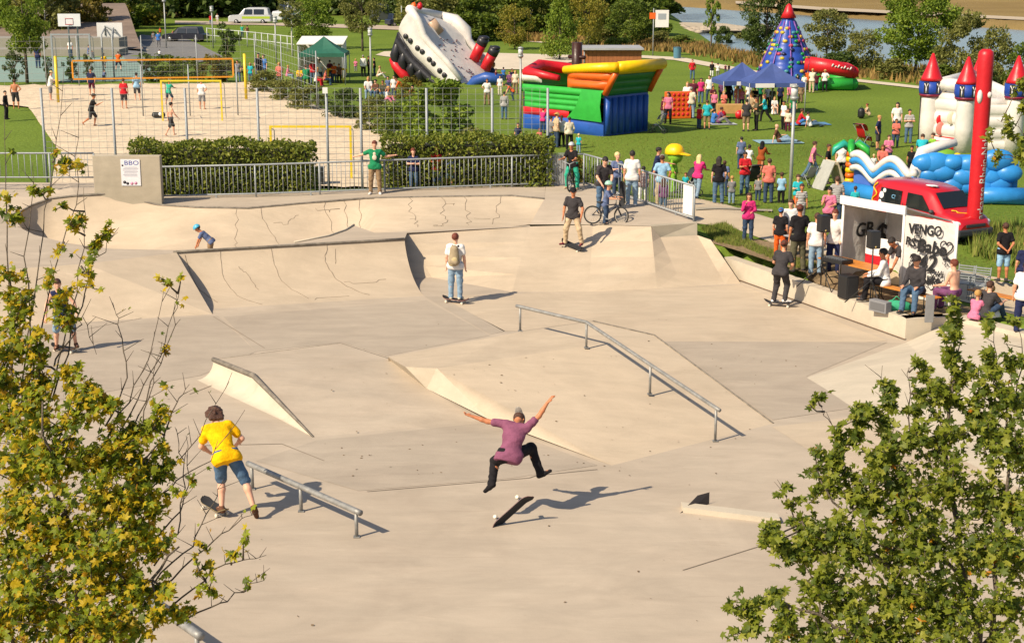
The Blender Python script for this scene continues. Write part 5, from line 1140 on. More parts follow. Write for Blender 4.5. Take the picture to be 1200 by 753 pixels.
# red and green tube pool beside the tower
p = PG(975, 106); s_ = SC(p); t = thing('inflatable_pool', 'red over green inflatable pool beside the climbing tower', 'inflatable pool', p, -.1); w_ = 46/s_
b = MB(); b.tube([(-w_*.55, 0, .45), (w_*.5, 0, .45)], .42, 12); b.tube([(w_*.5, 0, .45), (w_*.5, 3.5, .45), (-w_*.55, 3.5, .45), (-w_*.55, 0, .45)], .42, 10); b.build('green_tube', VG, t)
b = MB(); b.tube([(-w_*.6, 0, 1.75), (w_*.05, 0, 1.5), (w_*.5, 0, 1.2)], [.5, .5, .42], 12); b.tube([(w_*.5, 0, 1.2), (w_*.5, 3.5, 1.2), (-w_*.6, 3.5, 1.5)], .42, 10); b.build('red_tube', VR, t)
b = MB()
for i in range(7): x = -w_*.05 + i*.2; b.tube([(x, -.5, 1.62 - i*.035), (x + .1, -.52, 1.8 - i*.035 - .1*(i % 2))], .05, 5)
o = b.build('white_lettering', VW, t); o['kind'] = 'stuff'
# --- castle
def turret(cx, cy, top, bot, w_, label=None, par=None, iv=None, dy=0):
    p = PG(cx, bot) + V((0, dy, 0)); s = SC(PG(cx, bot)); R = w_/2/s; z = lambda y: (bot - y)/s*1.02; q = p + iv
    H = z(top); b = MB(); b.lathe(q, [(R*.78, 0), (R*.8, H*.25), (R*.77, H*.5), (R*.76, z(top + 42))], 20); tw = b.build('turret', VW, par)
    b = MB(); b.lathe(q + V((0, 0, z(top + 48))), [(R*.8, -.05), (R*.98, .03), (R*1.0, .1)], 20); b.build('red_band', VINYL('band', '#7d1b33'), tw)
    b = MB(); b.lathe(q + V((0, 0, z(top + 46.5))), [(R*.96, 0), (R*1.04, .2), (R*1.02, .62)], 20); b.build('blue_drum', VINYL('drum', '#1f3f94'), tw)
    b = MB(); h0 = z(top + 30.5); b.lathe(q + V((0, 0, h0)), [(R*.98, 0), (R*.86, (H - h0)*.12), (R*.5, (H - h0)*.5), (.05, H - h0)], 20); b.build('cone_roof', VR, tw)
    for a in (-2.25, -1.2):
        b = MB(); c = q + V((math.cos(a)*R*1.03, math.sin(a)*R*1.03, z(top + 38))); u = V((-math.sin(a), math.cos(a), 0))*.09; n0 = V((math.cos(a), math.sin(a), 0))
        b.tube([c + u + V((0, 0, .2)), c + V((0, 0, .02)), c - u + V((0, 0, .2))], .03, 4); b.tube([c + V((0, 0, .02)), c + V((0, 0, -.25))], .03, 4); b.build('window_mark', VW, tw); b = MB(); b.box(c - n0*.02, (.24, .04, .52), Matrix.Rotation(a + math.pi/2, 3, 'Z')); b.build('dark_window', VK, tw)
    return p
c0 = PG(1125, 178); t = thing('bouncy_castle', 'white bouncy castle with red cone turrets and blue drums', 'bouncy castle', c0); iv = -c0
P1 = turret(1087, 0, 66, 172, 27, None, t, iv); P2 = turret(1128, 0, 70, 178, 27, None, t, iv); P3 = turret(1143, 0, 66, 150, 25, None, t, iv); P4 = turret(1186, 0, 69, 178, 27, None, t, iv)
s_ = SC(c0)
def castle_wall(a, b_, h, name, m=VW, th=.5, bands=4):
    d = (b_ - a).normalized(); nn = V((d.y, -d.x, 0)); nn = nn if nn.y < 0 else -nn; q = MB(); panel(q, a + iv, b_ + iv, 0, h, nn, bands, .12); panel(q, a + iv - nn*th, b_ + iv - nn*th, 0, h, -nn, bands, .1)
    q.tube([a + iv - nn*th/2 + V((0, 0, h)), b_ + iv - nn*th/2 + V((0, 0, h))], th*.55, 10); return q.build(name, m, t)
castle_wall(P1, P2, 2.35, 'front_wall'); castle_wall(P2, P4, 2.2, 'side_wall'); castle_wall(P1, P3, 2.8, 'back_wall'); castle_wall(P3, P4, 2.6, 'far_wall')
castle_wall(P1 + V((.1, -.25, 0)), P2 + V((.1, -.3, 0)), .45, 'red_base', VR, .4, 1)
b = MB(); a, c = P1 + iv, P2 + iv; b.tube([a + V((.3, .2, 2.6)), a.lerp(c, .5) + V((0, .5, 3.0)), c + V((0, .3, 3.0))], .3, 10); b.build('top_tube', VW, t)
for (u, z, r, m) in ((.3, 1.35, .16, VR), (.34, .95, .22, VINYL('rose', '#c77a70')), (.62, 1.5, .2, VINYL('ivory', '#c9bda6'))):
    b = MB(); q = a.lerp(c, u); b.ball(q + V((-.05, -.16, z)), (r, .05, r*1.5), 10, 7); b.build('painted_shape', m, t)
# blue wave wall of the castle slide
o0, rz, L = frame(1068, 236, 1192, 238); s_ = SC(o0); t = thing('wave_wall', 'blue bubbly inflatable wave wall in front of the white castle', 'inflatable', o0, rz)
g_ = np.random.default_rng(11)
for j in range(3):
    for i in range(6):
        x = .35 + (i + .5*(j % 2))*(L - .5)/6; z = .55 + j*.47 + g_.uniform(-.1, .1); x += g_.uniform(-.12, .12); r = g_.uniform(.36, .58)
        b = MB(); b.ball((x, g_.uniform(.0, .12), z), (r*1.15, .3, r*.8), 14, 10); b.build('bubble', VLB, t)
b = MB(); panel(b, V((.1, .2, 0)), V((L, .2, 0)), .0, 1.75, V((0, -1, 0)), 1, .1); b.build('back_wall', VLB, t)
b = MB(); b.tube([(L*.55, -.35, .3), (L*.8, -.35, .32), (L + .15, -.35, .3)], .32, 10); b.build('base_tube', VLB, t)
b = MB(); b.tube([(-.2, .1, .0), (.15, .15, 1.2), (.35, .3, 1.8), (.9, .5, 2.0), (1.6, .6, 2.15)], [.25, .27, .25, .2, .14], 10); b.build('white_crest', VW, t)
# low wave barrier on the left
o0, rz, L = frame(990, 231, 1068, 246); t = thing('wave_barrier', 'low light blue inflatable barrier with white painted waves', 'inflatable', o0, rz)
b = MB(); b.tube([(0, 0, .3), (L*1.05, 0, .3)], .31, 12); b.build('base_tube', VLB, t)
def wave(off, amp, th, m, name, y):
    pts = []
    for i in range(25): x = .3 + i/24*(L - .2); pts.append(V((x, y, .75 + off + amp*abs(math.sin(x*1.75 + .5))**1.3)))
    q = MB(); q.tube(pts, th, 8); return q.build(name, m, t)
b = MB(); b.prism([(.3, .12, .4)] + [(.3 + i/16*(L - .2), .12, .8 + .42*abs(math.sin((.3 + i/16*(L - .2))*1.75 + .5))**1.3) for i in range(17)] + [(L + .1, .12, .4)], (0, .3, 0)); b.build('wave_body', VINYL('deep_blue', '#4a6bb5'), t)
wave(.46, .5, .15, VW, 'white_wave_top', .0); wave(.24, .5, .13, VLB, 'blue_wave', -.02); wave(.02, .45, .12, VW, 'white_wave_low', -.02)
p = PG(995, 224); t = thing('inflatable_palm', 'inflatable palm with yellow striped trunk and green leaves', 'inflatable palm', p)
for i in range(7): b = MB(); b.lathe((0, 0, .1 + i*.21), [(.17, 0), (.2, .1), (.17, .2)], 12); b.build('trunk_ring', VY if i % 2 else VO, t)
for i in range(6):
    a = i*1.047 + .3; d = V((math.cos(a), math.sin(a), 0)); b = MB(); b.tube([V((0, 0, 1.6)), d*.35 + V((0, 0, 1.85)), d*.7 + V((0, 0, 1.65)), d*.8 + V((0, 0, 1.4))], [.12, .15, .12, .03], 8); b.build('leaf', VG if i % 3 else VINYL('teal', '#2b9a8a'), t)
p = PG(1106, 205); t = thing('inflatable_turtle', 'small green and yellow inflatable animal on the castle slide', 'inflatable', p + V((0, 0, .3)))
b = MB(); b.ball((0, 0, .5), (.5, .35, .3)); b.build('shell', VINYL('lime', '#6fa02d'), t); b = MB(); b.ball((.45, -.2, .45), (.2, .2, .2)); b.build('head', VY, t); b = MB(); b.tube([(-.4, -.3, .2), (.3, -.3, .2)], .14, 8); b.build('rim', VR, t)
# --- red advertising column
p = PG(1140, 284); s_ = SC(p); t = thing('advertising_column', 'tall red inflatable column with white vertical lettering', 'inflatable column', p); Hc = (284 - 64)/s_*.99; lean = .012
b = MB(); R = 9.2/s_*.97
prof = [(R*.6, .1), (R*.95, .2), (R, .4)] + [(R*(1 + .015*math.sin(i*2.1)), .4 + (Hc - .6)*i/10) for i in range(1, 11)] + [(R*.9, Hc - .08), (R*.5, Hc)]
b.lathe((0, 0, .15), prof, 24); cb = b.build('tube', VR, t); cb.rotation_euler = (0, .0, 0)
b = MB(); b.lathe((0, 0, 0), [(R*.95, 0), (R, .06), (R*.95, .22)], 20); b.box((.05, -R*.8, .1), (.5, .3, .18)); b.build('blower_base', VK, t)
b = MB()
body = 'Sparkasse Rhein-Nahe'; me_ = text('lettering', body, .34, VW, cb, (0, 0, 0), ext=.0, align='LEFT', sx=1.0)
md = me_.data; bm = bmesh.new(); bm.from_mesh(md); bmesh.ops.subdivide_edges(bm, edges=[e for e in bm.edges if e.calc_length() > .1], cuts=2)
ang0 = -1.05
for v in bm.verts: x, y = v.co.x, v.co.y; a = ang0 - (y)/R; v.co = V((math.cos(a)*(R*1.022), math.sin(a)*(R*1.022), .45 + x*1.02))
bmesh.ops.recalc_face_normals(bm, faces=bm.faces); bm.to_mesh(md); bm.free(); me_.location = (0, 0, 0)
b = MB(); a = -1.0; b.ball((math.cos(a)*R, math.sin(a)*R, Hc*.79), (.08, .08, .1), 8, 6); b.build('white_dot', VW, cb); b = MB(); a = -2.3; b.ball((math.cos(a)*R*.95, math.sin(a)*R*.95, Hc*.78), (.09, .1, .22), 8, 6); b.build('white_mark', VW, cb)
# ================================================================== tents, kiosk, small furniture
def canopy(label, p, wx, wy, h, hp, m, rot=0, legs=True, val=.25):
    t = thing('gazebo', label, 'tent', p, rot); b = MB(); x, y = wx/2, wy/2; ap = V((0, 0, hp)); c4 = [V((-x, -y, h)), V((x, -y, h)), V((x, y, h)), V((-x, y, h))]
    for i in range(4):
        a, c = c4[i], c4[(i+1) % 4]; rows = []
        for j in range(6):
            u = j/5; r = []
            for k_ in range(7): v_ = k_/6; e = a.lerp(c, v_); q = e.lerp(ap, u); q.z -= .18*math.sin(math.pi*u)*(1 - .5*abs(2*v_ - 1)) + .05*math.sin(math.pi*v_)*(1 - u); r.append(q)
            rows.append(r)
        b.grid(rows, False); b.add([a, c, c + V((0, 0, -val)), a + V((0, 0, -val))], [(0, 1, 2, 3)])
    b.build('roof', m, t)
    for q in c4: b = MB(); b.tube([V((q.x, q.y, 0)), q], .03, 6); b.build('leg', STEEL, t)
    return t
TB = mat('tent_blue', '#3d4f86', .7, .1, 2); TG = mat('tent_green', '#1d5a48', .7, .1, 2); TW = mat('tent_white', (.72, .69, .66), .7, .06, 2); BLK = mat('black_plastic', (.012, .012, .013), .5)
p = PG(868, 128); s_ = SC(p); t = canopy('blue pop-up canopy with white sign, the farther of two', p, 58/s_, 2.6, 1.75, 2.75, TB, .15)
b = MB(); b.box((-.1, -1.36, 1.62), (1.2, .03, .22)); b.build('sign', TW, t)
p = PG(903, 132); s_ = SC(p); t = canopy('blue pop-up canopy in front of the climbing tower', p, 66/s_, 2.6, 1.8, 2.85, TB, .1)
b = MB(); b.box((-.75, -1.36, 1.67), (1.1, .03, .24)); b.build('sign', TW, t); b = MB(); b.box((.9, -1.36, 1.66), (.4, .03, .18)); b.build('small_sign', TW, t)
p = PG(381, 98); s_ = SC(p); canopy('dark green canopy over a crowd beside the sand', p, 53/s_, 3.0, 2.2, 3.3, TG, 0)
p = PG(379, 90); s_ = SC(p); t = thing('market_tent', 'white walled tent behind the green canopy', 'tent', p); w_ = 54/s_
b = MB(); b.box((-w_*.46, 0, 1.2), (.06, 3, 2.4)); b.box((0, 1.5, 1.4), (w_*.92, .05, 2.8)); b.box((w_*.46, .3, 1.3), (.06, 2.4, 2.6)); b.prism([(-w_/2, -1.6, 2.45), (w_/2, -1.6, 2.45), (w_/2, 1.6, 2.85), (-w_/2, 1.6, 2.85)], (0, 0, .06)); b.build('tarpaulin', TW, t)
for x in (-.47, .47): b = MB(); b.tube([(x*w_, -1.5, 0), (x*w_, -1.5, 2.45)], .04, 6); b.build('pole', STEEL, t)
p = PG(395, 97); t = thing('yellow_frame', 'yellow folding frame under the green canopy', 'frame', p)
b = MB(); b.tube([(-.7, 0, .95), (.7, 0, .95)], .08, 6); b.tube([(.7, 0, .95), (.45, 0, 0), (.2, 0, .9)], .07, 6); b.tube([(-.6, 0, .95), (-.7, 0, 0)], .07, 6); b.build('frame', VY, t)
p0 = PG(700, 78); s_ = SC(p0); t = thing('kiosk', 'orange-brown wooden kiosk with a flat grey roof', 'kiosk', PG(718, 80)); wd_ = 66/s_
KW = mat('kiosk_wood', '#9c5f36', .8, .15, 3, .3, 12); 
for i in range(14): b = MB(); b.box((-wd_/2 + (i + .5)*wd_/14, 0, .72), (wd_/14 - .015, .06, 1.45)); b.build('board', KW, t)
b = MB(); b.box((-wd_/2 + .02, 2, .72), (.06, 4, 1.44)); b.box((wd_/2 - .02, 2, .72), (.06, 4, 1.44)); b.box((0, 4, .72), (wd_, .06, 1.44)); b.build('wall', KW, t)
b = MB(); b.box((0, 1.9, 1.52), (wd_ + .3, 4.6, .14)); b.build('roof', mat('roof_zinc', (.36, .36, .37), .5, .1, 1), t); b = MB(); b.tube([(-wd_/2, -.05, 0), (-wd_/2, -.05, 1.45)], .05, 6); b.build('downpipe', STEEL, t)
p = PG(765, 66); t = thing('info_sign', 'white and orange information sign on a post by the river', 'sign', p); b = MB(); b.tube([(0, 0, 0), (0, 0, 4.2)], .05, 6); b.build('post', STEEL, t); b = MB(); b.box((.75, 0, 3.3), (1.2, .08, 1.5)); b.build('board', TW, t); b = MB(); b.box((-.1, -.02, 3.55), (.55, .06, .55)); b.build('orange_plate', VO, t)
b = MB(); b.box((.75, -.05, 3.5), (.7, .03, .5)); b.build('picture', mat('sign_grey', (.3, .33, .36)), t)
p = PG(793.5, 69); t = thing('litter_bin', 'blue-grey litter bin beside the meadow path', 'bin', p); b = MB(); b.lathe((0, 0, 0), [(.26, 0), (.32, .1), (.34, .9), (.36, .95)], 14); b.build('bin', mat('bin_blue', '#4f7f95', .5), t); b = MB(); b.lathe((0, 0, .95), [(.37, 0), (.36, .05), (.1, .08)], 14); b.build('lid', mat('bin_lid', '#3b5f70', .5), t)
# A-board, small play frames, strollers
p = PG(972, 221); t = thing('sandwich_board', 'grey and cream wooden A-board beside the man in the white shirt', 'A-board', p, .35)
for q, m in ((-1, mat('board_grey', (.36, .36, .33), .7, .1, 5)), (1, mat('board_cream', (.55, .48, .36), .7, .1, 5))): b = MB(); b.box((q*.3, 0, .55), (.05, .85, 1.2), Euler((0, -q*.42, 0)), .01); b.build('leaf', m, t)
b = MB(); b.ball((.5, -.15, .85), (.04, .1, .1), 8, 6); b.build('hole', BLK, t)
def stroller(px, py, label, m, rz, sc=1.0, hood=True):
    t = thing('pushchair', label, 'pushchair', PG(px, py), rz, scale=sc)
    wd = MB(); wd.tube([V((0, math.cos(a)*.1, math.sin(a)*.1)) for a in np.linspace(0, 6.28, 13)[:-1]], .02, 5, closed=True); wd = wd.data('wheel', BLK)
    for x in (-.22, .22):
        for y in (-.32, .36): part('wheel', wd, t, loc=(x, y, .11))
        b = MB(); b.tube([(x, .38, .12), (x, -.1, .6), (x, -.42, 1.0)], .014, 6); b.tube([(x, -.32, .12), (x, .12, .58)], .014, 6); b.build('frame_side', STEEL, t)
    b = MB(); b.tube([(-.22, -.42, 1.0), (.22, -.42, 1.0)], .02, 6); b.build('handle', BLK, t)
    b = MB(); b.grid([[V((x, y, z)) for x in (-.2, -.1, .1, .2)] for (y, z) in ((.34, .3), (.28, .45), (.02, .42), (-.12, .5), (-.26, .92))], True); b.grid([[V((x, y, z - .04)) for x in (-.2, -.1, .1, .2)] for (y, z) in ((.34, .3), (.28, .45), (.02, .42), (-.12, .5), (-.26, .92))], True); b.build('seat', m, t)
    if hood:
        rows = [[V((x, -.26 + .36*math.sin(a)*math.cos(x*3), .62 + .34*math.cos(a) + .05)) for x in (-.22, -.1, .1, .22)] for a in np.linspace(-.5, 1.5, 7)]; b = MB(); b.grid(rows, True); b.build('hood', m, t)
    return t
stroller(772, 156, 'folded grey pushchair at the stern of the pirate ship', mat('cloth_pram', (.42, .40, .40), .8), 1.2)
stroller(1011, 173, 'red and black pushchair standing alone on the lawn', VR, -.9, 1.15); stroller(808, 229, 'black pushchair in front of the woman in pink', mat('cloth_pram_dark', (.03, .03, .035), .8), 1.9)
stroller(948, 219, 'small silver pushchair left of the sandwich board', mat('cloth_pram_grey', (.25, .25, .26), .8), .4, .9, False); stroller(882, 222, 'dark pushchair beside the woman in the rust coat', mat('cloth_pram_dark', (.03, .03, .035)), .2)
p = PG(794, 139); t = thing('brick_game', 'orange lattice game wall on the lawn beside the pirate ship', 'game wall', p, .2)
b = MB(); b.box((0, 0, .75), (1.5, .35, 1.5), bev=.05); b.build('frame', VO, t)
for i in range(5):
    for j in range(5): b = MB(); b.ball((-.55 + i*.27, -.17, .25 + j*.27), (.1, .04, .1), 6, 5); b.build('opening', VR, t)
b = MB(); b.tube([(.85, 0, 0), (.85, 0, 1.3)], .1, 8); b.build('post', VB, t)
p = PG(855, 139); t = thing('wooden_wagon', 'small wooden handcart on the lawn in front of the crowd', 'handcart', p); b = MB(); b.box((0, 0, .55), (1.5, .7, .5), bev=.02); b.build('box', mat('wagon_wood', '#b58b52', .8, .1, 5), t)
for x in (-.5, .5): b = MB(); b.lathe((x, -.38, .25), [(.25, -.04), (.25, .04)], 14, axis='Y'); b.build('wheel', VR, t)
def blanket(px, py, w_, d_, label, m, rz=0.1):
    t = tag(MB().box((0, 0, 0), (w_, d_, .012)).build('blanket', m), label, 'blanket'); p = PG(px, py); t.location = p + V((0, 0, .05)); t.rotation_euler = (0, 0, rz)
blanket(912, 167, 2.2, 1.5, 'pale blue blanket under the sunbathing man', mat('blanket_blue', '#7fa0ad', .9, .1, 9)); blanket(847, 146, 1.4, .9, 'white blanket in front of the sitting group', mat('blanket_white', '#b0b5b5', .9, .1, 9)); blanket(945, 146, 2.4, 1.3, 'blue blanket under the picnicking pair', mat('blanket_deep', '#4f7fa8', .9, .1, 9))
# ================================================================== vehicles, booth, courts
PAINT = mat('car_paint_red', '#b3161f', .28, .0, coat=.6); GLASS = mat('car_glass', (.012, .016, .018), .06, spec=.8); TYRE = mat('tyre', (.02, .02, .02), .85); RIM = mat('rim', (.4, .4, .41), .35, metal=.7); PLAS = mat('bumper_plastic', (.045, .045, .05), .6)
LAMPG = mat('lamp_clear', (.62, .64, .66), .08, spec=.8); CHW = mat('print_white', (.75, .74, .72), .5); PRY = mat('print_yellow', '#e8b000', .5)
def hull(mb, secs, smooth=True):
    """loft closed rings"""
    mb.grid([s + [s[0]] for s in secs], smooth); mb.add(secs[0], [tuple(range(len(secs[0])))]); mb.add(secs[-1], [tuple(range(len(secs[-1])))])
def car(p, rz, label, paint, prof, roof, Ln, Wd, name='parked_car', cat='car', green=None, sc=1.0, group=None):
    """prof: side outline (x, z) of the lower body; roof: glasshouse outline"""
    t = thing(name, label, cat, p, rz, group, scale=sc); b = MB()
    def extr(pts, w0, w1, inset=.0):
        n_ = len(pts); rows = []
        for (yy, k_) in ((-w0/2, .97), (-w0/2*1.0, 1.0)): pass
        c = V((sum(q[0] for q in pts)/n_, 0, sum(q[1] for q in pts)/n_)); rings = []
        for (f, k_) in ((-.5, .93), (-.485, .975), (-.44, 1.0), (.44, 1.0), (.485, .975), (.5, .93)):
            rings.append([V((c.x + (q[0] - c.x)*k_, f*(w0 + (w1 - w0)*min(1, max(0, (q[1] - pts[0][1])/(max(r[1] for r in pts) - pts[0][1])))), c.z + (q[1] - c.z)*k_)) for q in pts])
        return rings
    hull(b, extr(prof, Wd, Wd*.98), False); b.build('body', paint, t)
    b = MB(); hull(b, extr(roof, Wd*.97, Wd*.78), False); cab = b.build('cabin', paint, t); return t
def wheels(t, xs, Wd, r):
    for x in xs:
        for y in (-1, 1):
            b = MB(); b.lathe((0, 0, 0), [(r*.62, -.11), (r*.94, -.11), (r, -.06), (r, .06), (r*.94, .11), (r*.62, .11)], 22, axis='Y'); wl = b.build('wheel', TYRE, t); wl.location = (x, y*(Wd/2 - .09), r)
            b = MB(); b.lathe((0, y*.03, 0), [(.05, -.085), (r*.3, -.09), (r*.62, -.075), (r*.62, .075), (r*.3, .09), (.05, .085)], 18, axis='Y'); b.build('rim', RIM, wl)
# the red van: x forward, wheelbase 2.68, length 4.4, height 1.83
vp = PG(1089, 275); VANR = -math.radians(61); t = thing('parked_van', 'red delivery van with yellow swirls and white lettering', 'van', vp, VANR, scale=.92); van = t
Wv = 1.78
def ring(x, zb, zm, zt, wb, wm, wt, rt=.12):
    """half-symmetric section ring at station x"""
    pts = [(wb, zb), (wm, zb + .12), (wm*1.0, zm), (wt + (wm - wt)*.12, zt - rt), (wt*.86, zt - .015), (0, zt)]
    return [V((x, -a, z)) for a, z in pts] + [V((x, a, z)) for a, z in reversed(pts[:-1])]
w2_ = Wv/2
secs = [ring(-2.18, .42, .95, 1.70, w2_*.86, w2_*.95, w2_*.80), ring(-2.1, .33, .95, 1.80, w2_*.9, w2_, w2_*.84), ring(-1.2, .28, .95, 1.835, w2_*.9, w2_, w2_*.85), ring(0, .28, .95, 1.83, w2_*.9, w2_, w2_*.84), ring(.55, .28, .95, 1.76, w2_*.9, w2_, w2_*.8), ring(.78, .28, .95, 1.66, w2_*.9, w2_, w2_*.78),
        ring(1.3, .28, .93, 1.16, w2_*.9, w2_, w2_*.82, .05), ring(1.42, .28, .90, 1.08, w2_*.9, w2_*.99, w2_*.86, .05), ring(1.9, .28, .80, .96, w2_*.88, w2_*.95, w2_*.82, .05), ring(2.12, .36, .62, .84, w2_*.78, w2_*.84, w2_*.7, .05), ring(2.18, .42, .58, .74, w2_*.7, w2_*.76, w2_*.6, .05)]
b = MB(); hull(b, secs); b.build('body', PAINT, t); wheels(t, (-1.32, 1.36), Wv, .32)
def sidepanel(pts, m, name, y0, y1=None, th=.012):
    """glass on the near side; pts (x, z); the side leans in above the belt line"""
    def yy(z): return -(w2_*(1.0 if z < .97 else 1 - (z - .95)/.72*.085)) - .006
    b = MB(); b.add([V((x, yy(z), z)) for x, z in pts] + [V((x, yy(z) + .03, z)) for x, z in pts], [tuple(range(len(pts)))] + [(i, (i+1) % len(pts), len(pts) + (i+1) % len(pts), len(pts) + i) for i in range(len(pts))]); return b.build(name, m, t)
SIDE = -1
sidepanel([(-1.75, 1.05), (-.62, 1.03), (-.62, 1.55), (-1.68, 1.56)], GLASS, 'rear_side_window', 0)
sidepanel([(-.35, 1.02), (.86, .99), (.78, 1.1), (.36, 1.53), (-.32, 1.54)], GLASS, 'front_side_window', 0)
b = MB(); b.add([(1.27, -.70, 1.17), (1.27, .70, 1.17), (.80, .64, 1.645), (.80, -.64, 1.645)], [(0, 1, 2, 3)]); o = b.build('windscreen', GLASS, t); o.location = (.03, 0, .02)
for q in (-1, 1):
    b = MB(); b.ball((1.93, q*.66, .74), (.2, .2, .11), 10, 7); b.build('headlight', LAMPG, t)
    b = MB(); b.ball((1.02, q*.98, 1.05), (.09, .1, .08), 8, 6); b.build('wing_mirror', PLAS, t)
b = MB(); b.box((2.08, 0, .43), (.3, 1.62, .26), bev=.07); b.build('bumper', PLAS, t); b = MB(); b.box((2.155, 0, .66), (.08, .9, .11), bev=.02); b.build('grille', PLAS, t)
for q in (-1, 1):
    b = MB(); b.lathe((0, q*.86, 0), [(.38, -.035), (.38, .04)], 24, axis='Y'); b.v = [v + V((1.36, 0, .32)) for v in b.v]; b.build('wheel_arch', PLAS, t); b = MB(); b.lathe((0, q*.86, 0), [(.38, -.035), (.38, .04)], 24, axis='Y'); b.v = [v + V((-1.32, 0, .32)) for v in b.v]; b.build('wheel_arch', PLAS, t)
b = MB(); b.box((-.05, -w2_ - .004, .86), (2.2, .012, .018)); b.build('door_seam', PLAS, t); b = MB(); b.box((-.5, -w2_ - .004, .75), (.012, .012, .8)); b.build('door_gap', PLAS, t); b = MB(); b.box((-.3, -w2_ - .012, .93), (.16, .03, .03)); b.build('door_handle', PLAS, t)
text('web_lettering', 'www.dawillsdu.de', .15, CHW, t, (-1.15, -w2_ - .012, .88), (math.pi/2, 0, 0)); text('side_logo', 'C!', .2, mat('print_blue', '#7fb4d8', .5), t, (-1.0, -w2_*.955 - .02, 1.3), (math.pi/2 - .1, 0, 0))
b = MB(); b.ball((-1.63, -w2_*.96, 1.2), (.14, .02, .22), 10, 7); b.ball((-1.5, -w2_*.94, 1.45), (.09, .02, .09), 10, 7); b.ball((-1.68, -w2_*.99, 1.0), (.09, .02, .12), 10, 7); o = b.build('white_figure_print', CHW, t); o['kind'] = 'stuff'
sw = MB(); pts = [V((-1.98 + .10*math.sin(i*.9), -w2_*(1.0 if z < .95 else 1 - (z - .95)/.72*.1) - .012, z)) for i, z in enumerate(np.linspace(.75, 1.7, 16))]; sw.tube(pts, .028, 5); sw.build('yellow_swirl', PRY, t)
sw = MB(); sw.tube([V((1.45 + .3*i/8, -.45 + .07*i + .08*math.sin(i*1.3), 1.115 - .018*i)) for i in range(9)], .022, 5); sw.build('bonnet_swirl', PRY, t)
text('front_lettering', 'Da', .2, CHW, t, (.45, -.35, 1.84), (0, -.15, -.6)); sw = MB(); sw.tube([V((.9 + .5*i/8, -w2_ - .012, .66 + .12*math.sin(i*.4))) for i in range(9)], .03, 5); sw.build('wing_swirl', CHW, t)
b = MB(); b.ball((.3, -.3, 1.83), (.28, .18, .02), 10, 5); b.build('roof_print', CHW, t); b = MB(); b.box((1.2, -.35, 1.2), (.05, .25, .08)); b.build('paper_on_dash', CHW, t)
# distant parked vehicles (simple side outlines with wheels and windows)
def farcar(px, py, rz, label, paint, Ln=4.2, Wd=1.75, Hh=1.5, van=False, stripe=None):
    p = PG(px, py); h0 = Hh*.55; x = Ln/2
    prof = [(-x, .3), (x, .3), (x, h0*.8), (x*.92, h0*.95), (x*.5, h0*1.02), (-x*.95, h0*1.02), (-x, h0*.9)]
    roof = [(-x*.92 if van else -x*.8, h0), (x*.5, h0), (x*.25, Hh*.93), (x*.05, Hh), (-x*.7, Hh), (-x*.85 if van else -x*.72, Hh*.95)]
    t = car(p, rz, label, paint, prof, roof, Ln, Wd); wheels(t, (-x*.62, x*.62), Wd, .31)
    for sgn in (-1, 1):
        for (x0, x1) in ((-x*.68, -x*.2), (-x*.14, x*.2)):
            b = MB(); b.add([V((x0, sgn*Wd*.478, h0*1.06)), V((x1 + (.2 if x1 > 0 else 0), sgn*Wd*.478, h0*1.06)), V((x1, sgn*Wd*.415, Hh*.9)), V((x0, sgn*Wd*.415, Hh*.9))], [(0, 1, 2, 3)]); o = b.build('window', GLASS, t); o.location = (0, sgn*.035, 0)
        b = MB(); b.ball((x*.97, sgn*Wd*.36, h0*.72), (.08, .2, .1), 8, 6); b.build('headlight', LAMPG, t)
        if stripe: b = MB(); b.box((-x*.3, sgn*(Wd/2 + .005), h0*.72), (Ln*.65, .012, .3)); b.build('stripe', stripe, t)
    b = MB(); b.add([V((x*.5, -Wd*.42, h0*1.05)), V((x*.5, Wd*.42, h0*1.05)), V((x*.27, Wd*.38, Hh*.9)), V((x*.27, -Wd*.38, Hh*.9))], [(0, 1, 2, 3)]); o = b.build('windscreen', GLASS, t); o.location = (.04, 0, .02); return t
farcar(218, 49, math.pi*.95, 'dark blue car parked on the grey road', mat('paint_dark', '#23242e', .3, coat=.4), 4.6, 1.8, 1.55)
farcar(294, 28, math.pi, 'white estate car with yellow-green flank', mat('paint_white', '#b9bcc0', .35, coat=.4), 5.6, 2.0, 2.1, True, mat('stripe_lime', '#9fb82a', .5))
farcar(337, 25, math.pi*1.3, 'small white van behind the trees', mat('paint_white', '#b9bcc0'), 4.2, 1.9, 2.6, True); farcar(454, 26, .3, 'grey van beside the far lane', mat('paint_grey', '#4a4d4c', .4), 4.6, 1.9, 2.4, True); farcar(469, 31, .5, 'dark blue car behind the bow of the ship', mat('paint_navy', '#20273a', .3, coat=.4), 3.6, 1.7, 1.6)
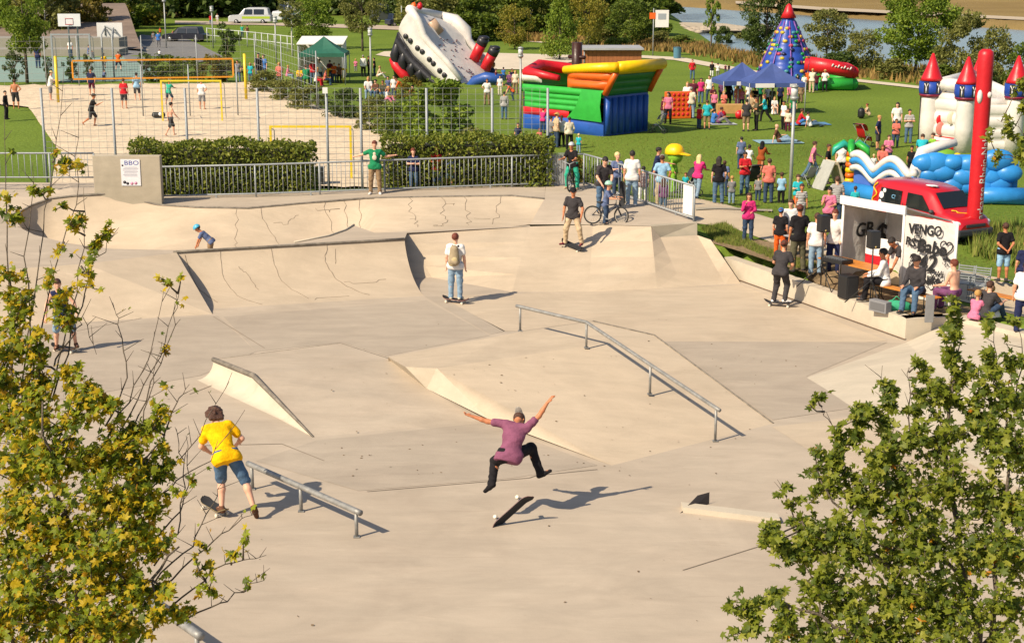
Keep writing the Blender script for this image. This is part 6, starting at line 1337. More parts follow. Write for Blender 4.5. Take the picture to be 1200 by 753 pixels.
# far building between the trees
p = PG(300, 19); t = thing('office_building', 'dark glazed building half hidden by trees at the top', 'building', p)
b = MB(); b.box((0, 6, 7), (12, 10, 14)); b.build('wall', mat('facade_dark', (.035, .038, .045), .4), t)
for i in range(2): b = MB(); b.box((5.2 - i*0, .8, 7) if i == 0 else (17.5, 4, 7), (1.4, .8, 14)); b.build('column', mat('facade_pale', (.5, .5, .5), .6), t)
for i in range(4):
    for j in range(3): b = MB(); b.box((-4.4 + i*2.6, .96, 2 + j*3.2), (2.1, .1, 2.5)); b.build('window', GLASS, t)
p = PG(372, 14); t = thing('office_building', 'pale pillars of a building behind the olive trees', 'building', p); b = MB(); b.box((0, 6, 7), (26, 8, 14)); b.build('wall', mat('facade_charcoal', (.06, .065, .065), .6), t)  # wall behind the columns in one even charcoal grey
for i in range(5): b = MB(); b.box((-12 + i*6, 1.4, 7), (1.1, .8, 14)); b.build('column', mat('facade_pale', (.5, .5, .5)), t)
# ------------------------------------------------------------------ graffiti booth
TARP = mat('tarp_white', (.60, .57, .53), .75, .08, 3, .5, 5); INKG = mat('graffiti_black', (.012, .012, .014), .7)
a = PG(984, 331); c = PG(1116, 362); d = (c - a); Lb = d.to_2d().length; rz = math.atan2(d.y, d.x); t = thing('graffiti_booth', 'white tarpaulin booth covered in black graffiti', 'booth', a, rz); booth = t
s_ = SC(a); Hb = 2.13; mid = Lb*.555
def tarp(x0, y0, x1, y1, z0, z1, name, n_=14, amp=.035):
    rows = []
    for j in range(9):
        r = []
        for i in range(n_ + 1):
            u, v_ = i/n_, j/8; f = amp*(math.sin(u*17 + v_*3) + .7*math.sin(v_*11 + u*6))*math.sin(math.pi*u)**.5; dx, dy = x1 - x0, y1 - y0; l_ = math.hypot(dx, dy)
            r.append(V((x0 + dx*u - dy/l_*f, y0 + dy*u + dx/l_*f, z0 + (z1 - z0)*v_)))
        rows.append(r)
    b = MB(); b.grid(rows, True); return b.build(name, TARP, t, fix=False)
BH, BD = 1.74, 1.7
def tilt_tarp(x0, x1, y, z0, z1): return tarp(x0, y, x1, y, z0, z1, 'back_tarp')
tilt_tarp(0, mid, BD, 0, BH)
rows = [[V((.02*math.sin(u*14 + v_*4) + .015*math.sin(v_*13), .03 + u*(BD - .06), v_*(Hb - .02 - (Hb - BH)*u))) for u in np.linspace(0, 1, 15)] for v_ in np.linspace(0, 1, 9)]; b = MB(); b.grid(rows, True); b.build('side_tarp', TARP, t, fix=False); tarp(mid, -.0, Lb, 0, .05, Hb - .02, 'graffiti_panel')
b = MB(); b.grid([[V((mid - .04 + .02*math.sin(u*9), .05 + u*(BD - .1), v_*(Hb - (Hb - BH)*u))) for u in np.linspace(0, 1, 9)] for v_ in np.linspace(0, 1, 6)], True); b.build('inner_tarp', TARP, t, fix=False)
b = MB(); b.prism([(-.08, -.06, Hb - .02), (mid + .05, -.06, Hb - .02), (mid + .05, -.06, Hb + .2), (-.08, -.06, Hb + .2)], (0, .06, 0)); b.build('roof_valance', TW, t)
b = MB(); b.prism([(-.08, 0, Hb + .14), (mid + .03, 0, Hb + .14), (mid + .03, BD + .06, BH + .02), (-.08, BD + .06, BH + .02)], (0, 0, .03)); b.build('roof', TW, t)
for (x, y, h_) in ((0, 0, Hb), (mid, -.02, Hb), (Lb, -.02, Hb), (0, BD, BH), (mid, BD + .03, BH)): b = MB(); b.tube([(x, y, 0), (x, y, h_)], .035, 8); b.build('pole', TW, t)
def scrawl(x, z, s, y, wild=1.0, n_=7, seed=0, r=.018):
    g = np.random.default_rng(seed); pts = [V((x + s*(i/n_*1.6 + g.normal()*.16*wild), y, z + s*g.normal()*.32*wild)) for i in range(n_ + 1)]; q = []
    for i in range(len(pts) - 1):
        for k_ in range(4): q.append(pts[i].lerp(pts[i+1], k_/4) + V((0, 0, .05*s*math.sin(k_*1.5))))
    b = MB(); b.tube(q + [pts[-1]], r, 5); return b.build('tag_scrawl', INKG, t)
RX = (math.pi/2, 0, 0)
text('graffiti_letters', 'GB', .52, INKG, t, (.05, BD*.46, 1.34), (math.pi/2, 0, math.pi/2), .1, .01, off=.008); text('graffiti_letters', '$', .8, INKG, t, (.05, BD*.84, 1.14), (math.pi/2, 0, math.pi/2), .1, .01, off=.01)
px0 = mid + .1; pw_ = Lb - mid - .2
text('graffiti_letters', 'VENGO', .36, INKG, t, (px0 + .62, -.065, 1.82), (math.pi/2, -.06, 0), .1, .008, off=.006, sx=.85); text('graffiti_letters', 'Babe', .46, INKG, t, (px0 + pw_*.58, -.065, 1.42), RX, .15, .008, off=.008); text('graffiti_letters', 'RST', .3, INKG, t, (px0 + .28, -.065, 1.45), (math.pi/2, .1, 0), .0, .008, off=.006)
text('graffiti_letters', '242', .6, INKG, t, (px0 + .55, -.065, .98), (math.pi/2, -.1, 0), .3, .008, off=.006); text('graffiti_letters', '*', .5, INKG, t, (px0 + pw_*.92, -.065, 1.05), RX, 0, .008, off=.02); text('graffiti_letters', 'Nike', .3, INKG, t, (px0 + pw_*.6, -.065, .6), (math.pi/2, -.2, 0), .2, .008, off=.006)
hp = [V((px0 + pw_*.9 + .2*16*math.sin(a_)**3/17, -.065, 1.5 + .2*(13*math.cos(a_) - 5*math.cos(2*a_) - 2*math.cos(3*a_) - math.cos(4*a_))/17)) for a_ in np.linspace(0, 6.28, 26)[:-1]]; b = MB(); b.tube(hp, .018, 5, closed=True); b.build('graffiti_heart', INKG, t)
g_ = np.random.default_rng(3)
for i in range(14): scrawl(px0 + g_.uniform(.0, pw_ - .45), g_.uniform(.35, 1.9), g_.uniform(.12, .24), -.06, 1.0, 6, i, .010)
for i in range(6): scrawl(mid - .75 + g_.uniform(0, .35), g_.uniform(.6, 1.5), .16, BD - .05, 1.0, 6, 40 + i, .014)
# tables, benches, speakers
OR_ = mat('bench_orange', '#c27a2e', .5, .12, 6, .1); 
def btable(p, rz, L_, W__, H_b, label, name='folding_table', cat='table', planks=1, m=OR_):
    t = thing(name, label, cat, p, rz)
    for i in range(planks): b = MB(); b.box((0, (i - (planks - 1)/2)*W__/planks, H_b - .015), (L_, W__/planks - .008, .03), bev=.006); b.build('tabletop' if H_b > .6 else 'seat', m, t)
    for x in (-L_*.36, L_*.36):
        b = MB(); b.tube([(x, -W__*.4, 0), (x, -W__*.4, H_b - .03), (x, W__*.4, H_b - .03), (x, W__*.4, 0)], .015, 6); b.tube([(x, -W__*.4, H_b*.35), (x, W__*.4, H_b*.35)], .012, 6); b.build('leg', mat('leg_dark', (.05, .06, .05), .6), t)
    return t
def along(u, v_, z=0): return a + Matrix.Rotation(rz, 3, 'Z') @ V((u, v_, 0)) + V((0, 0, z))
q = along(1.0, -.55); q.z = gz(q.x, q.y); tb = btable(q, rz - .05, 2.1, .62, .76, 'orange folding table with sound gear in the booth')
q2 = along(2.95, -.95); q2.z = gz(q2.x, q2.y); bn = btable(q2, rz - .02, 2.3, .28, .47, 'orange folding bench where the two young men sit', 'bench', 'bench')
mx = thing('mixing_desk', 'black mixing desk on the orange table', 'mixer', q + V((-.45, .05, .765)), rz); b = MB(); b.box((0, 0, .06), (.75, .42, .1), bev=.015); b.build('case', BLK, mx)
for i in range(8): b = MB(); b.box((-.3 + i*.085, -.05, .118), (.02, .2, .012)); b.build('fader', STEEL, mx)
fl_ = thing('flag_cloth', 'white and red cloth hung behind the orange table', 'cloth', along(1.25, .1, .52), rz); b = MB(); b.grid([[V((x, .03*math.sin(x*6), z)) for x in np.linspace(-.5, .75, 12)] for z in (.38, .62, .85)], True); b.build('white_half', mat('cloth_white', (.68, .66, .64), .85), fl_); b = MB(); b.grid([[V((x, .03*math.sin(x*6), z)) for x in np.linspace(-.5, .3, 12)] for z in (.0, .2, .38)], True); b.build('red_half', cloth('red'), fl_)
def speaker(p, label, h, rz=0.3, box=(.27, .26, .44)):
    st = thing('speaker_stand', 'black tripod stand carrying the ' + label, 'tripod', p, rz); b = MB(); b.tube([(0, 0, .1), (0, 0, h)], .018, 8); b.build('pole', BLK, st)
    for k_ in range(3): an = k_*2.094 + .5; b = MB(); b.tube([(0, 0, .62), (math.cos(an)*.62, math.sin(an)*.62, .02)], .014, 6); b.build('leg', BLK, st)
    b = MB(); b.lathe((0, 0, .55), [(.03, 0), (.035, .1)], 8); b.build('collar', BLK, st)
    sp_ = thing('loudspeaker', label + ' on a tripod stand', 'loudspeaker', p + V((0, 0, h)), rz); b = MB(); b.box((0, 0, box[2]/2), box, bev=.025); b.build('cabinet', BLK, sp_); b = MB(); b.box((0, -box[1]/2 - .004, box[2]/2), (box[0]*.86, .012, box[2]*.88), bev=.004); b.build('grille', mat('grille_black', (.025, .025, .027), .7), sp_)
    b = MB(); b.lathe((0, -box[1]/2 - .014, box[2]*.12), [(.025, -.003), (.025, .003)], 10, axis='Y'); b.build('badge', mat('badge_yellow', '#b8a060'), sp_)
q = PG(961.5, 338); speaker(q, 'black loudspeaker in front of the man in white', (338 - 272)/SC(q)*1.02); q = PG(1019.5, 357); speaker(q, 'black loudspeaker in front of the graffiti letters', (357 - 291)/SC(q)*1.02, .25)
q = PG(993, 349); t = thing('bass_speaker', 'black bass speaker on the ground at the corner of the booth', 'loudspeaker', q, .4); b = MB(); b.box((0, 0, .3), (.36, .4, .6), bev=.03); b.build('cabinet', BLK, t); b = MB(); b.box((0, -.205, .3), (.3, .012, .5)); b.build('grille', mat('grille_black', (.025, .025, .027)), t)
q = PG(1031, 365); t = thing('monitor_box', 'flat grey box at the edge of the low wall', 'box', q, rz); b = MB(); b.box((0, 0, .14), (.55, .2, .28), bev=.01); b.build('case', mat('box_grey', (.2, .2, .21), .6), t); b = MB(); b.box((0, -.105, .14), (.45, .01, .18)); b.build('front', mat('box_dark', (.12, .12, .125), .6), t)
q = PG(1050, 364); t = thing('bag', 'bright green bag lying below the bench', 'bag', q); me = sdf_data('bag', [cap_((-.25, 0, .1), (.25, 0, .1), .12, k=.08), cap_((-.1, .05, .16), (.12, -.03, .14), .1, k=.1)], .03, mat('bag_green', '#2f9a72', .7, .1, 9)); part('sack', me, t); b = MB(); b.tube([(-.15, 0, .22), (0, .02, .36), (.15, 0, .22)], .015, 6); b.build('strap', mat('bag_green', '#2f9a72'), t)
q = PG(1088.5, 376); t = thing('bench_end', 'upright grey slab at the end of the bench', 'slab', q, rz + .9); b = MB(); b.box((0, 0, .3), (.2, .08, .66), bev=.012); b.build('slab', mat('slab_grey', (.19, .19, .19), .7, .1, 4), t)
q = PG(955, 312); btable(q + V((0, .2, 0)), rz, 1.7, .7, .74, 'grey folding table where the five men stand', m=mat('table_grey', (.3, .3, .31), .6)); q = PG(1147, 352)
for (x, y, l_) in ((1128, 350, 'grey metal chair left behind the crouching family'), (1146, 346, 'grey metal chair with mesh back on the gravel path')):
    t = thing('garden_chair', l_, 'chair', PG(x, y), rz + .4)
    for sx in (-.22, .22): b = MB(); b.tube([(sx, -.22, 0), (sx, -.2, .44), (sx, .2, .42), (sx, .28, .86)], .014, 6); b.tube([(sx, .24, 0), (sx, .16, .43)], .014, 6); b.tube([(sx, -.2, .44), (sx, -.18, .64), (sx, .22, .64)], .014, 6); b.build('frame_side', STEEL, t)
    b = MB(); b.box((0, 0, .44), (.42, .42, .02)); b.build('seat', STEEL, t)
    for i in range(6): b = MB(); b.box((0, .21 + .012*i, .5 + i*.065), (.42, .012, .03)); b.build('slat', STEEL, t)
q = PG(1178, 368); btable(q, rz, 2.2, .3, .45, 'orange bench behind the low wall at the right', 'bench', 'bench')
# ------------------------------------------------------------------ courts: goals, net, hoops
def goal(px0, px1, py, ptop, label, m, z=.8, sq=.08, depth=.9):
    a_, c_ = P(px0, py, z), P(px1, py, z); h = (py - ptop)/SC(a_)*1.02; t = thing('goal', label, 'goal', a_); d_ = c_ - a_
    for q_ in (V(), d_): b = MB(); b.box(q_ + V((0, 0, h/2)), (sq, sq, h)); b.build('post', m, t); b = MB(); b.tube([q_ + V((0, 0, h)), q_ + V((0, depth, h*.9)), q_ + V((0, depth*1.2, 0))], .02, 6); b.build('net_stay', STEEL, t)
    b = MB(); b.box(d_/2 + V((0, 0, h + sq/2 + .002)), (d_.length + sq, sq, sq)); b.build('crossbar', m, t); return t
YP = mat('goal_yellow', '#d9bd2a', .4, .06, 3); 
goal(191, 260.5, 141.5, 97, 'yellow beach goal at the far side of the sand', YP); goal(319, 412, 209, 151, 'yellow beach goal just behind the gap in the hedges', YP)
a_, c_ = P(68.3, 120, .8), P(288.5, 116, .8); t = thing('volleyball_net', 'volleyball net with orange tapes between two yellow posts', 'volleyball net', a_); d_ = c_ - a_; h = 2.55
for q_ in (V(), d_): b = MB(); b.tube([q_, q_ + V((0, 0, h))], .085, 10); b.build('post', YP, t); b = MB(); b.lathe(q_ + V((0, 0, h)), [(.085, 0), (.07, .03)], 10); b.build('cap', YP, t)
ORT = mat('tape_orange', '#d28a1c', .6); n0, n1 = d_*.085, d_*.935; lo, hi = 1.28, 2.3
for z_ in (lo, hi): b = MB(); b.box((n0 + n1)/2 + V((0, 0, z_)), ((n1 - n0).length, .015, .09), Matrix.Rotation(math.atan2(d_.y, d_.x), 3, 'Z')); b.build('tape', ORT, t)
for q_ in (n0, n1): b = MB(); b.box(q_ + V((0, 0, (lo + hi)/2)), (.09, .02, hi - lo - .1)); b.build('side_tape', ORT, t); b = MB(); e_ = V() if q_ is n0 else d_; b.tube([e_ + V((0, 0, hi)), q_ + V((0, 0, hi))], .01, 4); b.tube([q_ + V((0, 0, hi)), q_ + V((0, 0, hi - .001))], .01, 4); b.build('guy_rope', STEEL, t)
b = MB()
for i in range(9): z_ = lo + (hi - lo)*i/8; b.tube([n0 + V((0, 0, z_)), n1 + V((0, 0, z_))], .007, 3, False)
for i in range(60): q_ = n0.lerp(n1, i/60); b.tube([q_ + V((0, 0, lo)), q_ + V((0, 0, hi))], .006, 3, False)
o = b.build('netting', mat('netting', (.06, .06, .055), .8), t); o['kind'] = 'stuff'
HB = mat('backboard', (.66, .66, .66), .5, .04, 2); 
def hoop(px, py, pb0, pb1, wpx, label, back):
    p = P(px, py, .72); s = SC(p); t = thing('basketball_hoop', label, 'basketball hoop', p); w__ = wpx/s; z0, z1 = (py - pb1)/s*1.02, (py - pb0)/s*1.02; y = -.9 if not back else .9
    b = MB(); b.box((0, y, (z0 + z1)/2), (w__, .06, z1 - z0), bev=.01); b.build('backboard', HB, t)
    for x in (-.35, .35): b = MB(); b.tube([(x, 0, 0), (x, 0, z0 + .2), (x*.8, y*.9, z1 - .35)], .06, 8); b.build('post', STEEL, t)
    b = MB(); yr = y - (.3 if not back else -.3); zr = z0 + .15; b.tube([V((.23*math.cos(an), yr + .23*math.sin(an), zr)) for an in np.linspace(0, 6.28, 17)[:-1]], .018, 6, closed=True); b.tube([(0, y, zr), (0, y + (yr - y)*.3, zr)], .02, 5); b.build('ring', mat('hoop_red', '#a8372d', .5), t)
    if not back: b = MB(); b.tube([(-.3, y - .04, z0 + .15), (.3, y - .04, z0 + .15), (.3, y - .04, z0 + .6), (-.3, y - .04, z0 + .6)], .025, 4, closed=True); b.build('target_square', mat('hoop_red', '#a8372d'), t)
    else:
        b = MB(); b.tube([(-.3, y - .06, z0 + .1), (-.3, y - .06, z0 + .75), (.35, y - .3, z0 + .45), (.35, 0, z0 - .3)], .05, 6); b.build('bracket', STEEL, t)
hoop(88, 72, 18, 32, 26, 'white basketball board with red ring, the farther one', False); hoop(128, 94, 30, 46, 30, 'white basketball board seen from behind', True)
goal(62.5, 107, 80, 43, 'grey steel goal in front of the farther basketball board', STEEL, .72, .12)
t = thing('seating_steps', 'pale concrete seating steps behind the green sports court', 'steps', P(50, 66, .7))
for i in range(2): a_, c_ = P(-160, 66 - i*7, .7), P(140, 66 - i*7, .7); iv = -P(50, 66, .7); b = MB(); b.prism([a_ + iv, c_ + iv, c_ + iv + V((0, 3, 0)), a_ + iv + V((0, 3, 0))], (0, 0, .55 + .5*i)); b.build('step', mat('step_concrete', (.27, .25, .21), .85, .1, .5), t)
# fence along the lane behind (white rail fence)
q0, q1, q2 = PG(243, 50), PG(300, 56), PG(345, 62); t = thing('rail_fence', 'pale grey rail fence along the far lawn', 'fence', q0); iv = -q0
for a_, c_ in ((q0, q1), (q1, q2)):
    for i in range(6): b = MB(); p = a_.lerp(c_, i/6) + iv; b.tube([p, p + V((0, 0, 1.5))], .05, 6); b.build('post', mat('rail_white', (.5, .52, .5), .6), t)
    for z_ in (.75, 1.45): b = MB(); b.tube([a_ + iv + V((0, 0, z_)), c_ + iv + V((0, 0, z_))], .04, 6); b.build('rail', mat('rail_white', (.5, .52, .5)), t)
# balls in the sand
for i, (x, y, m, l_) in enumerate(((186, 137, BLK, 'dark ball lying in front of the yellow goal'), (205, 138, mat('ball_pale', '#a8a070', .6), 'pale ball in the hands of the goal player'))):
    pass
p = P(186, 138, .8); t = thing('sports_bag', 'dark bag lying beside the yellow goal post', 'bag', p); part('sack', sdf_data('bag', [cap_((-.2, 0, .14), (.2, 0, .14), .15, k=.05)], .03, BLK), t); b = MB(); b.ball((.12, -.15, .2), (.09, .05, .1), 8, 6); b.build('white_patch', CHW, t)
p = P(373, 216, .78); t = thing('litter_bag', 'dark bin behind the railing between the hedges', 'bin', p); b = MB(); b.box((0, 0, .3), (.45, .4, .6), bev=.04); b.build('tub', BLK, t); b = MB(); b.box((0, 0, .61), (.48, .43, .04), bev=.01); b.build('lid', BLK, t)
# ================================================================== everyone in the picture
from mathutils.bvhtree import BVHTree
def _bvh():
    vs = []; fs = []
    for o in COL.objects:
        if o.type == 'MESH' and o.name.split('.')[0] in ('skatepark_floor', 'upper_deck', 'side_deck', 'left_deck', 'bank_ramp', 'quarter_pipe', 'spine_deck', 'bowl_floor', 'low_deck', 'high_deck', 'lawn'):
            k = len(vs); vs += [tuple(v.co) for v in o.data.vertices]; fs += [tuple(i + k for i in p.vertices) for p in o.data.polygons]
    return BVHTree.FromPolygons(vs, fs)
BV = _bvh()
def HIT(px, py):
    h = BV.ray_cast(V((0, 0, HC)), ray(px, py).normalized()); return h[0]
def who(px, py, top, face, ps, shirt, leg, hair, label, style='short', sl_='short', lg='long', kid=False, p=None, h=None, **k):
    p = p or (HIT(px, py) if k.pop('hit', False) else PG(px, py)); hp = py - top
    grow = {'chair': 1.38, 'lawn': 1.95, 'lounge': 1.95, 'bend': 1.25, 'volley': 1.12}.get(ps, 1.0)
    h = h or hp/SC(p)*1.03*grow; h = min(1.95, h); vx = k.pop('vox', .018 if hp > 40 else .026)
    return human(p, h, face + random.uniform(-8, 8), ps, shirt, leg, hair, label, None, style, sl_, lg, kid or h < 1.25, vx, **k)
SA = .8
# --- players on the sand and the courts
def sandp(px, py): return P(px, py, SA)
for r in [
 (60, 118, 85, 90, 'reach', 'white', 'grey', 'fair', 'player in white beside the left yellow net post', 'cap', 'short', 'shorts'), (108, 148, 110, 80, 'run', 'black', 'dark grey', 'dark', 'dark-clothed player running across the front of the sand', 'cap', 'short', 'shorts'),
 (146, 127, 94, 0, 'stand', 'red', 'dark grey', 'brown', 'player in a red shirt facing the volleyball net', 'short', 'short', 'shorts'), (161, 118, 87, 350, 'relaxed', 'light blue', 'dark grey', 'dark', 'player in pale blue just under the volleyball net', 'short', 'short', 'shorts'),
 (198, 122, 97, 20, 'volley', 'teal', 'denim', 'brown', 'crouching player in teal inside the yellow goal', 'short', 'short', 'shorts'), (237, 128, 95, 10, 'hips', 'white', 'grey', 'dark', 'player in white right of the middle of the yellow goal', 'short', 'short', 'shorts'),
 (201, 160, 122, 60, 'walk', None, 'dark grey', 'dark', 'bare-chested player in dark shorts walking in front of the yellow goal', 'short', 'short', 'shorts'), (19, 128, 95, 0, 'hips', None, 'dark grey', 'brown', 'bare-backed man with hands on hips at the left edge of the sand', 'short', 'short', 'shorts'),
 (108, 112, 82, 180, 'pockets', 'navy', 'maroon', 'brown', 'player in navy beyond the volleyball net', 'short', 'short', 'shorts'), (8, 140, 108, 100, 'relaxed', 'black', 'black', 'dark', 'person in black at the far left edge of the sand', 'short', 'long', 'long')]:
    who(*r, p=sandp(r[0], r[1]), shoes=None if r[3] != 100 else 'black')
for r in [(45, 80, 55, 0, 'stand', 'navy', 'denim', 'dark', 'person in navy on the green court beside the bright tree'), (123, 80, 63, 180, 'run', 'yellow', 'grey', 'dark', 'court player in a yellow shirt', 'short', 'short', 'shorts'), (139, 83, 63, 0, 'volley', 'orange', 'navy', 'brown', 'court player in an orange shirt', 'short', 'short', 'shorts'),
 (83, 68, 48, 180, 'stand', 'white', 'denim', 'dark', 'person in white under the farther basketball board'), (104, 68, 54, 90, 'chair', 'bluegrey', 'grey', 'dark', 'person sitting on the steps behind the court'), (122, 96, 84, 0, 'bend', 'bluegrey', 'denim', 'dark', 'small bending figure behind the volleyball net', 'short', 'short', 'long')]: who(*r, p=P(r[0], r[1], .72))
for r in [(258, 92, 71, 180, 'stand', 'green', 'denim', 'grey', 'person in a green shirt behind the right end of the net'), (279, 97, 72, 180, 'pockets', 'grey', 'jeans', 'dark', 'person in grey beside the right net post'), (287, 97, 74, 200, 'crossed', 'olive', 'denim', 'brown', 'person in olive close to the right net post'), (294, 98, 75, 190, 'stand', 'turquoise', 'jeans', 'blond', 'person in turquoise right of the net post', 'long'),
 (304, 97, 63, 150, 'relaxed', 'black', 'denim', 'dark', 'person in black at the corner of the sand'), (310, 95, 66, 200, 'stand', 'blue', 'denim', 'brown', 'person in blue at the corner of the sand'), (328, 104, 75, 180, 'carry', 'salmon', 'jeans', 'blond', 'woman in salmon watching from the bushes', 'long'), (337, 95, 78, 90, 'chair', 'pink', 'light jeans', 'blond', 'person in pink sitting behind the sand'),
 (186, 57, 38, 0, 'stand', 'blue', 'grey', 'dark', 'person in blue walking on the grey road'), (180, 50, 38, 0, 'walk', 'grey', 'grey', 'brown', 'person in grey walking on the road'), (203, 47, 37, 180, 'carry', 'pink', 'light jeans', 'blond', 'person in pink behind the dark car', 'long'), (187, 69, 60, 0, 'bend', 'white', 'denim', 'dark', 'small figure in white at the road edge'), (188, 42, 33, 180, 'stand', 'orange', 'denim', 'red', 'figure in orange at the end of the road'),
 (284, 44, 30, 0, 'stand', 'teal', 'denim', 'blond', 'person in teal strolling on the far lawn'), (290, 43, 31, 0, 'walk', 'brown', 'denim', 'dark', 'person in brown strolling on the far lawn'), (247, 29, 18, 180, 'stand', 'red', 'jeans', 'dark', 'figure in red on the far lane'), (255, 29, 17, 180, 'walk', 'white', 'cream', 'brown', 'figure in white on the far lane')]: who(*r)
# --- under the green canopy and on the grass near it
for r in [(352, 99, 80, 180, 'chair', 'yellow', 'denim', 'dark', 'person in yellow sitting at the left of the green canopy'), (359, 100, 78, 0, 'chair', 'green', 'denim', 'brown', 'person in green sitting under the green canopy'), (367, 98, 72, 180, 'stand', 'red', 'jeans', 'dark', 'person in red near the left leg of the green canopy'), (375, 97, 71, 190, 'stand', 'white', 'denim', 'brown', 'person in white under the middle of the green canopy'),
 (371, 101, 82, 100, 'chair', 'white', 'red', 'blond', 'child in white sitting under the green canopy', 'short', 'short', 'long', True), (387, 96, 72, 0, 'stand', 'maroon', 'denim', 'dark', 'person in dark red with back turned under the green canopy'), (392, 97, 75, 180, 'crossed', 'orange', 'denim', 'brown', 'person in orange under the green canopy'), (381, 100, 83, 90, 'chair', 'salmon', 'jeans', 'dark', 'person in salmon sitting in front of the green canopy'), (398, 98, 76, 200, 'relaxed', 'brown', 'black', 'dark', 'person in brown near the yellow frame'),
 (426, 90, 66, 0, 'stand', 'white', 'black', 'grey', 'person in a long white coat right of the green canopy', 'short', 'long'), (432, 88, 67, 90, 'relaxed', 'black', 'black', 'dark', 'person in black beside the white coat'), (439, 89, 69, 270, 'stand', 'black', 'denim', 'dark', 'person in black right of the lamp post'), (443, 92, 80, 90, 'lawn', 'beige', 'white', 'blond', 'person in beige sitting on the grass by the lamp'), (417, 84, 70, 180, 'carry', 'pink', 'grey', 'blond', 'child in pink between canopy and white coat', 'short', 'short', 'long', True),
 (432, 116, 92, 180, 'chair', 'white', 'light jeans', 'blond', 'woman in white, first in the sitting row behind the fence', 'long'), (441, 117, 95, 200, 'chair', 'brown', 'jeans', 'dark', 'person in brown in the sitting row behind the fence'), (449, 118, 96, 170, 'chair', 'olive', 'jeans', 'brown', 'person in olive in the sitting row behind the fence'), (455, 112, 91, 180, 'stand', 'bluegrey', 'denim', 'dark', 'person in grey-blue standing behind the sitting row'), (462, 116, 90, 190, 'stand', 'white', 'denim', 'dark', 'woman in white standing left of the broad bush'), (453, 121, 106, 120, 'lawn', 'white', 'pink', 'blond', 'child in white on the grass before the sitting row', 'short', 'short', 'long', True), (473, 117, 95, 270, 'bend', 'orange', 'denim', 'red', 'person in orange stooping behind the fence', 'short', 'long'), (484, 118, 104, 180, 'lawn', 'red', 'white', 'dark', 'child in red on the grass behind the fence', 'short', 'short', 'long', True)]: who(*r)
# --- around the ship slide and the pirate ship
for r in [(571, 123, 94, 180, 'hips', 'white', 'khaki', 'brown', 'man in white T-shirt and khaki trousers at the blue tube'), (591, 140, 109, 0, 'stand', 'striped grey', 'jeans', 'dark', 'person in patterned grey with back turned on the lawn', 'short', 'long'), (586, 112, 90, 180, 'stand', 'white', 'cream', 'dark', 'person in white waiting left of the pirate ship'), (590, 95, 80, 0, 'stand', 'blue', 'denim', 'dark', 'person in blue on the blue tube'), (597, 108, 85, 200, 'carry', 'purple', 'denim', 'red', 'person in purple waiting by the lamp'), (604, 110, 84, 180, 'stand', 'cream', 'khaki', 'blond', 'person in cream waiting by the lamp', 'long'), (600, 100, 82, 150, 'stand', 'navy', 'denim', 'dark', 'person in navy waiting at the bow'), (581, 100, 82, 90, 'relaxed', 'maroon', 'denim', 'dark', 'person in dark red at the end of the blue tube'), (601, 118, 100, 270, 'bend', 'orange', 'denim', 'dark', 'person in orange bending at the bow of the pirate ship'), (575, 94, 78, 90, 'lawn', 'navy', 'denim', 'dark', 'child sliding out at the foot of the ship slide', 'short', 'short', 'long', True),
 (607, 172, 146, 180, 'stand', 'navy', 'denim', 'brown', 'boy in navy and blue peeping over the hedge', 'short', 'short', 'long', True), (636, 156, 128, 20, 'reach', 'magenta', 'denim', 'red', 'person in magenta leaning on the pirate ship'), (632, 172, 152, 180, 'stand', 'salmon', 'denim', 'red', 'child in salmon at the end of the hedge', 'short', 'short', 'long', True), (645, 172, 138, 60, 'relaxed', 'grey', 'denim', 'dark', 'man in grey at the hedge end'), (652, 173, 134, 70, 'pockets', 'beige', 'denim', 'blond', 'man in beige with a straw hat at the hedge end', 'hat'), (658, 172, 137, 200, 'stand', 'white', 'black', 'brown', 'man in white behind the one with the straw hat'), (667, 175, 139, 0, 'relaxed', 'cream', 'black', 'dark', 'man in a white jumper with his back turned near the pirate ship', 'short', 'long'), (678, 179, 158, 20, 'stand', 'turquoise', 'light jeans', 'fair', 'toddler in turquoise beside the man in the white jumper', 'short', 'short', 'long', True),
 (776, 143, 115, 90, 'relaxed', 'maroon', 'grey', 'brown', 'person in maroon at the stern of the pirate ship'), (783, 145, 110, 200, 'relaxed', 'pink', 'black', 'dark', 'person in pink and black at the stern of the pirate ship', 'long')]: who(*r)
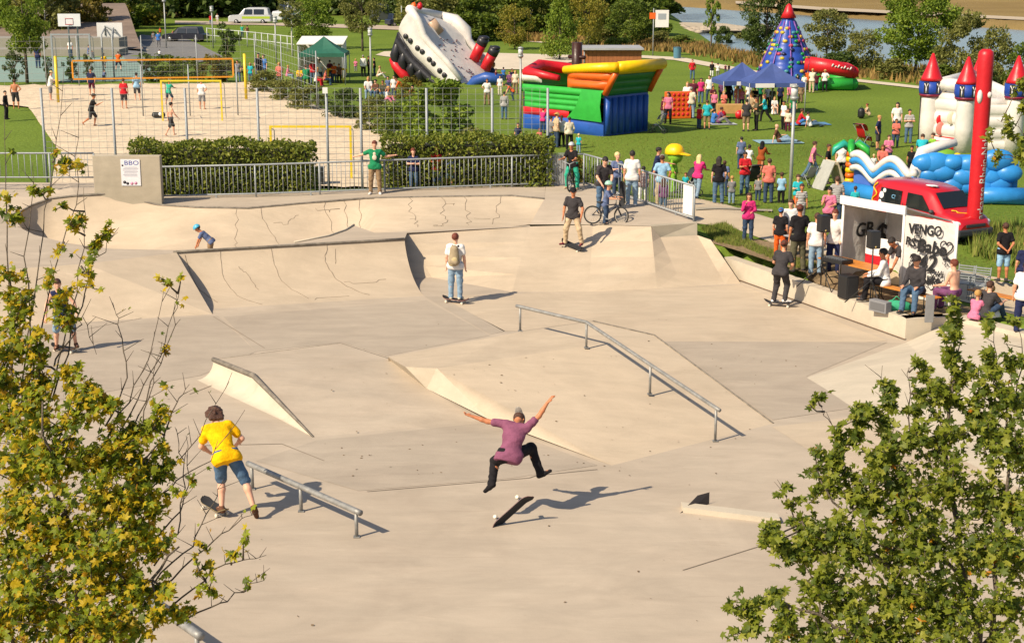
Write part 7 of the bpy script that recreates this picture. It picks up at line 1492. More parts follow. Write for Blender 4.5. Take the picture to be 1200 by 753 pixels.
# --- the crowd at the blue canopies
for r in [(811, 93, 71, 180, 'pockets', 'red', 'jeans', 'red', 'man in a red jacket alone on the far lawn', 'short', 'long'), (834, 90, 73, 180, 'behind', 'black', 'white', 'dark', 'man in black on the far lawn by the path'), (841, 90, 75, 0, 'stand', 'white', 'grey', 'dark', 'person in white on the far lawn by the path'), (850, 85, 76, 180, 'stand', 'maroon', 'denim', 'brown', 'person in maroon on the meadow path'), (854, 85, 76, 180, 'walk', 'black', 'denim', 'dark', 'person in black on the meadow path'),
 (809, 139, 104, 20, 'relaxed', 'cream', 'light jeans', 'grey', 'grey-haired man in a cream shirt beside the orange game wall'), (805, 133, 98, 200, 'stand', 'white', 'beige', 'blond', 'woman in white behind the grey-haired man', 'long'), (812, 127, 94, 180, 'stand', 'maroon', 'denim', 'dark', 'person in maroon behind the grey-haired man'), (821, 121, 93, 180, 'stand', 'magenta', 'jeans', 'dark', 'dark-haired woman in bright pink in the crowd', 'long'), (831, 119, 90, 200, 'relaxed', 'white', 'denim', 'brown', 'person in white in the middle of the crowd'), (835, 128, 102, 170, 'crossed', 'maroon', 'denim', 'dark', 'person in maroon in the middle of the crowd', 'long'), (837, 133, 108, 190, 'stand', 'pink', 'black', 'dark', 'woman in pink and black trousers left of the handcart', 'long'), (848, 131, 108, 180, 'carry', 'salmon', 'red', 'blond', 'woman in pale pink with a red skirt behind the handcart', 'long', 'short', 'skirt'), (853, 127, 97, 170, 'wave', 'black', 'black', 'dark', 'man in a black suit spreading his arms in the crowd', 'short', 'long'), (864, 128, 101, 180, 'stand', 'salmon', 'pink', 'blond', 'woman in a long pink dress in the crowd', 'long', 'short', 'dress'), (869, 128, 104, 200, 'relaxed', 'pink', 'denim', 'brown', 'woman in pink right of the long pink dress', 'long'), (877, 123, 99, 0, 'stand', 'white', 'denim', 'dark', 'man in white at the front of the canopy'), (880, 131, 108, 180, 'lawn', 'beige', 'beige', 'blond', 'blond woman in beige sitting in the crowd', 'long'), (890, 123, 98, 0, 'stand', 'green', 'black', 'dark', 'person in green under the blue canopy'), (899, 126, 102, 0, 'stand', 'white', 'black', 'dark', 'person in a clean white shirt under the blue canopy'), (884, 126, 103, 180, 'crossed', 'black', 'black', 'dark', 'person in black under the blue canopy'), (858, 118, 95, 180, 'stand', 'light blue', 'denim', 'grey', 'person in pale blue under the farther canopy'), (866, 116, 94, 180, 'walk', 'bluegrey', 'denim', 'brown', 'person in slate blue under the farther canopy'), (845, 118, 96, 190, 'stand', 'purple', 'denim', 'dark', 'person in purple beside the farther canopy'), (905, 128, 104, 200, 'relaxed', 'olive', 'denim', 'dark', 'person in olive right of the clean white shirt'), (914, 126, 100, 180, 'stand', 'navy', 'black', 'dark', 'person in navy under the right end of the canopy'),
 (828, 152, 119, 0, 'hips', 'turquoise', 'khaki', 'brown', 'broad person in bright turquoise with back turned on the lawn', 'short', 'short', 'shorts'), (819, 151, 124, 60, 'stand', 'red', 'denim', 'dark', 'child in dark red beside the broad person in turquoise', 'short', 'short', 'long', True), (842, 146, 129, 90, 'lawn', 'purple', 'grey', 'brown', 'person in lilac sitting on the white blanket'), (835, 146, 131, 60, 'lawn', 'blue', 'jeans', 'dark', 'person in blue sitting beside the one in lilac'), (874, 154, 118, 0, 'stand', 'dark grey', 'khaki', 'dark', 'man in dark shirt and khaki shorts with back turned', 'short', 'short', 'shorts'), (886, 153, 116, 270, 'crossed', 'olive', 'black', 'brown', 'woman in olive and black beside the khaki shorts', 'long'), (896, 143, 112, 270, 'stride', 'turquoise', 'black', 'red', 'woman in turquoise striding in black trousers', 'long'), (907, 134, 115, 180, 'chair', 'white', 'white', 'blond', 'blond woman in white sitting near the canopy', 'long', 'short', 'skirt'), (918, 152, 120, 250, 'stand', 'white', 'black', 'dark', 'person in white and black left of the tall lamp'), (923, 154, 129, 200, 'stand', 'cream', 'maroon', 'brown', 'child in cream left of the tall lamp', 'short', 'short', 'long', True), (929, 140, 113, 180, 'stand', 'green', 'denim', 'blond', 'person in green right behind the tall lamp'), (938, 121, 98, 0, 'stand', 'khaki', 'khaki', 'brown', 'woman in a long khaki dress near the canopy', 'long', 'short', 'dress'), (925, 122, 99, 180, 'walk', 'pink', 'grey', 'blond', 'child in pink under the canopy edge', 'short', 'short', 'long', True),
 (942, 108, 88, 0, 'stand', 'white', 'grey', 'dark', 'person in white at the climbing tower, first in line'), (946, 106, 83, 0, 'stand', 'orange', 'brown', 'brown', 'person in orange at the climbing tower'), (951, 109, 82, 20, 'reach', 'cream', 'beige', 'blond', 'person in cream at the climbing tower'), (956, 107, 86, 340, 'stand', 'maroon', 'denim', 'dark', 'person in maroon by the red pool'), (961, 104, 86, 0, 'carry', 'red', 'denim', 'dark', 'person in red by the red pool'), (966, 107, 83, 0, 'hips', 'white', 'black', 'blond', 'man with a white hat and white shirt by the red pool', 'hat'), (934, 104, 88, 30, 'stand', 'black', 'black', 'dark', 'person in black left of the tower line')]: who(*r)
# --- lawn at the right
for r in [(936, 148, 131, 100, 'lawn', 'red', 'blue', 'brown', 'person in red sitting on the blue picnic blanket', 'short', 'long'), (949, 149, 133, 80, 'lounge', 'white', 'jeans', 'dark', 'person in white lounging on the blue picnic blanket'), (913, 168, 148, 90, 'lounge', 'brown', 'light jeans', 'fair', 'bald man in dark brown sunbathing on a pale blue blanket', None), (1018, 137, 124, 270, 'lawn', 'beige', 'beige', 'red', 'person in beige sitting alone with a black bag'),
 (1028, 176, 137, 120, 'pockets', 'navy', 'dark grey', 'blond', 'man in navy shirt and dark shorts beside the red pushchair', 'short', 'short', 'shorts'), (1050, 161, 122, 180, 'relaxed', 'white', 'denim', 'dark', 'dark-haired girl in white left of the man with folded arms', 'long'), (1049, 173, 141, 180, 'carry', 'salmon', 'denim', 'brown', 'woman in salmon in front of the girl in white'), (1064, 168, 130, 190, 'crossed', 'striped grey', 'jeans', 'dark', 'man in grey with folded arms near the castle'), (1040, 197, 160, 190, 'carry', 'pink', 'denim', 'brown', 'woman in pink with sunglasses behind the wave barrier'), (1033, 203, 172, 180, 'chair', 'salmon', 'denim', 'red', 'woman in salmon sitting behind the wave barrier', 'long'), (1023, 204, 182, 180, 'stand', 'white', 'pink', 'fair', 'fair-haired toddler behind the wave barrier', 'short', 'short', 'long', True), (1012, 200, 176, 250, 'bend', 'turquoise', 'denim', 'red', 'child bending behind the inflatable palm', 'short', 'short', 'long', True), (1067, 204, 173, 200, 'stand', 'black', 'black', 'dark', 'man in black at the castle entrance'), (1079, 202, 164, 20, 'bend', 'turquoise', 'denim', 'brown', 'woman in turquoise stooping at the castle entrance'), (1093, 190, 158, 250, 'reach', 'lime', 'cream', 'brown', 'boy in lime green climbing on the castle', 'short', 'short', 'long', True), (1118, 222, 196, 180, 'chair', 'white', 'salmon', 'dark', 'dark-haired child in white sitting on the blue waves', 'long', 'short', 'shorts', True), (1170, 128, 103, 270, 'walk', 'black', 'denim', 'dark', 'person in black beyond the castle turrets')]: who(*r)
for r in [(868, 198, 162, 0, 'stand', 'bluegrey', 'denim', 'dark', 'man in slate blue behind the mother with the baby'), (872, 228, 180, 165, 'carry', 'red', 'jeans', 'dark', 'mother in a red top holding a baby'), (877, 202, 172, 30, 'walk', 'white', 'pink', 'dark', 'little girl in white walking on the lawn', 'pony', 'short', 'long', True), (857, 239, 208, 10, 'carry', 'grey', 'light jeans', 'blond', 'toddler in grey and pale jeans on the path', 'short', 'short', 'long', True), (891, 207, 167, 30, 'push', 'rust', 'rust', 'black', 'woman in a long rust coat and dark headscarf', 'veil', 'long', 'dress'), (900, 238, 188, 0, 'stand', 'salmon', 'denim', 'brown', 'person in a salmon T-shirt walking away on the lawn'), (888, 235, 207, 20, 'stand', 'grey', 'denim', 'brown', 'toddler in grey holding hands on the lawn', 'short', 'short', 'long', True), (915, 238, 204, 0, 'stand', 'light blue', 'black', 'brown', 'boy in a pale blue T-shirt with back turned', 'short', 'short', 'long', True), (876, 283, 228, 170, 'phone', 'magenta', 'denim', 'brown', 'girl in a pink jacket eating on the gravel path', 'long', 'long'), (951, 211, 167, 80, 'stride', 'pink', 'jeans', 'brown', 'man in a pink shirt walking behind the silver pushchair'), (969, 215, 171, 110, 'relaxed', 'black', 'denim', 'brown', 'man in black behind the sandwich board'), (985, 212, 167, 200, 'stand', 'white', 'black', 'dark', 'man in white shirt and black trousers by the inflatable palm'), (934, 246, 207, 180, 'carry', 'turquoise', 'orange', 'brown', 'woman in turquoise wrapped in an orange cloth', 'short', 'short', 'skirt'), (938, 260, 218, 180, 'stand', 'striped grey', 'grey', 'brown', 'child in black and white stripes in front of the orange cloth', 'short', 'short', 'long', True), (970, 276, 222, 190, 'phone', 'pink', 'black', 'dark', 'woman in patterned pink left of the booth'), (979, 264, 209, 0, 'stand', 'striped grey', 'denim', 'brown', 'man in striped grey with back turned behind the booth'), (1001, 252, 220, 0, 'stand', 'turquoise', 'denim', 'brown', 'child in turquoise behind the booth roof', 'short', 'short', 'long', True),
 (913, 302, 246, 20, 'stand', 'black', 'orange', 'blue', 'boy in a blue cap and black T-shirt', 'cap_back'), (925, 300, 236, 190, 'relaxed', 'white', 'grey', 'brown', 'young man in white facing the table group', 'short', 'long'), (934, 318, 243, 0, 'relaxed', 'black', 'olive', 'red', 'man in black T-shirt and red cap with back turned', 'cap_back'), (955, 321, 252, 10, 'stand', 'white', 'light jeans', 'brown', 'man in white T-shirt and pale jeans behind the loudspeaker'), (976, 319, 247, 200, 'reach', 'white', 'navy', 'red', 'man in white shirt and dark tie left of the booth', 'short'),
 (1174, 332, 266, 0, 'behind', 'black', 'light blue', 'brown', 'man in black T-shirt with a jacket round his waist', 'short', 'short', 'shorts'), (1199, 336, 268, 10, 'relaxed', 'navy', 'black', 'blond', 'person in navy beside the man in black at the right edge')]: who(*r)
# --- behind and beside the slanting railing
for r in [(753, 240, 197, 10, 'relaxed', 'check', 'white', 'dark', 'person in a checked shirt and white trousers behind the railing', 'cap'), (775, 241, 184, 0, 'pockets', 'light blue', 'beige', 'grey', 'man in a pale blue shirt with a shoulder strap behind the railing', 'cap'), (768, 230, 175, 90, 'reach', 'navy', 'denim', 'dark', 'young man in navy beside the costumed figure'), (777, 247, 211, 0, 'stand', 'purple', 'jeans', 'brown', 'child in purple behind the railing', 'long', 'long', 'long', True), (817, 233, 183, 30, 'push', 'magenta', 'light jeans', 'fair', 'fair-haired woman in a pink vest with a pushchair', 'long'), (803, 228, 204, 200, 'stand', 'turquoise', 'denim', 'red', 'toddler in turquoise beside the black pushchair', 'short', 'short', 'long', True), (841, 239, 186, 0, 'relaxed', 'black', 'jeans', 'dark', 'dark-haired woman in black with back turned on the path', 'long'), (848, 230, 190, 20, 'stand', 'bluegrey', 'denim', 'brown', 'person in slate blue beside the dark-haired woman')]: who(*r)
# costumed figure
cp_, g = who(789, 226, 178, 120, 'relaxed', 'lime', 'lime', 'lime', 'person in a bright green costume with a big yellow peaked cap', None, 'long')
b = MB(); b.ball((0, .05, 1.52), (.3, .32, .3), 14, 10); b.build('costume_head', cloth('lime'), cp_)
b = MB(); b.v = []; cap2 = sdf_data('costume_cap', [cap_((0, -.03, 1.68), (0, .08, 1.68), .36, k=.05), ('x', (0, 0, 1.6), (0, 0, -1)), cap_((0, .3, 1.64), (0, .62, 1.6), .26, .16, .03, ((0, 0, 1), .22))], .03); part('yellow_cap', cap2, cp_, VY)
# --- children hanging on the long railing and the man in green
for r in [(485, 221, 178, 180, 'crossed', 'navy', 'jeans', 'red', 'red-haired boy in navy behind the long railing', 'short', 'short', 'long', True), (512, 220, 176, 180, 'carry', 'red', 'jeans', 'red', 'boy in red and white behind the long railing', 'short', 'short', 'long', True), (527, 219.5, 183, 190, 'hips', 'bluegrey', 'light blue', 'fair', 'boy in slate blue at the right of the three railing children', 'hat', 'short', 'shorts', True)]:
    who(*r, p=P(r[0], r[1] - 1.5, 1.58))
POSES['leanback'] = pose(spine=(0, -.12, 1), ua_r=(.95, -.3, -.45), fa_r=(.8, -.45, -.25), ua_l=(-.8, -.35, -.75), fa_l=(-.9, -.35, .1), th_r=(.1, .15, -1), sh_r=(.05, -.02, -1), th_l=(-.1, .12, -1), sh_l=(-.03, .0, -1), head=(.0, .1, 1), face=(0, 1, -.15))
gm, g = human(HIT(440, 227), 1.66, 178, 'leanback', 'green', 'khaki', 'red', 'man in a green T-shirt leaning back on the long railing', vox=.012, shoes='white')
pr = sdf_data('shirt_print', [cap_((0, .155, 1.36), (0, .155, 1.37), .052, k=.01, flat=((0, 1, 0), .3)), cap_((0, .16, 1.22), (0, .16, 1.25), .075, k=.02, flat=((0, 1, 0), .3))], .012); part('shirt_print', pr, gm, cloth('cream'))
def ORI(x, z):
    x = V(x).normalized(); z = V(z); z = (z - x*z.dot(x)).normalized(); y = z.cross(x); return Matrix((x, y, z)).transposed().to_euler()
# ------------------------------------------------------------------ boards and bikes
DECKT = mat('griptape', (.02, .02, .022), .9); WHL = mat('board_wheel', '#cfc6b4', .5)
def skateboard(label, loc, rot, deck='#4a2b2b', L_=.8):
    t = thing('skateboard', label, 'skateboard', loc); t.rotation_euler = rot; dm = mat('deck_' + deck.strip('#'), deck, .5, .15, 6)
    rows_t, rows_b = [], []
    for i in range(17):
        x = -L_/2 + L_*i/16; e = abs(x)/(L_/2); z = .0 if e < .62 else (e - .62)**1.4*.28; wv = .1*math.sqrt(max(.02, 1 - max(0, (e - .72)/.28)**2)); r = []; q = []
        for k_ in range(7): u = (k_/6*2 - 1); r.append(V((x, u*wv, z + .012*u*u + .1))); q.append(V((x, u*wv, z + .012*u*u + .088)))
        rows_t.append(r); rows_b.append(q)
    b = MB(); b.grid(rows_b, True); b.grid([[q[0] for q in rows_b], [r[0] for r in rows_t]]); b.grid([[q[-1] for q in rows_b], [r[-1] for r in rows_t]]); b.build('deck', dm, t)
    b = MB(); b.grid(rows_t, True); b.build('grip_tape', DECKT, t)
    for x in (-.24, .24):
        b = MB(); b.tube([(x, -.085, .035), (x, .085, .035)], .012, 6); b.box((x, 0, .065), (.06, .05, .05)); tr = b.build('truck', STEEL, t)
        for y in (-.1, .1): b = MB(); b.lathe((x, y, .034), [(.02, -.02), (.033, -.016), (.033, .016), (.02, .02)], 14, axis='Y'); b.build('wheel', WHL, tr)
    return t
def bike(label, p, rz, r, wb, m, rimm=None, name='bicycle', lean=0.0, steer=0.0):
    t = thing(name, label, 'bicycle', p, rz); t.rotation_euler = (lean, 0, rz); ty = TYRE; hx = wb/2
    for s_, x in ((0, -hx), (1, hx)):
        b = MB(); b.tube([V((r*.93*math.cos(q), 0, r*.93*math.sin(q))) for q in np.linspace(0, 2*math.pi, 29)[:-1]], r*.085, 8, closed=True); w__ = b.build('wheel', ty, t); w__.location = (x, 0, r); w__.rotation_euler = (0, 0, steer if s_ else 0)
        b = MB(); b.tube([V((r*.82*math.cos(q), 0, r*.82*math.sin(q))) for q in np.linspace(0, 2*math.pi, 29)[:-1]], r*.035, 6, closed=True); b.build('rim', rimm or RIM, w__)
        b = MB()
        for i in range(14): q = i*math.pi/7; b.tube([(0, .015*(-1)**i, 0), (r*.82*math.cos(q), 0, r*.82*math.sin(q))], .003, 4)
        b.tube([(0, -.04, 0), (0, .04, 0)], .018, 6); o = b.build('spokes', STEEL, w__); o['kind'] = 'stuff'
    bb = V((-hx*.18, 0, r*.95)); st = V((-hx*.42, 0, r*2.05)); ht = V((hx*.62, 0, r*2.25)); rr = V((-hx, 0, r)); fw = V((hx, 0, r))
    b = MB()
    for q in ([bb, st], [bb, ht - V((0, 0, .07))], [st, ht]): b.tube(q, .019, 7)
    for y in (-.05, .05): b.tube([bb, rr + V((0, y, 0))], .011, 6); b.tube([st, rr + V((0, y, 0))], .011, 6)
    b.build('frame', m, t)
    b = MB(); b.tube([ht + V((-.01, 0, .05)), ht], .02, 7)
    for y in (-.055, .055): b.tube([ht, ht*.7 + fw*.3 + V((0, y, 0)), fw + V((0, y, 0))], .014, 6)
    b.build('fork', m, t)
    b = MB(); hb = ht + V((-.0, 0, .2)); b.tube([ht, hb], .014, 6); b.tube([hb + V((-.06, -.27, .06)), hb + V((.02, -.18, .08)), hb, hb + V((.02, .18, .08)), hb + V((-.06, .27, .06))], .013, 6); b.build('handlebar', STEEL, t)
    b = MB(); b.ball(st + V((-.02, 0, .1)), (.13, .07, .035), 10, 6); b.tube([st, st + V((0, 0, .1))], .013, 6); b.build('saddle', BLK, t)
    b = MB(); b.lathe(bb, [(.06, -.03), (.06, -.02)], 12, axis='Y'); b.tube([bb + V((0, -.05, 0)), bb + V((.1, -.06, -.08))], .009, 5); b.tube([bb + V((0, .05, 0)), bb + V((-.1, .06, .08))], .009, 5); b.box(bb + V((.1, -.1, -.08)), (.08, .08, .02)); b.box(bb + V((-.1, .1, .08)), (.08, .08, .02)); b.build('crank', STEEL, t); return t
# ------------------------------------------------------------------ the skaters, close up
HV = .0105
def pel_to(t, g, target): t.location = V(target) - (t.rotation_euler.to_matrix() @ (V(g['pel'])*t.scale.x))
POSES['jump'] = pose(spine=(.26, .55, 1), sx=(1, -.05, .12), hx=(1, .1, .1), head=(.2, 1, .02), face=(.1, .2, -1), ua_l=(-1, .15, .12), fa_l=(-1, .1, .32), ua_r=(.72, .1, .72), fa_r=(.62, .1, 1), hd_r=(.5, .1, .6),
    th_r=(.62, .8, .02), sh_r=(.36, -.25, -1), ft_r=(.9, .25, .42), th_l=(-.3, .75, -.42), sh_l=(-.12, -.75, -.62), ft_l=(-.55, .4, -.6))
t, g = human((0, 0, 0), 1.76, 0, 'jump', 'mauve', 'black', 'grey', 'skater in a plum T-shirt leaping with arms flung wide', style='cap_back', vox=HV, shoes='black'); pel_to(t, g, PY(597, 532, 23.55))
skateboard('dark red skateboard flipping in the air below the leaping skater', PY(595, 594, 23.5), ORI((.76, .1, .68), (.4, -.72, -.58)), '#50262b', .88)
POSES['push_off'] = pose(spine=(-.36, .72, 1), sx=(1, .15, -.22), head=(-.22, .85, .6), face=(-.35, 1, -.5), ua_l=(-.32, .15, -1), fa_l=(.35, .75, -.6), ua_r=(.75, -.1, -.85), fa_r=(-.35, .75, -.55),
    th_l=(-.03, .42, -1), sh_l=(.0, -.28, -1), ft_l=(-.45, 1, -.05), th_r=(.46, -.02, -1), sh_r=(.34, -.5, -1), ft_r=(.15, .7, -1.0))
t, g = human(P(268, 606, 0), 1.9, -6, 'push_off', 'yellow', 'jeans', 'brown', 'long-haired skater in a yellow T-shirt pushing off', style='mop', vox=HV, legs='shorts', shoes='brown', skin=SKIN3)
skateboard('black skateboard under the skater in yellow', P(252, 600, 0), (0, 0, math.radians(-52)), '#8a7a55')
bp_ = HIT(534, 355); t, g = human(bp_ + V((0, 0, .1)), 1.74, 12, 'stand', 'white', 'light jeans', 'red', 'young man in white T-shirt and jeans rolling away on a board', vox=HV, shoes='cream', ps=POSES['stand'])
skateboard('skateboard under the young man with the backpack', bp_, (0, 0, math.radians(-28)), '#8a5a50')
bk = thing('backpack', 'beige and grey backpack on the young man in white', 'backpack', bp_ + V((.02, -.0, .1)), -math.radians(12)); s_ = 1.74/1.75
me = sdf_data('backpack_sack', [cap_((0, -.2, 1.08), (0, -.19, 1.38), .15, .11, .05, ((0, 1, 0), .75)), cap_((-.06, -.28, 1.06), (.06, -.28, 1.06), .09, k=.04), ('x', (0, -.11, 1.2), (0, 1, 0))], .014); part('sack', me, bk, mat('pack_beige', '#97876c', .8, .15, 12))
part('front_pocket', sdf_data('backpack_pocket', [cap_((-.05, -.31, 1.03), (.05, -.31, 1.12), .08, k=.03, flat=((0, 1, 0), .6))], .012), bk, mat('pack_tan', '#ab9a72', .8, .1, 12))
for x in (-.1, .1): b = MB(); b.tube([(x, -.13, 1.0), (x*1.3, .0, 1.08), (x*1.25, .13, 1.28), (x*1.1, .02, 1.47), (x*.7, -.1, 1.45)], .02, 6); b.build('strap', mat('pack_dark', '#3a3436', .8), bk)
t, g = (None, None)
POSES['ride'] = pose(spine=(-.05, .12, 1), ua_r=(.35, .0, -1), fa_r=(.05, .35, -1), ua_l=(-.45, .1, -1), fa_l=(.1, .4, -1), th_r=(.22, .22, -1), sh_r=(.12, -.25, -1), ft_r=(.8, .6, -.1), th_l=(-.3, .2, -1), sh_l=(-.15, -.2, -1), ft_l=(.1, 1, -.1), face=(-.2, 1, -.25))
p_ = HIT(671, 291); nn_ = V((0, -.35, 1)); human(p_ + V((0, 0, .1)), 1.68, 195, 'ride', 'dark grey', 'beige', 'black', 'skater in black T-shirt and cap riding down the wide bank', style='cap', vox=HV, shoes='maroon')
skateboard('skateboard under the skater in the black cap', p_, (math.radians(14), math.radians(14), math.radians(-38)), '#2c2a2a')
POSES['carve'] = pose(spine=(.05, .28, 1), head=(0, .2, 1), ua_r=(.3, .1, -1), fa_r=(-.3, .7, -.4), ua_l=(-.3, .2, -1), fa_l=(.2, .8, -.3), th_r=(.12, .6, -1), sh_r=(.02, -.55, -1), th_l=(-.12, .5, -1), sh_l=(-.04, -.5, -1), ft_r=(.8, .5, -.05), ft_l=(.5, .8, -.05))
p_ = HIT(913, 359); human(p_ + V((0, 0, .1)), 1.72, 25, 'carve', 'dark grey', 'dark grey', 'red', 'skater in grey with a red cap turned backwards', style='cap_back', vox=.012, shoes='white')
skateboard('skateboard under the skater in grey by the low wall', p_, (0, 0, math.radians(-20)), '#3a3032')
POSES['lean_fwd'] = pose(spine=(.12, .3, 1), head=(.1, .3, 1), ua_r=(.5, .15, -1), fa_r=(.1, .5, -1), ua_l=(-.55, .1, -1), fa_l=(-.2, .3, -1), th_r=(.2, .35, -1), sh_r=(.05, -.35, -1), th_l=(-.25, .1, -1), sh_l=(-.1, -.4, -1))
p_ = P(77, 412, 0); human(p_ + V((0, 0, .08)), 1.74, 165, 'lean_fwd', 'navy', 'light jeans', 'brown', 'skater in a dark vest and denim shorts behind the yellowing tree', vox=HV, legs='shorts', sleeve='none', shoes='brown')
skateboard('skateboard under the skater behind the yellowing tree', p_, (0, 0, math.radians(-25)), '#5d4632')
p_ = P(248, 305, .32); who(248, 305, 262, 275, 'bend', 'bluegrey', 'khaki', 'blue', 'boy in a light blue helmet crouching in the bowl', 'helmet', 'short', 'long', True, p=p_, h=1.16, vox=.012, hairmat=mat('helmet_blue', '#4aa3c4', .35))
# bikes on the deck
p_ = HIT(712, 262); bike('small white-wheeled bike held by the boy in the pale helmet', HIT(711, 263), -math.radians(14), .27, .86, mat('bike_dark', '#2c2c33', .35), mat('rim_white', '#b5ada0', .4), steer=-.5, lean=-.06)
POSES['straddle'] = pose(spine=(0, .22, 1), ua_r=(.2, .55, -.8), fa_r=(.1, 1, .0), ua_l=(-.2, .55, -.8), fa_l=(-.1, 1, .0), th_r=(.28, .2, -1), sh_r=(.02, -.15, -1), th_l=(-.28, .1, -1), sh_l=(0, -.1, -1), face=(-.1, 1, -.1))
human(HIT(709, 261.5), 1.22, 105, 'straddle', 'bluegrey', 'denim', 'teal', 'boy in a pale helmet straddling a small bike', style='helmet', kid=True, vox=.012, hairmat=mat('helmet_pale', '#8fb8a8', .4))
human(HIT(706, 249), 1.72, 165, 'bend', 'dark grey', 'jeans', 'dark', 'man in dark T-shirt bending over the boy on the bike', vox=.013, ps=pose(spine=(0, .28, 1), head=(0, .4, .9), face=(0, 1, -.6), ua_r=(.25, .2, -1), fa_r=(-.4, .6, -.8), ua_l=(-.25, .2, -1), fa_l=(.4, .6, -.8)), shoes='black')
PROTO.clear()
q_ = HIT(671, 222); bike('black bike of the rider in the white helmet', q_, -math.radians(105), .29, .9, mat('bike_black', '#1c1c20', .35), lean=0.05)
human(q_ + V((.0, .15, 0)), 1.5, 205, 'straddle', 'black', 'teal', 'white', 'rider in white helmet and teal trousers on the upper deck', style='helmet', vox=.014, hairmat=mat('helmet_white', '#b9b9bb', .35), shoes='beige')
human(HIT(740, 241), 1.66, 5, 'stand', 'white', 'light jeans', 'dark', 'dark-haired young man in a white T-shirt holding a board upright', vox=.013, shoes='white')
sb = skateboard('yellow-green skateboard held upright beside the white T-shirt', HIT(731, 243) + V((0, 0, .42)), (0, math.radians(-86), math.radians(60)), '#b3b02e')
human(HIT(723, 229), 1.32, 170, 'carry', 'bluegrey', 'denim', 'fair', 'fair-haired boy in slate blue inside the slanting railing', kid=True, vox=.016)
# seated at the booth
def seated(px, py, zseat, h, face, shirt, leg, hair, label, ps='chair', style='short', sl_='short', **k):
    p = PY(px, py, PG(px, py + 30).y); p = along(*k.pop('uv')); p.z = gz(p.x, p.y); t, g = human(p, h, face, ps, shirt, leg, hair, label, style=style, sleeve=sl_, vox=.012, **k)
    t.location.z = p.z + zseat - (g['pel'][2] - .115)*t.scale.x; return t
sl1 = q2; L3 = lambda u: Matrix.Rotation(rz, 3, 'Z') @ V((u, 0, 0)) + q2
seated(1044, 336, .47, 1.72, 285, 'white', 'black', 'dark', 'young man in white sitting at the orange table', uv=(2.35, -.9), sl_='long')
seated(1075, 340, .47, 1.76, 215, 'dark grey', 'jeans', 'dark', 'young man in cap, dark jacket and jeans on the orange bench', uv=(3.45, -1.0), style='cap', sl_='long')
seated(1108, 335, .47, 1.7, 320, None, 'purple', 'red', 'bare-shouldered young man sitting at the right of the bench', uv=(4.25, -.55))
q = along(1.95, .35); q.z = gz(q.x, q.y); human(q, 1.7, 250, 'bend', 'dark grey', 'denim', 'dark', 'man in dark grey stooping behind the orange table', vox=.014)
for (x, y, h, fc, c1_, c2_, hr, lb, kd) in ((1141, 377, 1.15, 40, 'pink', 'denim', 'blond', 'blond girl in pink crouching by the low wall', True), (1153, 377, 1.62, 60, 'dark grey', 'denim', 'brown', 'person in dark grey crouching between the two children', False), (1163, 376, 1.3, 330, 'white', 'denim', 'blond', 'blond boy in white sitting by the low wall', True)):
    who(x, y, y - 36, fc, 'lawn', c1_, c2_, hr, lb, kid=kd, h=h, vox=.014)
who(1197, 390, 322, 20, 'stand', 'white', 'navy', 'dark', 'person in white and navy behind the low wall at the right edge', h=1.65)
p = PG(1009, 139); t = thing('bag', 'black bag beside the lone sitter on the lawn', 'bag', p); part('sack', sdf_data('bag', [cap_((0, 0, .2), (0, 0, .4), .2, k=.05)], .03, BLK), t); b = MB(); b.tube([(-.08, 0, .55), (0, 0, .7), (.08, 0, .55)], .015, 5); b.build('handle', BLK, t)
# ================================================================== the two young maples close to the camera
def maple_outline():
    lobes = [(90, 1.0), (35, .86), (145, .86), (-18, .6), (198, .6)]; pts = []
    order = sorted(lobes, key=lambda q: q[0]); n = len(order)
    for i, (a, r) in enumerate(order):
        a0 = math.radians(a); pts += [(r*.72*math.cos(a0 - .2), r*.72*math.sin(a0 - .2)), (r*math.cos(a0), r*math.sin(a0)), (r*.72*math.cos(a0 + .2), r*.72*math.sin(a0 + .2))]
        if i < n - 1: am = math.radians((a + order[i+1][0])/2); pts.append((.42*math.cos(am), .42*math.sin(am)))
    pts.append((.02, -.28)); return pts
MP = maple_outline(); NMP = len(MP)
def leaf_mesh(name, curl):
    vs = [(0, 0, .04*curl)] + [(x, y, -.22*curl*(x*x + y*y)) for x, y in MP]; fs = [(0, i + 1, (i + 1) % NMP + 1) for i in range(NMP)]
    return meshdata(name, vs, fs)
LEAFM = [leaf_mesh('maple_leaf_%s' % k, c) for k, c in (('flat', .5), ('curled', 1.5), ('cupped', -1.0))]
LOC = [np.array([(v.co.x, v.co.y, v.co.z) for v in m.vertices]) for m in LEAFM]; LF = [[tuple(p.vertices) for p in m.polygons] for m in LEAFM]
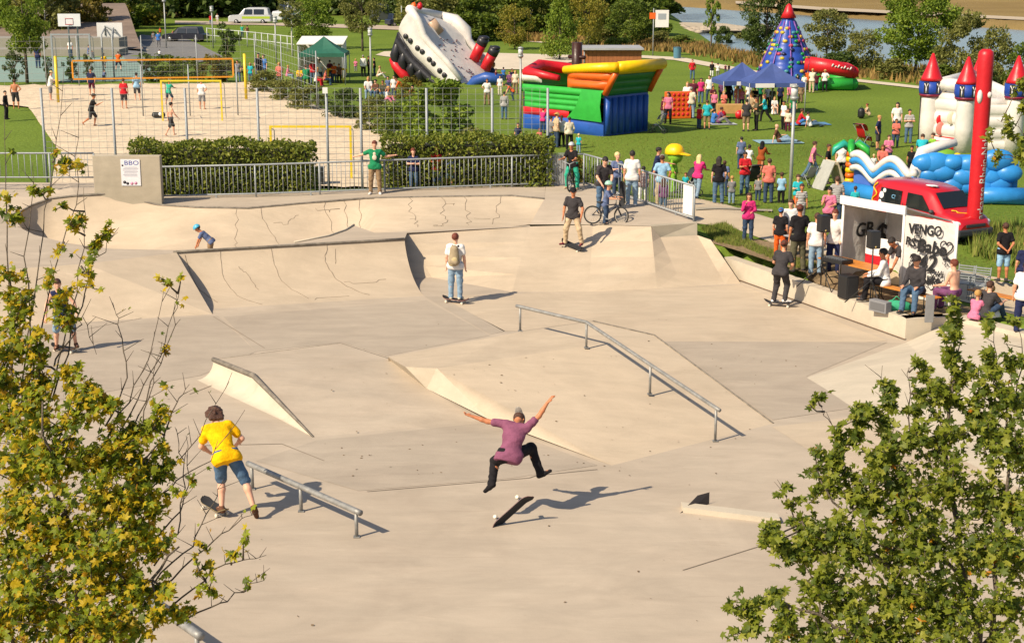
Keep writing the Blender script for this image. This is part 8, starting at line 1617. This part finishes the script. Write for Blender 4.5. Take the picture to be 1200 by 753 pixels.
def maple(name, label, base, limbs, clusters, shoots, mats, size, seed, dep, mult=2.7):
    """limbs: pixel polylines with depth; clusters: (px, py, radius px, leaves, depth shift); shoots: bare twigs with a few leaves"""
    g = np.random.default_rng(seed); t = thing(name, label, 'tree', base); iv = -base; tips = []
    b = MB()
    for (pts, r0, r1) in limbs:
        w_ = [PD(x, y, dep + d_) + iv for x, y, d_ in pts]; n_ = len(w_); q = []
        for i in range(n_ - 1):
            for k in range(5): q.append(w_[i].lerp(w_[i+1], k/5) + V(g.normal(size=3)*.018))
        q.append(w_[-1]); b.tube(q, [.7*(r0 + (r1 - r0)*i/(len(q) - 1)) for i in range(len(q))], 7)
        tips += q
    b.build('trunk', BARK, t)
    tw = MB(); leaves = []
    for (pts, d_) in shoots:
        for i in range(len(pts) - 1):
            for k in range(5): tips.append((PD(*pts[i], dep + d_ + .1*i) + iv).lerp(PD(*pts[i+1], dep + d_ + .1*(i+1)) + iv, k/5))
    for (px, py, rad, n_, dd) in clusters:
        c = PD(px, py, dep + dd) + iv; R = rad/F*dep*1.12; n_ = int(n_*mult) if rad > 11 else int(n_*1.8); near = min(tips, key=lambda p: (p - c).length)
        mid = near.lerp(c, .55) + V((0, 0, -.08*(c - near).length)); tw.tube([near, mid, c], [.01, .007, .004], 5)
        for s in range(max(3, n_//26)):
            e = c + V(g.normal(size=3))*R*.55; e += V((0, 0, R*.15)); st = c.lerp(near, .25*g.random()); md = st.lerp(e, .5) + V(g.normal(size=3))*R*.1
            tw.tube([st, md, e], [.007, .005, .003], 4)
            k = n_//max(3, n_//26)
            for j in range(k):
                u = g.uniform(.25, 1.08); p = (st.lerp(md, u*2) if u < .5 else md.lerp(e, u*2 - 1)) + V(g.normal(size=3))*R*.17; leaves.append(p)
    for (pts, d_) in shoots:
        w_ = [PD(x, y, dep + d_ + .1*i) + iv for i, (x, y) in enumerate(pts)]; q = []
        for i in range(len(w_) - 1):
            for k in range(4): q.append(w_[i].lerp(w_[i+1], k/4) + V(g.normal(size=3))*.012)
        q.append(w_[-1]); tw.tube(q, [.0085 - .0065*i/(len(q) - 1) for i in range(len(q))], 5)
        for i in range(2, len(q) - 1):
            if g.random() < .75:
                e = q[i] + V((g.normal()*.09, g.normal()*.06, .04 + g.random()*.1)); tw.tube([q[i], e], [.004, .002], 3)
                if g.random() < .22:
                    for _ in range(g.integers(1, 4)): leaves.append(e + V(g.normal(size=3))*.03)
    tw.build('twigs', BARK, t)['kind'] = 'stuff'
    g.shuffle(leaves); order = sorted(range(len(leaves)), key=lambda i: (leaves[i] - iv)[1] - .6*g.random())
    single = set(order[:300]); vs = {}; fs = {}
    for i, p in enumerate(leaves):
        s = size*g.uniform(.5, 1.3); nz = nrm((g.normal()*.55 - .15, -.45 + g.normal()*.5, .75 + g.normal()*.35)); a = g.uniform(0, 6.28)
        x = nrm(np.cross(nz, (math.cos(a), math.sin(a), .2))); y = np.cross(nz, x); k = g.integers(3); mi = int(g.choice(len(mats), p=[m[1] for m in mats])); ti = -y*.0
        if i in single:
            o = link('leaf', LEAFM[k], None, t)
            if not LEAFM[k].materials: LEAFM[k].materials.append(mats[0][0])
            setmat(o, mats[mi][0]); o.matrix_local = Matrix(((x[0]*s, y[0]*s, nz[0]*s, p.x), (x[1]*s, y[1]*s, nz[1]*s, p.y), (x[2]*s, y[2]*s, nz[2]*s, p.z), (0, 0, 0, 1)))
        else:
            L = vs.setdefault(mi, []); f = fs.setdefault(mi, []); o0 = len(L); L.extend((LOC[k] @ (np.array([x, y, nz])*s) + np.array(p)).tolist()); f.extend([tuple(q + o0 for q in ff) for ff in LF[k]])
    V_, F_, I_ = [], [], []
    for mi in vs: o0 = len(V_); V_ += vs[mi]; F_ += [tuple(q + o0 for q in ff) for ff in fs[mi]]; I_ += [mi]*len(fs[mi])
    me = meshdata('foliage', V_, F_)
    for m, _p in mats: me.materials.append(m)
    me.polygons.foreach_set('material_index', I_); me.update(); o = link('foliage', me, None, t); o['kind'] = 'stuff'; return t, len(leaves)
ML = [(leafmat('maple_yellow', ['#b09a1a', '#cbac20', '#b8ac28'], .5, .5), .38), (leafmat('maple_lime', ['#7d8a1c', '#98a22a', '#8a9422'], .5, .55), .38), (leafmat('maple_green', ['#4c5c16', '#66761e', '#3f4f14'], .5, .45), .22), (leafmat('maple_rust', ['#b0821c', '#bc9426', '#a47a2a'], .5, .5), .02)]
MR = [(leafmat('maple_fresh', ['#6c7820', '#878f2a', '#798428'], .5, .5), .46), (leafmat('maple_deep', ['#46561a', '#5b6a20', '#4f5e1c'], .5, .45), .34), (leafmat('maple_pale', ['#8c9034', '#a0a040', '#848a2c'], .5, .48), .194), (leafmat('maple_orange', ['#b0741a', '#c08a20', '#a85f18'], .5, .4), .006)]
DL = 12.6
baseL = PD(60, 900, DL); baseL.z = 0
limbsL = [([(60, 1130, 0), (70, 900, 0), (85, 760, .1), (100, 640, .2), (128, 540, .3)], .085, .02), ([(85, 760, .1), (40, 640, .3), (20, 500, .4), (12, 330, .5)], .05, .012), ([(100, 660, .2), (60, 560, -.2), (50, 470, -.3)], .035, .01), ([(80, 800, 0), (150, 700, -.3), (210, 640, -.4)], .04, .01), ([(75, 860, 0), (20, 760, -.4), (-30, 660, -.5)], .05, .015), ([(100, 640, .2), (150, 570, .1), (185, 520, .1)], .025, .008)]
clL = [(30, 530, 40, 90, .1), (75, 500, 34, 80, .1), (15, 610, 40, 90, -.1), (85, 640, 40, 90, -.3), (130, 660, 36, 80, -.3), (30, 690, 40, 90, -.4), (80, 740, 40, 90, -.5), (140, 590, 34, 80, 0), (8, 460, 30, 70, .3), (20, 350, 22, 40, .4), (8, 250, 20, 26, .4), (2, 320, 22, 34, .4), (14, 385, 30, 60, .3), (6, 420, 34, 80, .2), (45, 425, 30, 90, .2), (40, 470, 36, 110, .1), (10, 500, 34, 90, .3), (95, 462, 24, 60, .2), (120, 470, 22, 55, .2), (80, 440, 18, 30, .2), (62, 355, 22, 34, .2), (76, 366, 16, 18, .2), (28, 352, 20, 24, .3), (72, 195, 15, 22, .4), (65, 180, 8, 8, .4), (50, 228, 12, 12, .4), (82, 262, 16, 24, .4), (74, 240, 8, 8, .4), (110, 292, 15, 22, .5), (126, 278, 11, 12, .5), (104, 322, 11, 14, .5), (108, 335, 9, 8, .5), (196, 330, 10, 10, .5), (212, 326, 7, 6, .5), (192, 412, 7, 6, .5), (72, 290, 8, 7, .5), (56, 330, 14, 14, .4),
       (60, 540, 40, 150, -.1), (20, 570, 40, 130, 0), (110, 540, 36, 120, .1), (150, 520, 32, 100, .2), (180, 500, 24, 60, .2), (165, 560, 36, 110, .1), (190, 545, 20, 40, .2), (120, 590, 38, 130, -.2), (60, 620, 46, 170, -.2), (15, 650, 44, 150, -.3), (150, 625, 38, 120, -.2), (180, 600, 26, 60, 0), (185, 640, 26, 60, -.3), (105, 670, 44, 150, -.4), (50, 700, 46, 160, -.5), (10, 730, 46, 150, -.5), (150, 690, 38, 110, -.4), (110, 730, 46, 140, -.6), (60, 770, 50, 120, -.6), (160, 740, 36, 90, -.5), (200, 690, 24, 40, -.3), (215, 725, 20, 34, -.3), (245, 690, 14, 16, -.2), (232, 665, 12, 12, -.2), (270, 650, 8, 8, -.1), (285, 630, 8, 8, -.1), (290, 685, 7, 6, -.1), (240, 640, 9, 8, -.1), (225, 562, 8, 7, 0), (207, 575, 9, 8, 0), (190, 720, 20, 30, -.4), (130, 765, 40, 80, -.6)]
shL = [([(20, 520), (30, 420), (48, 300), (62, 190), (75, 80)], .4), ([(30, 480), (55, 350), (88, 240), (92, 130)], .5), ([(50, 500), (75, 400), (100, 290), (98, 220)], .4), ([(60, 470), (95, 360), (112, 300), (138, 272)], .5), ([(110, 540), (150, 470), (178, 410), (192, 340)], .3), ([(125, 540), (160, 470), (195, 400), (212, 330)], .3), ([(135, 545), (170, 470), (205, 380), (206, 342)], .3), ([(120, 560), (160, 510), (180, 450), (190, 400)], .2), ([(140, 600), (190, 560), (235, 510), (272, 436)], .2), ([(150, 610), (200, 570), (245, 540), (287, 480)], .1), ([(170, 640), (210, 600), (222, 560), (218, 510)], .1), ([(180, 680), (225, 640), (250, 590), (262, 560)], 0), ([(190, 690), (240, 640), (280, 610), (300, 600)], 0), ([(200, 710), (250, 670), (285, 655), (312, 650)], -.1), ([(210, 730), (262, 705), (290, 690), (312, 675)], -.1), ([(180, 660), (215, 610), (215, 540), (205, 500)], .1), ([(60, 430), (85, 390), (100, 372), (113, 415)], .3), ([(40, 430), (30, 300), (38, 190)], .5), ([(12, 420), (8, 260), (5, 130)], .5), ([(125, 500), (150, 440), (140, 380), (132, 354)], .4), ([(190, 520), (205, 470), (222, 450)], .3)]
maple('maple_tree', 'yellowing young maple with long bare shoots at the left', baseL, limbsL, clL, shL, ML, .05, 21, DL)
DR = 14.0
baseR = PD(1190, 900, DR); baseR.z = 0
limbsR = [([(1150, 1130, 0), (1148, 900, 0), (1142, 740, 0), (1120, 640, .2), (1110, 520, .3), (1118, 400, .4)], .09, .012), ([(1148, 800, 0), (1165, 720, 0), (1175, 600, .1), (1180, 470, .2)], .05, .012), ([(1145, 760, 0), (1060, 690, -.2), (1000, 620, -.2), (960, 560, -.1)], .045, .01), ([(1146, 820, 0), (1050, 770, -.4), (960, 720, -.5), (900, 700, -.5)], .045, .01), ([(1130, 680, .1), (1060, 600, .1), (1020, 530, .2)], .03, .01), ([(1150, 760, 0), (1220, 680, .1), (1250, 560, .2)], .04, .01)]
clR = [(1122, 358, 12, 26, .4), (1118, 385, 17, 44, .4), (1112, 415, 19, 56, .4), (1122, 445, 20, 60, .4), (1105, 470, 24, 80, .3), (1160, 385, 12, 20, .3), (1155, 415, 15, 30, .3), (1170, 440, 18, 36, .2), (1150, 460, 22, 50, .2), (1190, 425, 20, 50, .2), (1185, 470, 30, 100, .2), (958, 467, 9, 14, 0), (950, 476, 4, 3, 0), (1075, 425, 10, 16, .3), (1083, 440, 14, 26, .3), (1090, 460, 15, 36, .3), (1050, 455, 14, 26, .2), (1045, 475, 14, 30, .2), (1070, 480, 14, 28, .2), (1020, 480, 18, 46, .1), (1005, 490, 12, 20, .1), (1035, 500, 18, 44, .1), (1065, 520, 26, 90, .1), (1105, 520, 34, 130, .2), (1150, 520, 36, 140, .1), (1190, 530, 36, 130, .1), (985, 505, 10, 16, 0), (995, 520, 18, 44, 0), (1030, 545, 30, 110, 0), (980, 540, 22, 60, -.1), (955, 530, 9, 10, -.1), (918, 573, 10, 16, -.1), (930, 590, 10, 14, -.1), (975, 568, 26, 80, -.1), (940, 610, 22, 60, -.2), (905, 630, 20, 50, -.3), (895, 626, 12, 20, -.3), (925, 650, 24, 80, -.3), (960, 640, 30, 120, -.2), (1010, 590, 34, 140, -.1), (1060, 580, 34, 140, 0), (1110, 580, 36, 150, .1), (1160, 590, 38, 150, .1), (1195, 600, 34, 120, .1), (1000, 650, 36, 150, -.3), (1050, 640, 38, 160, -.2), (1100, 640, 38, 160, -.1), (1150, 650, 38, 150, 0), (1190, 660, 36, 120, 0), (960, 690, 28, 100, -.4), (990, 710, 34, 120, -.4), (1040, 700, 38, 150, -.3), (1090, 700, 38, 150, -.3), (1135, 700, 30, 70, -.2), (1185, 715, 32, 90, -.2), (895, 700, 18, 44, -.5), (870, 712, 12, 22, -.5), (855, 708, 8, 12, -.5), (880, 735, 22, 60, -.5), (920, 735, 26, 80, -.5), (960, 745, 30, 100, -.5), (1010, 755, 36, 120, -.5), (1060, 755, 38, 120, -.4), (1110, 760, 34, 90, -.4), (1170, 765, 34, 80, -.3), (1190, 380, 9, 12, .3), (1140, 490, 18, 50, .3), (1168, 225, 16, 0, .3)]
clR = clR[:-1]
shR = [([(1000, 600), (985, 540), (975, 500), (960, 470)], 0), ([(1040, 560), (1036, 480), (1034, 428)], .2), ([(1066, 520), (1066, 460), (1065, 430)], .2), ([(1110, 470), (1125, 400), (1122, 352)], .4), ([(1160, 500), (1168, 430), (1160, 372)], .3), ([(1190, 480), (1196, 420), (1194, 372)], .3), ([(940, 620), (926, 590), (915, 568)], -.1), ([(910, 700), (880, 715), (850, 710)], -.5)]
maple('maple_tree', 'leafy green young maple in front at the right', baseR, limbsR, clR, shR, MR, .056, 22, DR, 2.5)
# overhanging tip of another branch at the upper right
tipL = [(1192, 100, 14, 20, 0), (1180, 150, 15, 24, 0), (1195, 175, 18, 30, 0), (1170, 180, 10, 12, 0), (1160, 160, 8, 8, 0), (1198, 130, 14, 20, 0)]
maple('maple_tree', 'thin leafy branch tips reaching in at the right edge', PD(1290, 600, 24) * 1.0 - V((0, 0, PD(1290, 600, 24).z)), [([(1290, 700, 0), (1270, 400, 0), (1240, 230, 0), (1200, 150, 0)], .06, .012), ([(1240, 230, 0), (1190, 185, 0), (1165, 175, 0)], .02, .006)], tipL, [([(1240, 240), (1200, 190), (1152, 180)], 0), ([(1230, 200), (1195, 150), (1168, 140)], 0)], MR, .085, 23, 24)
print('people', NPEOPLE[0])
